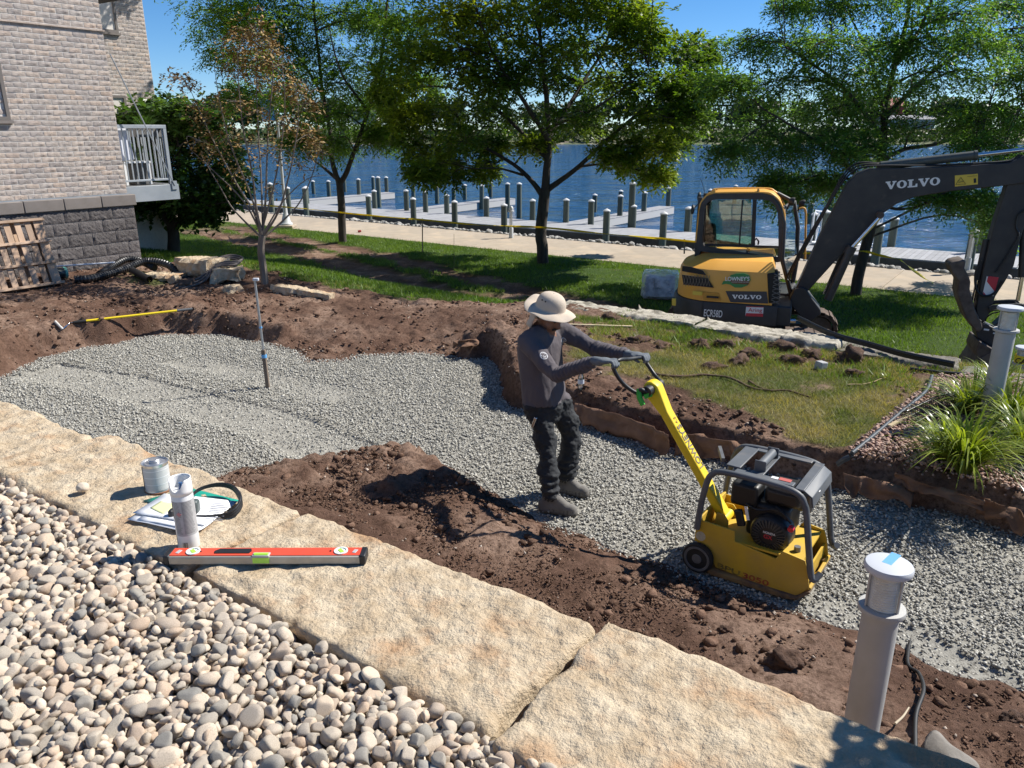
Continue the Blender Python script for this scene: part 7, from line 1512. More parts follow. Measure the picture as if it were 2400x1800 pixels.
# cap with a scooped-out front
seg = 40; vs = []; zs_ = [.187, .2, .215, .232, .240]
for i, z in enumerate(zs_):
    for j in range(seg):
        q = 2 * math.pi * j / seg; dq = abs((q + 2.0 + math.pi) % (2 * math.pi) - math.pi); sc_ = max(0, 1 - (dq / .85) ** 2); zz = min(z, .238 - .036 * sc_) if i else z; rr = r * (1.03 - .03 * i / 4); vs.append((rr * math.cos(q), rr * math.sin(q), zz))
m = MB(); m.add(vs, [[i * seg + j, i * seg + (j + 1) % seg, (i + 1) * seg + (j + 1) % seg, (i + 1) * seg + j] for i in range(4) for j in range(seg)]); cpp = m.build('cap', M_CANW, pc, smooth=50); s_ = cpp.modifiers.new('t', 'SOLIDIFY'); s_.thickness = .003
m = MB(); m.lathe([(r * .9, .198), (r * .5, .200), (.002, .2005)], seg=24); m.build('cap_floor', M_CANW, cpp, smooth=40); m = MB(); m.cyl((0, 0, .199), (0, 0, .222), .006, 12); m.build('nozzle', pm('nozzle_blue', (.03, .09, .22), rough=.3), cpp, smooth=40)
# tin
tp0 = G(372, 1147, ZS - .004); tn = thing('metal_tin', 'short tin can with press lid standing behind the papers', 'tin', (tp0[0], tp0[1], ZS - .004), .5)
M_TIN = pm('tin_metal', (.62, .62, .62), (.52, .52, .52), 14, .35, metal=.85); M_TINL = pm('tin_label', (.46, .46, .45), (.56, .56, .55), 10, .5)
m = MB(); m.lathe([(.044, 0), (.046, .003), (.044, .008), (.044, .104), (.046, .109), (.0465, .112), (.044, .113), (.043, .108), (.036, .106), (.034, .110)], seg=40); m.build('body', M_TIN, tn, smooth=35)
m = MB(); m.lathe([(.0446, .012), (.0446, .1)], seg=40, closed=True); tl = m.build('label', M_TINL, tn, smooth=True)
for zb in (.035, .062, .088): m = MB(); m.lathe([(.0452, zb), (.0452, zb + .002)], seg=40, closed=True); m.build('label_line', M_CANW, tl, smooth=True)
m = MB(); m.box((-.0455 * math.cos(.2), -.0455 * math.sin(.2) - .0, .056), (.0012, .004, .09), rotz(.2)); m.build('seam', M_LBLK, tl)
m = MB(); m.lathe([(.020, .106), (.020, .118), (.017, .121), (.0, .1215)], seg=28); m.build('lid', M_TIN, tn, smooth=40); m = MB(); m.lathe([(.0455, -.001), (.0472, 0), (.0472, .004), (.0455, .006)], seg=36); m.build('rust_ring', pm('rust', (.25, .12, .06), rough=.8), tn, smooth=40)
# papers, folder and headband
g5 = lambda x, y, z=ZS: G(200 + x / 3.16, 1000 + y / 3.16, z)
M_PAPER = pm('paper', (.80, .80, .80), rough=.75); M_TEAL = pm('folder_teal', (.01, .28, .20), rough=.5); M_PYEL = pm('paper_yellow', (.68, .70, .36), rough=.75); M_PRINT = pm('print_ink', (.30, .30, .33), rough=.8)
def sheet(name, corners, z, mat, parent=None, curl=.0, th=.0012):
    P_ = [g5(x, y, z) for x, y in corners]; n = 7; vs = []
    for i in range(n):
        for j in range(n): u_, v_ = i / (n - 1), j / (n - 1); p = (P_[0] * (1 - u_) + P_[1] * u_) * (1 - v_) + (P_[3] * (1 - u_) + P_[2] * u_) * v_; p = p + [0, 0, curl * (abs(u_ - .5) * 2) ** 3 * (1 if v_ > .3 else .4)]; vs.append(p)
    m = MB(); m.add(vs, [[i * n + j, (i + 1) * n + j, (i + 1) * n + j + 1, i * n + j + 1] for i in range(n - 1) for j in range(n - 1)]); base = (P_[0] + P_[2]) / 2; o = m.build(name, mat, parent, smooth=True, world=True, loc=None if parent else base)
    s_ = o.modifiers.new('t', 'SOLIDIFY'); s_.thickness = th; s_.offset = 1; return o
tag(sheet('folder', [(430, 545), (770, 452), (1145, 545), (820, 690)], ZS + .0005, M_TEAL, th=.003), 'teal folder under the loose papers', 'folder')
tag(sheet('paper_sheet', [(312, 688), (560, 545), (1000, 620), (760, 790)], ZS + .0045, M_PAPER, curl=.004), 'lowest white printed sheet sticking out of the paper pile', 'paper', 'papers on the slab')
tag(sheet('paper_sheet', [(385, 690), (600, 540), (985, 672), (835, 782)], ZS + .007, M_PAPER, curl=.006), 'crumpled white sheet in the middle of the paper pile', 'paper', 'papers on the slab')
psh = tag(sheet('paper_sheet', [(352, 640), (585, 497), (1130, 560), (880, 735)], ZS + .010, M_PAPER, curl=.004), 'top printed sheet with a yellow note beside the paint can', 'paper', 'papers on the slab')
sheet('yellow_note', [(480, 600), (560, 550), (680, 575), (580, 655)], ZS + .0115, M_PYEL, psh, th=.0006)
m = MB()
for k in range(13):
    t_ = k / 12; A_ = np.array([880, 690]) * (1 - t_) + np.array([960, 540]) * t_; ln = random.uniform(.5, 1); B_ = A_ + np.array([150, 12]) * ln; m.bar(g5(*A_, ZS + .0118), g5(*B_, ZS + .0118), .0022, .0006)
tag(m.build('print_lines', M_PRINT, psh, world=True), kind='stuff')
hbnd = thing('ear_muff_band', 'black looped headband with dark grey cup lying on the papers', 'headband', g5(900, 640, ZS + .012))
m = MB(); hp_ = [(820, 640, .03), (790, 520, .055), (860, 458, .07), (980, 430, .075), (1080, 445, .072), (1135, 500, .06), (1150, 560, .045), (1120, 620, .03), (1050, 655, .02), (930, 668, .018), (820, 665, .018)]
c = catmull([g5(x, y, ZS + z * .55) for x, y, z in hp_], 5); wv = np.interp(np.linspace(0, 1, len(c)), [0, .25, .45, .6, .7, .85, 1], [.003, .004, .008, .012, .010, .005, .003])
for q in (-1, 0, 1): m.tube(c + np.array([0, 0, 1.0]) * (wv[:, None] * q), wv * .45 + .0012, 6)
m.build('band', M_LBLK, hbnd, smooth=60, world=True)
m = MB(); c_ = g5(815, 590, ZS + .03); m.box(c_, (.026, .034, .05)); m.build('cup', pm('cup_grey', (.075, .09, .085), (.11, .125, .12), 20, .35), hbnd, bevel=.011, world=True, seg=4)
m = MB(); c_ = g5(640, 640, ZS + .02); m.box(c_, (.018, .03, .03)); m.build('second_cup', M_LBLK, hbnd, bevel=.008, world=True, seg=3)
p_ = G(196, 1150, ZS); m = MB(); m.rock((0, 0, .016), (.046, .042, .036), 77, 3, .10); tag(m.build('lone_pebble', M_COB, None, smooth=True, loc=(p_[0], p_[1], ZS - .002)), 'single grey pebble lying on the tan limestone slab', 'pebble')

# ---- stake in the gravel
sb = G(628, 908, 0); st_ = thing('survey_stake', 'tall grey metal stake with blue tape standing in the gravel', 'stake', (sb[0], sb[1], 0)); tpx = V(597, 655, sb[1]) - sb
ln = lambda f_: np.array([tpx[0] * f_, 0, tpx[2] * f_])
m = MB(); m.tube([ln(.34), ln(1.0)], .013, 12); m.build('pipe', pm('galvanised', (.36, .38, .39), (.44, .46, .47), 8, .4, metal=.6), st_, smooth=40); m = MB(); m.bar(ln(-.05), ln(.36), .04, .04, (0, 1, 0)); m.build('wooden_foot', pm('stake_wood', (.16, .12, .09), (.21, .165, .125), 20, .9, stretch=(1, 1, .1)), st_, bevel=.003)
m = MB(); m.tube([ln(.285), ln(.315)], .030, 10); m.build('blue_tape', M_TAPE, st_, smooth=40); m = MB(); m.tube([ln(.56), ln(.575)], .017, 10); m.build('clamp', M_TAPE, st_, smooth=40); m = MB(); m.box(ln(1.0) + [.012, 0, 0], (.06, .04, .03)); m.build('stake_head', M_CAPB, st_, bevel=.005)

# ---- extension pole with roller frame
pa, pb = GT(182, 763), GT(452, 732); pa = pa + [0, 0, .05]; pb = pb + [0, 0, .05]; rp = thing('extension_pole', 'yellow extension pole with wire roller frame lying on the soil', 'pole', pa); d = (pb - pa); 
m = MB(); m.tube([pa + d * .06, pa + d * .86], .0155, 10); m.build('pole', pm('pole_yellow', (.80, .60, .02), rough=.4), rp, smooth=40, world=True); m = MB(); m.tube([pa + d * .86, pa + d], .018, 10); m.build('grip', pm('grip_grey', (.10, .105, .11), rough=.6), rp, smooth=40, world=True)
m = MB(); m.tube([pa - d * .03, pa + d * .02, pa + d * .075], [.016, .023, .020], 10); m.build('collar', M_BLACK, rp, smooth=40, world=True)
w0, w1, w2 = GT(165, 765), GT(148, 780), GT(130, 763); m = MB(); m.tube(catmull([pa - d * .03, w0 + [0, 0, .05], w0 + [.02, -.05, .05], w1 + [0, 0, .05]], 4), .007, 6); m.build('wire_frame', M_STEEL, rp, smooth=60, world=True); m = MB(); m.tube([w1 + [0, 0, .05], w2 + [0, 0, .06]], .018, 10); m.build('roller', pm('roller_pale', (.5, .48, .44), rough=.8), rp, smooth=40, world=True)

# ---- pallet against the wall
o0 = GT(142, 666); ez = np.array([0, 0, 1.0]); e1 = -V3; e2 = ez * .955 - U3 * .297; e3 = np.cross(e1, e2); e3 = e3 if e3 @ U3 > 0 else -e3
pal = thing('wooden_pallet', 'weathered wooden pallet leaning on the split-block plinth', 'pallet', o0); M_PAL = pm('pallet_wood', (.36, .245, .165), (.46, .33, .235), 6, .9, bump=.4, bscale=40, stretch=(1, 1, .2), rnd=(.75, 1.2), c3=(.27, .19, .14), s3=2.5)
R_ = np.stack([e1, e2, e3], 1)
for k in range(9): m = MB(); wd = .085 if k not in (0,) else .13; m.box(o0 + e1 * (.06 + k * .145) + e2 * .50 + e3 * .045, (wd, 1.0, .018), R_); m.build('slat', M_PAL, pal, world=True, bevel=.003)
for k in range(6): m = MB(); m.box(o0 + e1 * (.12 + k * .235) + e2 * .50 - e3 * .065, (.10, 1.0, .018), R_); m.build('back_slat', M_PAL, pal, world=True, bevel=.003)
for f_ in (.02, .34, .66, .985): m = MB(); m.box(o0 + e1 * .62 + e2 * f_ + e3 * .075, (1.30, .038, .045), R_); m.build('stringer', M_PAL, pal, world=True, bevel=.003)
for f_ in (.02, .34, .66, .985): m = MB(); m.box(o0 + e1 * .62 + e2 * f_ - e3 * .01, (1.28, .036, .09), R_); m.build('spacer', M_PAL, pal, world=True)
b0 = GT(40, 664) - U3 * .45; can = thing('canister', 'dark canister with teal cap lying behind the pallet', 'canister', GT(158, 655) + U3 * -.1)
q0, q1 = GT(118, 660) + [0, 0, .1] - U3 * .1, GT(166, 655) + [0, 0, .1] - U3 * .1; m = MB(); m.cyl(q0, q0 + (q1 - q0) * .86, .085, 18); m.build('barrel', pm('canister_dark', (.03, .045, .045), rough=.4), can, smooth=40, world=True); m = MB(); m.cyl(q0 + (q1 - q0) * .86, q1, .09, 18); m.build('cap', pm('teal_cap', (.12, .36, .30), rough=.5), can, smooth=40, world=True)

# ---- pipes, hose and boulders by the building
def corrugated(label, pts, r):
    c = catmull(pts, 14); L = np.r_[0, np.cumsum(np.linalg.norm(np.diff(c, axis=0), axis=1))]; n = int(L[-1] / .011); cc = np.stack([np.interp(np.linspace(0, L[-1], n), L, c[:, k]) for k in range(3)], 1)
    m = MB(); o = thing('corrugated_pipe', label, 'pipe', cc[0]); m.tube(cc, np.where((np.arange(n) // 2) % 2 == 0, r, r * .86), 12); m.build('hull', M_EDGE, o, smooth=20, world=True); return o
zz = lambda x, y, h=.06: GT(x, y) + [0, 0, h]
corrugated('black corrugated drain pipe with its open end on the soil', [zz(176, 664), zz(215, 661), zz(260, 652, .08), zz(300, 645, .12), zz(345, 640, .2), zz(395, 645, .18), zz(418, 650, .06)], .062)
corrugated('black corrugated drain pipe arching behind the other one', [zz(235, 652), zz(265, 642, .12), zz(300, 636, .2), zz(330, 636, .18), zz(365, 642, .1)], .060)
pa, pb = zz(312, 648, .10), zz(352, 664, .06); dp = thing('drain_pipe', 'short smooth black pipe pointing out of the pile', 'pipe', pb); d = pb - pa; m = MB(); dd, x_, y_ = frame_from(d); m.lathe([(.048, 0), (.055, 0), (.055, np.linalg.norm(d)), (.048, np.linalg.norm(d)), (.048, .02)], pa, dd, 24, closed=True); m.build('hull', M_EDGE, dp, smooth=40, world=True)
pa, pb = zz(125, 658, .22), zz(275, 650, .24); m = MB(); wp = thing('conduit', 'thin white plastic conduit lying over the corrugated pipes', 'conduit', pa); m.tube([pa, pb], .014, 10); m.build('tube', M_WHITE, wp, smooth=40, world=True)
def boulder(px, py, size, seed, label, rz=0, up_=0, mat=None, group='limestone blocks by the building'):
    p = GT(px, py); P_, f = rock_slab(-size[0] / 2, size[0] / 2, -size[1] / 2, size[1] / 2, size[2], size[2], seed, st=.03, rough=2.0, edge=.024, rnd=.010); me = np_mesh('limestone_block', P_, f, True); bm = bmesh.new(); bm.from_mesh(me); bmesh.ops.remove_doubles(bm, verts=bm.verts, dist=.001); bm.to_mesh(me); bm.free(); me.polygons.foreach_set('use_smooth', np.ones(len(me.polygons), bool)); me.set_sharp_from_angle(angle=.45)
    o = link('limestone_block', me, mat or M_LIME, None, (p[0], p[1], p[2] + up_)); o.rotation_euler = (random.uniform(-.05, .05), random.uniform(-.06, .06), rz); return tag(o, label, 'stone block', group)
boulder(478, 652, (.72, .46, .22), 301, 'big flat limestone block under the coiled hose', -.5, .12); boulder(535, 662, (.42, .3, .18), 302, 'limestone block under the end of the coiled hose', .2, .06); boulder(548, 684, (.24, .2, .13), 303, 'small limestone chunk at the corner of the stone pile', .5, -.02)
boulder(712, 692, (1.08, .16, .12), 304, 'long limestone piece half buried in the soil', -.42, -.02); boulder(385, 652, (.7, .35, .08), 305, 'thin limestone flag behind the smooth pipe end', -.3, .0); boulder(440, 672, (.22, .14, .12), 306, 'dark broken stump of wood beside the stones', .4, .0, pm('stump_wood', (.08, .05, .035), (.13, .085, .06), 9, .95, bump=.5))
hs = thing('garden_hose', 'coil of thick grey brown hose draped over the limestone blocks', 'hose', zz(470, 655, .3)); M_HOSE = pm('hose_brown', (.085, .072, .065), (.12, .10, .09), 10, .55); m = MB(); pts = []
hl = [(412, 668, .04), (450, 650, .12), (500, 652, .30), (545, 648, .36), (572, 650, .34), (566, 658, .33), (520, 660, .3), (470, 668, .12), (418, 674, .04)]
for k in range(3): pts += [zz(x + k * 4 * (1 if x < 500 else -1), y + k * 1.5, h - .02 * k) for x, y, h in hl]
m.tube(catmull(pts, 5), .019, 8); m.build('coil', M_HOSE, hs, smooth=60, world=True)

# ---- tape line, thin stakes, lamp post, path lights
tp_ = [(300, 466), (490, 472), (690, 487), (797, 498), (900, 508), (990, 515), (1120, 527), (1268, 533), (1420, 548), (1604, 564), (1760, 582), (1900, 594), (2012, 588), (2060, 598), (2110, 608)]
c = catmull([PT(x, y, 17.62 + .1 * math.sin(i * 2.1)) for i, (x, y) in enumerate(tp_)], 6); tpo = thing('caution_tape', 'yellow caution tape strung between the trees and thin stakes', 'tape', c[0]); m = MB()
vs = []
for i, p in enumerate(c): tw = .9 * math.sin(i * .55) + .5; vs += [p + np.array([0, .026 * math.sin(tw), .026 * math.cos(tw)]), p - np.array([0, .026 * math.sin(tw), .026 * math.cos(tw)])]
m.add(vs, [[2 * i, 2 * i + 1, 2 * i + 3, 2 * i + 2] for i in range(len(c) - 1)]); tb = m.build('ribbon', leafmat('tape_yellow', (.75, .60, .03), (.72, .56, .03), .45, (.95, 1.05), tcol=(1.1, 1.1, .8)), tpo, smooth=True, world=True); s_ = tb.modifiers.new('t', 'SOLIDIFY'); s_.thickness = .001
c2_ = catmull([PT(2110, 608, 17.9), PT(2150, 640, 19.5), PT(2200, 668, 21.5), PT(2300, 690, 22.6), PT(2400, 700, 22.8)], 6); m = MB(); vs = []
for i, p in enumerate(c2_): tw = .9 * math.sin(i * .8) + .4; vs += [p + np.array([0, .05 * math.sin(tw), .03 * math.cos(tw)]), p - np.array([0, .05 * math.sin(tw), .03 * math.cos(tw)])]
m.add(vs, [[2 * i, 2 * i + 1, 2 * i + 3, 2 * i + 2] for i in range(len(c2_) - 1)]); tb = m.build('loose_end', M_CAUT, tpo, smooth=True, world=True); s_ = tb.modifiers.new('t', 'SOLIDIFY'); s_.thickness = .001
for x, yt, yb, lb_ in ((990, 512, 588, 'thin wooden stake holding the caution tape beside the big tree'), (1064, 548, 630, 'thin marker wire standing in the lawn beside the tyre ruts'), (1604, 560, 590, 'thin wooden stake holding the caution tape beside the excavator cab')):
    p = GT(x, yb) if yb > 600 else PT(x, yb, 17.7); q = PT(x, yt, ST(p)[1]); o = thing('tape_stake', lb_, 'stake', p); m = MB(); m.bar(p - [0, 0, .05], q, .03 if yb < 600 else .008, .03 if yb < 600 else .008, (0, 1, 0)); m.build('stick', pm('stick_wood', (.22, .17, .12), rough=.9), o, world=True)
lp = G(672, 533, -.79); lo = thing('lamp_post', 'pale riverside lamp post with a flared base and blue banner', 'lamp post', lp); M_LAMP = pm('lamp_grey', (.50, .51, .51), rough=.45)
m = MB(); m.box((0, 0, .05), (.62, .62, .1)); m.build('footing', M_CONC, lo, bevel=.02); m = MB(); m.lathe([(.24, .10), (.24, .16), (.17, .22), (.13, .42), (.10, .5), (.085, .55), (.075, .9)], seg=20); m.build('flared_base', M_LAMP, lo, smooth=40)
m = MB(); m.lathe([(.06, .9), (.05, 4.2), (.09, 4.25), (.05, 4.35)], seg=14); m.build('pole', M_LAMP, lo, smooth=40); m = MB(); m.lathe([(.08, 4.35), (.17, 4.45), (.2, 4.75), (.16, 4.8), (.02, 5.0)], seg=16); m.build('lantern', pm('lantern_glass', (.6, .6, .56), rough=.3), lo, smooth=40)
bz = V(628, 250, lp[1])[2] - lp[2]; m = MB(); m.box((-.32, 0, bz), (.46, .012, 1.0)); bn = m.build('banner', pm('banner_blue', (.02, .28, .72), (.35, .55, .8), 3, .6), lo); m = MB(); m.bar((-.58, 0, bz + .5), (0, 0, bz + .5), .02, .02); m.bar((-.58, 0, bz - .5), (0, 0, bz - .5), .02, .02); m.build('banner_arm', M_LAMP, lo)
def path_light(p, H, label):
    o = thing('path_light', label, 'path light', p, 0, None); m = MB(); m.lathe([(.075, 0), (.075, H * .34), (.06, H * .36)], seg=16); m.build('foot', M_LAMP, o, smooth=40)
    for q in range(4): a = q * 1.57 + .4; m = MB(); m.tube([(.062 * math.cos(a), .062 * math.sin(a), H * .35), (.062 * math.cos(a), .062 * math.sin(a), H * .84)], .009, 6); m.build('cage_bar', M_LAMP, o)
    for z in (.5, .68): m = MB(); m.lathe([(.060, H * z), (.068, H * z + .005), (.060, H * z + .01)], seg=16, closed=True); m.build('cage_ring', M_LAMP, o)
    m = MB(); m.cyl((0, 0, H * .36), (0, 0, H * .82), .028, 10); m.build('lamp_tube', pm('lamp_tube', (.6, .6, .58), rough=.3), o, smooth=40); m = MB(); m.lathe([(.10, H * .83), (.10, H * .86), (.075, H * .87), (.08, H * .92), (.06, H * .97), (.02, H)], seg=16); m.build('dome', M_LAMP, o, smooth=40)
p = G(1198, 558, -.8); path_light((p[0], p[1], -.85), 1.15, 'small caged path light at the water edge beside the big tree'); p = G(2264, 640, -.8); path_light((p[0], p[1], -.85), 1.25, 'small caged path light at the water edge beside the excavator arm')
p = G(839, 545, -.79); m = MB(); m.lathe([(.035, 0), (.04, .01), (.04, .11), (.03, .12)], (0, 0, .04), (1, .3, .1), 14); m.box((.02, 0, .03), (.03, .05, .04)); tag(m.build('drink_can', pm('can_red', (.35, .03, .03), rough=.4), None, smooth=40, loc=p), 'small red can lying on the concrete path', 'can')

# ---- wrapped pallet of pavers
def film_mat():
    m = bpy.data.materials.new('milky_film'); m.use_nodes = True; n = m.node_tree.nodes; l = m.node_tree.links; b = n['Principled BSDF']; b.inputs['Base Color'].default_value = (.78, .82, .86, 1); b.inputs['Roughness'].default_value = .25
    tr_ = n.new('ShaderNodeBsdfTransparent'); ms = n.new('ShaderNodeMixShader'); tc = n.new('ShaderNodeTexCoord'); x = n.new('ShaderNodeTexNoise'); x.inputs['Scale'].default_value = 7; x.inputs['Detail'].default_value = 5; l.new(tc.outputs['Object'], x.inputs['Vector']); mr = n.new('ShaderNodeMapRange'); mr.inputs[1].default_value = .35; mr.inputs[2].default_value = .65; mr.inputs[3].default_value = .22; mr.inputs[4].default_value = .6; l.new(x.outputs['Fac'], mr.inputs[0]); l.new(mr.outputs[0], ms.inputs[0]); l.new(tr_.outputs[0], ms.inputs[1]); l.new(b.outputs[0], ms.inputs[2]); l.new(ms.outputs[0], n['Material Output'].inputs['Surface']); return m
pb_ = GT(1545, 700); pv_ = thing('paver_bundle', 'bundle of grey pavers shrink-wrapped in clear plastic on the lawn', 'paver bundle', pb_, EA + .1); M_PAV_ = pm('paver_grey', (.36, .38, .40), (.48, .49, .50), 4, .85, rnd=(.75, 1.2)); M_PLASTIC = glassmat('plastic_wrap', (.95, .96, .97), .3, .08)
sc = .62; 
for i in range(3):
    for j in range(3):
        for k in range(4):
            if k == 3 and (i + j) % 3 == 0: continue
            m = MB(); m.box(((i - 1) * .34 * sc, (j - 1) * .34 * sc, .14 + k * .155 * sc), (.32 * sc, .32 * sc, .145 * sc)); m.build('paver', M_PAV_, pv_, bevel=.008)
for y in (-.3, 0, .3): m = MB(); m.box((0, y * sc, .045), (1.05 * sc, .1 * sc, .09)); m.build('pallet_board', M_PAL, pv_)
v, f = ico(4); q = np.sign(v) * np.abs(v) ** .3; q = q / np.abs(q).max(0); w_ = q * np.array([.56, .56, .40]) * sc * 1.12; w_ = w_ * (1 + .06 * fbm(v * 3.2, 4, 5)[:, None]) + [0, 0, .14 + .30 * sc]; me = np_mesh('plastic_wrap', w_, f, True); link('plastic_wrap', me, film_mat(), pv_)
m = MB(); m.box((.1, -.56 * sc, .34), (.30, .01, .10), rotz(.0) @ np.array(Matrix.Rotation(.3, 3, 'Y'))); m.build('paper_label', M_WLET, pv_)

# ---- things on the upper lawn
def lie(name, label, cat, pxs, r, mat, h=.02, seg=7, taper=.6):
    P_ = [GT(x, y) + [0, 0, h] for x, y in pxs]; c = catmull(P_, 5); o = thing(name, label, cat, P_[0]); m = MB(); m.tube(c + np.stack([0 * c[:, 0], 0 * c[:, 0], .01 * fbm(c * 6, 2, 2)], 1), np.linspace(r, r * taper, len(c)), seg); m.build('stem' if cat in ('root', 'twig') else 'strip', mat, o, smooth=60, world=True); return o
M_ROOT = pm('root_brown', (.085, .048, .03), (.13, .08, .05), 10, .95, bump=.5)
lie('tree_root', 'long brown root lying across the upper lawn', 'root', [(1530, 878), (1580, 888), (1640, 884), (1700, 888), (1760, 912), (1800, 918), (1850, 920), (1900, 935)], .016, M_ROOT); lie('tree_root', 'short forked root lying beside the long root', 'root', [(1755, 898), (1775, 908), (1795, 917)], .013, M_ROOT); lie('dry_twig', 'thin straw coloured twig lying near the pebble bed', 'twig', [(1985, 905), (2030, 903), (2075, 890)], .008, pm('straw', (.36, .27, .14), rough=.9))
a, b_ = GT(1322, 765) + [0, 0, .03], GT(1482, 770) + [0, 0, .03]; o = thing('wooden_lath', 'thin pale wooden lath lying on the lawn beyond the worker', 'lath', a); m = MB(); m.bar(a, b_, .035, .012); m.build('strip', pm('fresh_wood', (.52, .42, .26), (.58, .48, .32), 8, .8, stretch=(.1, 1, 1)), o, world=True, bevel=.002)
p = GT(1922, 866); m = MB(); m.box((0, 0, .045), (.10, .09, .09)); o = m.build('paver_stone', pm('paver_single', (.34, .34, .34), (.42, .42, .41), 14, .85, bump=.2), None, bevel=.008, loc=(p[0], p[1], p[2])); o.rotation_euler = (.05, .1, .5); tag(o, 'single grey paver cube lying on the upper lawn', 'paver')
M_SOD = pm('sod_soil', (.062, .034, .022), (.11, .062, .04), 16, .98, bump=1, bscale=40, bdist=.02); M_STRAW = leafmat('straw_blade', (.20, .15, .06), (.28, .21, .10), .3, scale=3)
def sod(px, py, w_, h_, seed, label, hairy=True):
    p = GT(px, py); o = thing('sod_clump', label, 'sod clump', p, random.uniform(0, 6), 'torn sod clumps on the upper lawn'); v, f = ico(3); q = v * (1 + .55 * fbm(v * 1.9 + seed, 5, seed, .62)[:, None]) * [w_ * (1 + .3 * math.sin(seed)), w_ * .75, h_]; q[:, 2] = np.maximum(q[:, 2], -.02) + .01; link('soil', np_mesh('soil', q, f, True), M_SOD, o)
    if hairy:
        r = np.random.default_rng(seed); n = 260; a = r.uniform(0, 6.28, n); rr = w_ * np.sqrt(r.random(n)); P_ = np.stack([rr * np.cos(a), rr * np.sin(a) * .75, h_ * np.sqrt(np.clip(1 - (rr / w_) ** 2, 0, 1)) * .9], 1); d = np.stack([np.cos(a), np.sin(a), r.normal(.2, .4, n)], 1) * r.uniform(.03, .075, (n, 1)); sd = np.stack([-np.sin(a), np.cos(a), 0 * a], 1) * .0035
        k = r.random(n) < .5; vs = np.stack([P_ - sd, P_ + sd, P_ + d], 1)[k]; link('dry_grass', np_mesh('dry_grass', vs.reshape(-1, 3), np.arange(len(vs) * 3).reshape(-1, 3)), M_STRAW, o)
for i, (x, y, w_, h_, lb_) in enumerate([(1640, 815, .13, .09, 'two-lobed dark sod clump in front of the excavator counterweight'), (1690, 812, .15, .08, 'broad dark sod clump below the model lettering of the excavator'), (1755, 838, .12, .10, 'upright dark sod clump in front of the dealer sticker'), (1735, 850, .12, .07, 'low brown sod clump in the middle of the upper lawn'), (1830, 818, .14, .08, 'sod clump beside the excavator track'), (1850, 850, .13, .08, 'brown sod clump left of the grey paver cube'), (1900, 835, .13, .08, 'hairy sod clump behind the grey paver cube'), (1990, 845, .18, .13, 'tall sod clump with straw tuft beside the black edging strip'), (1500, 800, .15, .05, 'flat straw coloured sod patch near the wooden lath'), (1545, 812, .12, .05, 'flat dried sod clump beyond the compactor handle'), (1430, 745, .16, .07, 'dark sod clump on the pale edging stone'), (1670, 862, .10, .04, 'small dried sod patch near the long root'), (2000, 880, .10, .05, 'small sod clump near the straw coloured twig')]): sod(x, y, w_, h_, 400 + i, lb_)
def clod(px, py, w_, seed, label): 
    p = GT(px, py); v, f = ico(4); q = v * (1 + .4 * fbm(v * 2.2 + seed, 5, seed, .6)[:, None]) * [w_, w_ * .8, w_ * .62]; o = link('soil_lump', np_mesh('soil_lump', q, f, True), M_SOD, None, (p[0], p[1], p[2] + w_ * .3)); tag(o, label, 'soil lump')
clod(1840, 1560, .085, 501, 'big loose soil lump on the bank beside the grey bollard'); clod(1700, 1480, .035, 502, 'fist sized soil lump in front of the compactor'); clod(1905, 1490, .03, 503, 'small soil lump near the front of the compactor'); clod(2370, 1690, .05, 504, 'reddish lump of soil beside the gravel edge')

# ---- brown landscape fabric hanging out of the trench wall
M_FAB = pm('fabric_brown', (.16, .085, .05), (.23, .13, .08), 9, .9, bump=.5, bscale=25)
def fabric(label, pxs, hgt, seed, over=.0):
    """draped strip: a row of pixels on the trench rim, hanging hgt down the wall"""
    P_ = catmull([G(x, y, z) for x, y, z in pxs], 6); n = len(P_); k = 6; vs = []; tg = np.gradient(P_, axis=0); r = np.random.default_rng(seed)
    for i in range(n):
        nn = np.array([tg[i][1], -tg[i][0], 0]); nn /= np.linalg.norm(nn) + 1e-9
        nn = nn if nn @ (CAM - P_[i]) > 0 else -nn
        for j in range(k + 1): f_ = j / k; w_ = .045 * fbm(np.array([i * .45, f_ * 2.6, seed * 1.0]), 3, seed); vs.append(P_[i] + nn * (.035 + .05 * f_ + w_) - [0, 0, hgt * f_ * (1 + .45 * vnoise(np.array([i * .5, 0., seed]), seed))] + [0, 0, .012])
    o = thing('landscape_fabric', label, 'fabric', P_[0]); m = MB(); m.add(vs, [[i * (k + 1) + j, (i + 1) * (k + 1) + j, (i + 1) * (k + 1) + j + 1, i * (k + 1) + j + 1] for i in range(n - 1) for j in range(k)]); q = m.build('sheet', M_FAB, o, smooth=True, world=True); s_ = q.modifiers.new('t', 'SOLIDIFY'); s_.thickness = .003
fabric('long brown landscape fabric draped down the trench wall behind the worker', [(1352, 945, .2), (1400, 958, .2), (1460, 972, .2), (1540, 1000, .2), (1580, 1018, .2)], .16, 11); fabric('creased brown fabric hanging from the trench wall behind the compactor handle', [(1590, 1010, .2), (1640, 1018, .2), (1700, 1030, .22), (1740, 1042, .2)], .15, 12)
fabric('brown fabric sagging out of the bank beside the compactor cage', [(1975, 1110, .2), (2020, 1118, .18), (2080, 1130, .2), (2140, 1160, .14)], .14, 13); fabric('torn fabric edge below the arching grass plants', [(2100, 1105, .26), (2160, 1125, .24), (2220, 1150, .22), (2300, 1165, .2)], .06, 14); fabric('fabric flap at the end of the pebble bed', [(2320, 1165, .2), (2360, 1185, .2), (2420, 1215, .18)], .10, 15)
fabric('orange brown fabric scrap in the end wall of the trench', [(1062, 800, .22), (1085, 796, .24), (1115, 795, .22)], .07, 16); fabric('orange brown fabric flap on the dirt bank behind the worker', [(1192, 748, .36), (1208, 744, .36), (1225, 752, .36)], .06, 17)
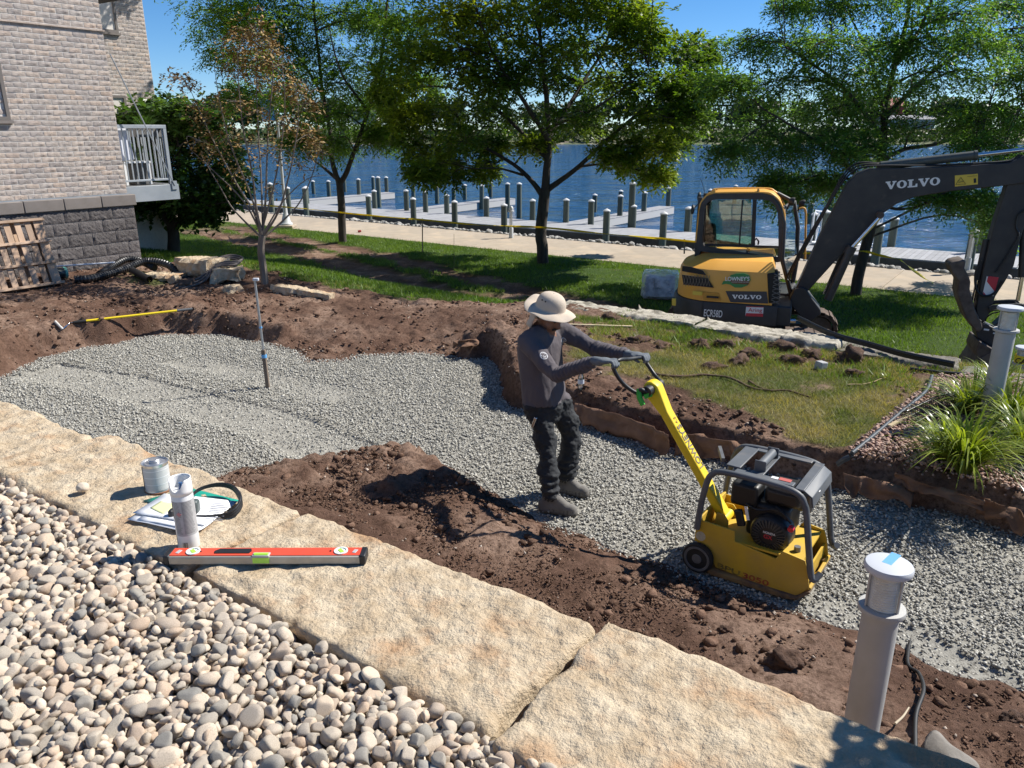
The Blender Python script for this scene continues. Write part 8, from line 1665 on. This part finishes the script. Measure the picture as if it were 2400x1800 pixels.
m = MB(); rg_ = [(2170, 1735), (2190, 1725), (2215, 1740), (2235, 1775), (2290, 1800), (2300, 1820), (2220, 1830), (2180, 1790), (2150, 1770)]; cpt = GT(2205, 1775)
vs = [GT(x, y) + [0, 0, .03 + .02 * math.sin(i * 2.3)] for i, (x, y) in enumerate(rg_)] + [cpt + [0, 0, .09]]; m.add(vs, [[i, (i + 1) % len(rg_), len(rg_)] for i in range(len(rg_))]); o = m.build('fabric_scrap', pm('fabric_grey', (.16, .145, .125), (.22, .20, .175), 10, .9, bump=.5), None, smooth=True, world=True, loc=cpt); s_ = o.modifiers.new('s', 'SUBSURF'); s_.levels = 2; s_.render_levels = 2; s_ = o.modifiers.new('t', 'SOLIDIFY'); s_.thickness = .004; tag(o, 'crumpled grey fabric scrap lying at the foot of the slab wall', 'fabric')
lie('dry_twig', 'pale bent twig sticking out beside the grey fabric scrap', 'twig', [(2092, 1728), (2110, 1712), (2124, 1690)], .006, pm('pale_twig', (.5, .42, .3), rough=.9), h=.08)
cd = [GT(x, y) + [0, 0, .025] for x, y in [(2200, 1262), (2165, 1385), (2140, 1475), (2125, 1560)]] + [GT(x, y) + [0, 0, .055] for x, y in [(2150, 1600), (2160, 1640), (2142, 1700), (2140, 1790)]]  # gravel stretch stands in for a thin cast shadow; only the soil end is cable
o = thing('cable_and_shadow_line', 'thin black cable on the soil, its gravel stretch standing in for a shadow line', 'cable', cd[0]); m = MB(); m.tube(catmull(cd, 8), .010, 7); m.build('cord_and_shadow_line', M_BLACK, o, smooth=60, world=True)
# bottle on the far bank of the trench
p = GT(1361, 912); bt_ = thing('water_bottle', 'clear plastic water bottle standing on the trench edge by the worker', 'bottle', p); M_PET = glassmat('pet_plastic', (.88, .92, .93), .05, .14)
m = MB(); m.lathe([(.026, 0), (.032, .008), (.032, .05), (.029, .06), (.032, .07), (.032, .125), (.014, .165), (.013, .18)], seg=24); m.build('shell', M_PET, bt_, smooth=40); m = MB(); m.lathe([(.0325, .06), (.0325, .105)], seg=24, closed=True); m.build('label', pm('bottle_label', (.55, .58, .62), rough=.5), bt_, smooth=True); m = MB(); m.lathe([(.015, .178), (.015, .195), (.001, .196)], seg=16); m.build('cap', M_CANW, bt_, smooth=40)

# ---- pebble bed with plants on the right
M_PEB = pm('pink_pebble', (.34, .235, .19), (.43, .33, .28), 18, .85, island=[(.6, .6, .6), (1.0, .95, .92), (1.2, 1.12, 1.05), (.95, .75, .66), (1.1, 1.1, 1.1)])
def pebble_bed():
    r = np.random.default_rng(61); lo, hi = BEDPOLY.min(0), BEDPOLY.max(0); n = 13500; p = r.uniform(lo, hi, (n, 2)); k = poly_sd(p, BEDPOLY) < -.01; p = p[k]; W = p[:, :1] * U3 + p[:, 1:] * V3; z, d = hsite(p[:, 0], p[:, 1]); sz = .011 + .013 * r.random(len(p)) ** 1.5
    W[:, 2] = z + sz * .5 + .016 + .020 * r.random(len(p)); kk = d > .06; W = W[kk]; sz = sz[kk]; pr1, f1 = cobble_protos(8, 9, 1)
    tag(scatter_mesh('bed_pebbles', pr1, f1, W, sz[:, None] * np.array([1.15, 1.15, .9]), r, M_PEB, True), 'pinkish grey pebble mulch around the arching grass plants', 'pebbles', kind='stuff')
pebble_bed()
M_LILY = leafmat('strap_leaf', (.16, .22, .026), (.28, .33, .055), .38, scale=4, island=(.55, 1.35), rough=.3)
def lily(px, py, n, L, seed, label, lean=(0, 0), z=None):
    p = GT(px, py); o = thing('daylily_plant', label, 'plant', p, 0, 'arching grass plants in the pebble bed'); m = leaf_fan(int(n * 2.4), L * 1.22, .018, seed, .95, .75); vs = np.concatenate(m.v); hgt = np.linalg.norm(vs[:, :2], axis=1); vs[:, 0] += lean[0] * hgt; vs[:, 1] += lean[1] * hgt
    m.v = [vs]; m.build('leaves', M_LILY, o, smooth=True)
    m = leaf_fan(int(n * .16), L * .8, .013, seed + 50, 1.2, 1.1); m.build('dry_leaves', M_STRAW, o, smooth=True)
lily(2255, 1110, 110, .68, 1, 'arching green grass plant spilling over the trench edge', (-.15, -.5)); lily(2215, 1085, 70, .55, 2, 'smaller grass plant growing at the left of the spilling one', (-.2, -.1)); lily(2360, 1010, 100, .62, 3, 'dense grass plant at the foot of the tall bollard light'); lily(2270, 980, 80, .55, 4, 'grass plant growing behind the black mesh pipe', (-.2, .1)); lily(2400, 1075, 90, .6, 5, 'grass plant overhanging the pebbles at the far end of the bed'); lily(2330, 940, 60, .5, 6, 'grass plant growing against the dark edging stones')
sp_ = GT(2085, 890); sl_ = thing('seedling', 'small pale grass tuft by the torn edging', 'plant', sp_); leaf_fan(18, .16, .010, 9, .9, 1.1).build('leaves', M_LILY, sl_, smooth=True)
mp = [GT(2125, 1000) + [0, 0, .07], GT(2170, 985) + [0, 0, .1], GT(2215, 968) + [0, 0, .11], GT(2260, 965) + [0, 0, .1]]; o = thing('mesh_pipe', 'black plastic mesh tube lying among the grass plants', 'pipe', mp[0]); m = MB(); c = catmull(mp, 10); L_ = np.linspace(0, 1, len(c)); m.tube(c, .075 + 0 * L_, 14); q = m.build('mesh', M_EDGE, o, world=True); w_ = q.modifiers.new('w', 'WIREFRAME'); w_.thickness = .007
for (pp, lb_, wd) in ((((2082, 1012), (2130, 985)), 'short pale wooden stake lying on the pebbles', .035), (((2135, 1035), (2175, 1090)), 'reddish wooden stake lying beside the arching grass', .03)):
    a, b_ = GT(*pp[0]) + [0, 0, .05], GT(*pp[1]) + [0, 0, .05]; o = thing('wood_stake', lb_, 'stake', a); m = MB(); m.bar(a, b_, wd, .02); m.build('stick', pm('stick_' + str(wd), (.42, .33, .20) if wd > .03 else (.27, .16, .10), rough=.85), o, world=True, bevel=.003)
# unseen leafy shrub added right of the slabs to cast a shadow on them
b6 = np.array([1.93, 1.42, .25]); cl = [(b6 + [random.uniform(-.12, .12), random.uniform(-.12, .12), random.uniform(1.75, 2.5)], .17, 1) for _ in range(9)]
make_tree('added_shade_shrub', 'unseen leafy shrub added beside the slab wall to shade its end', b6, [([b6, b6 + [0, 0, .8], b6 + [.03, 0, 1.9]], .03, .012)], cl, M_L5, M_BARKG, np.random.default_rng(9), sprays=60, L=.16, m=5, ll=.08, lw=.05)
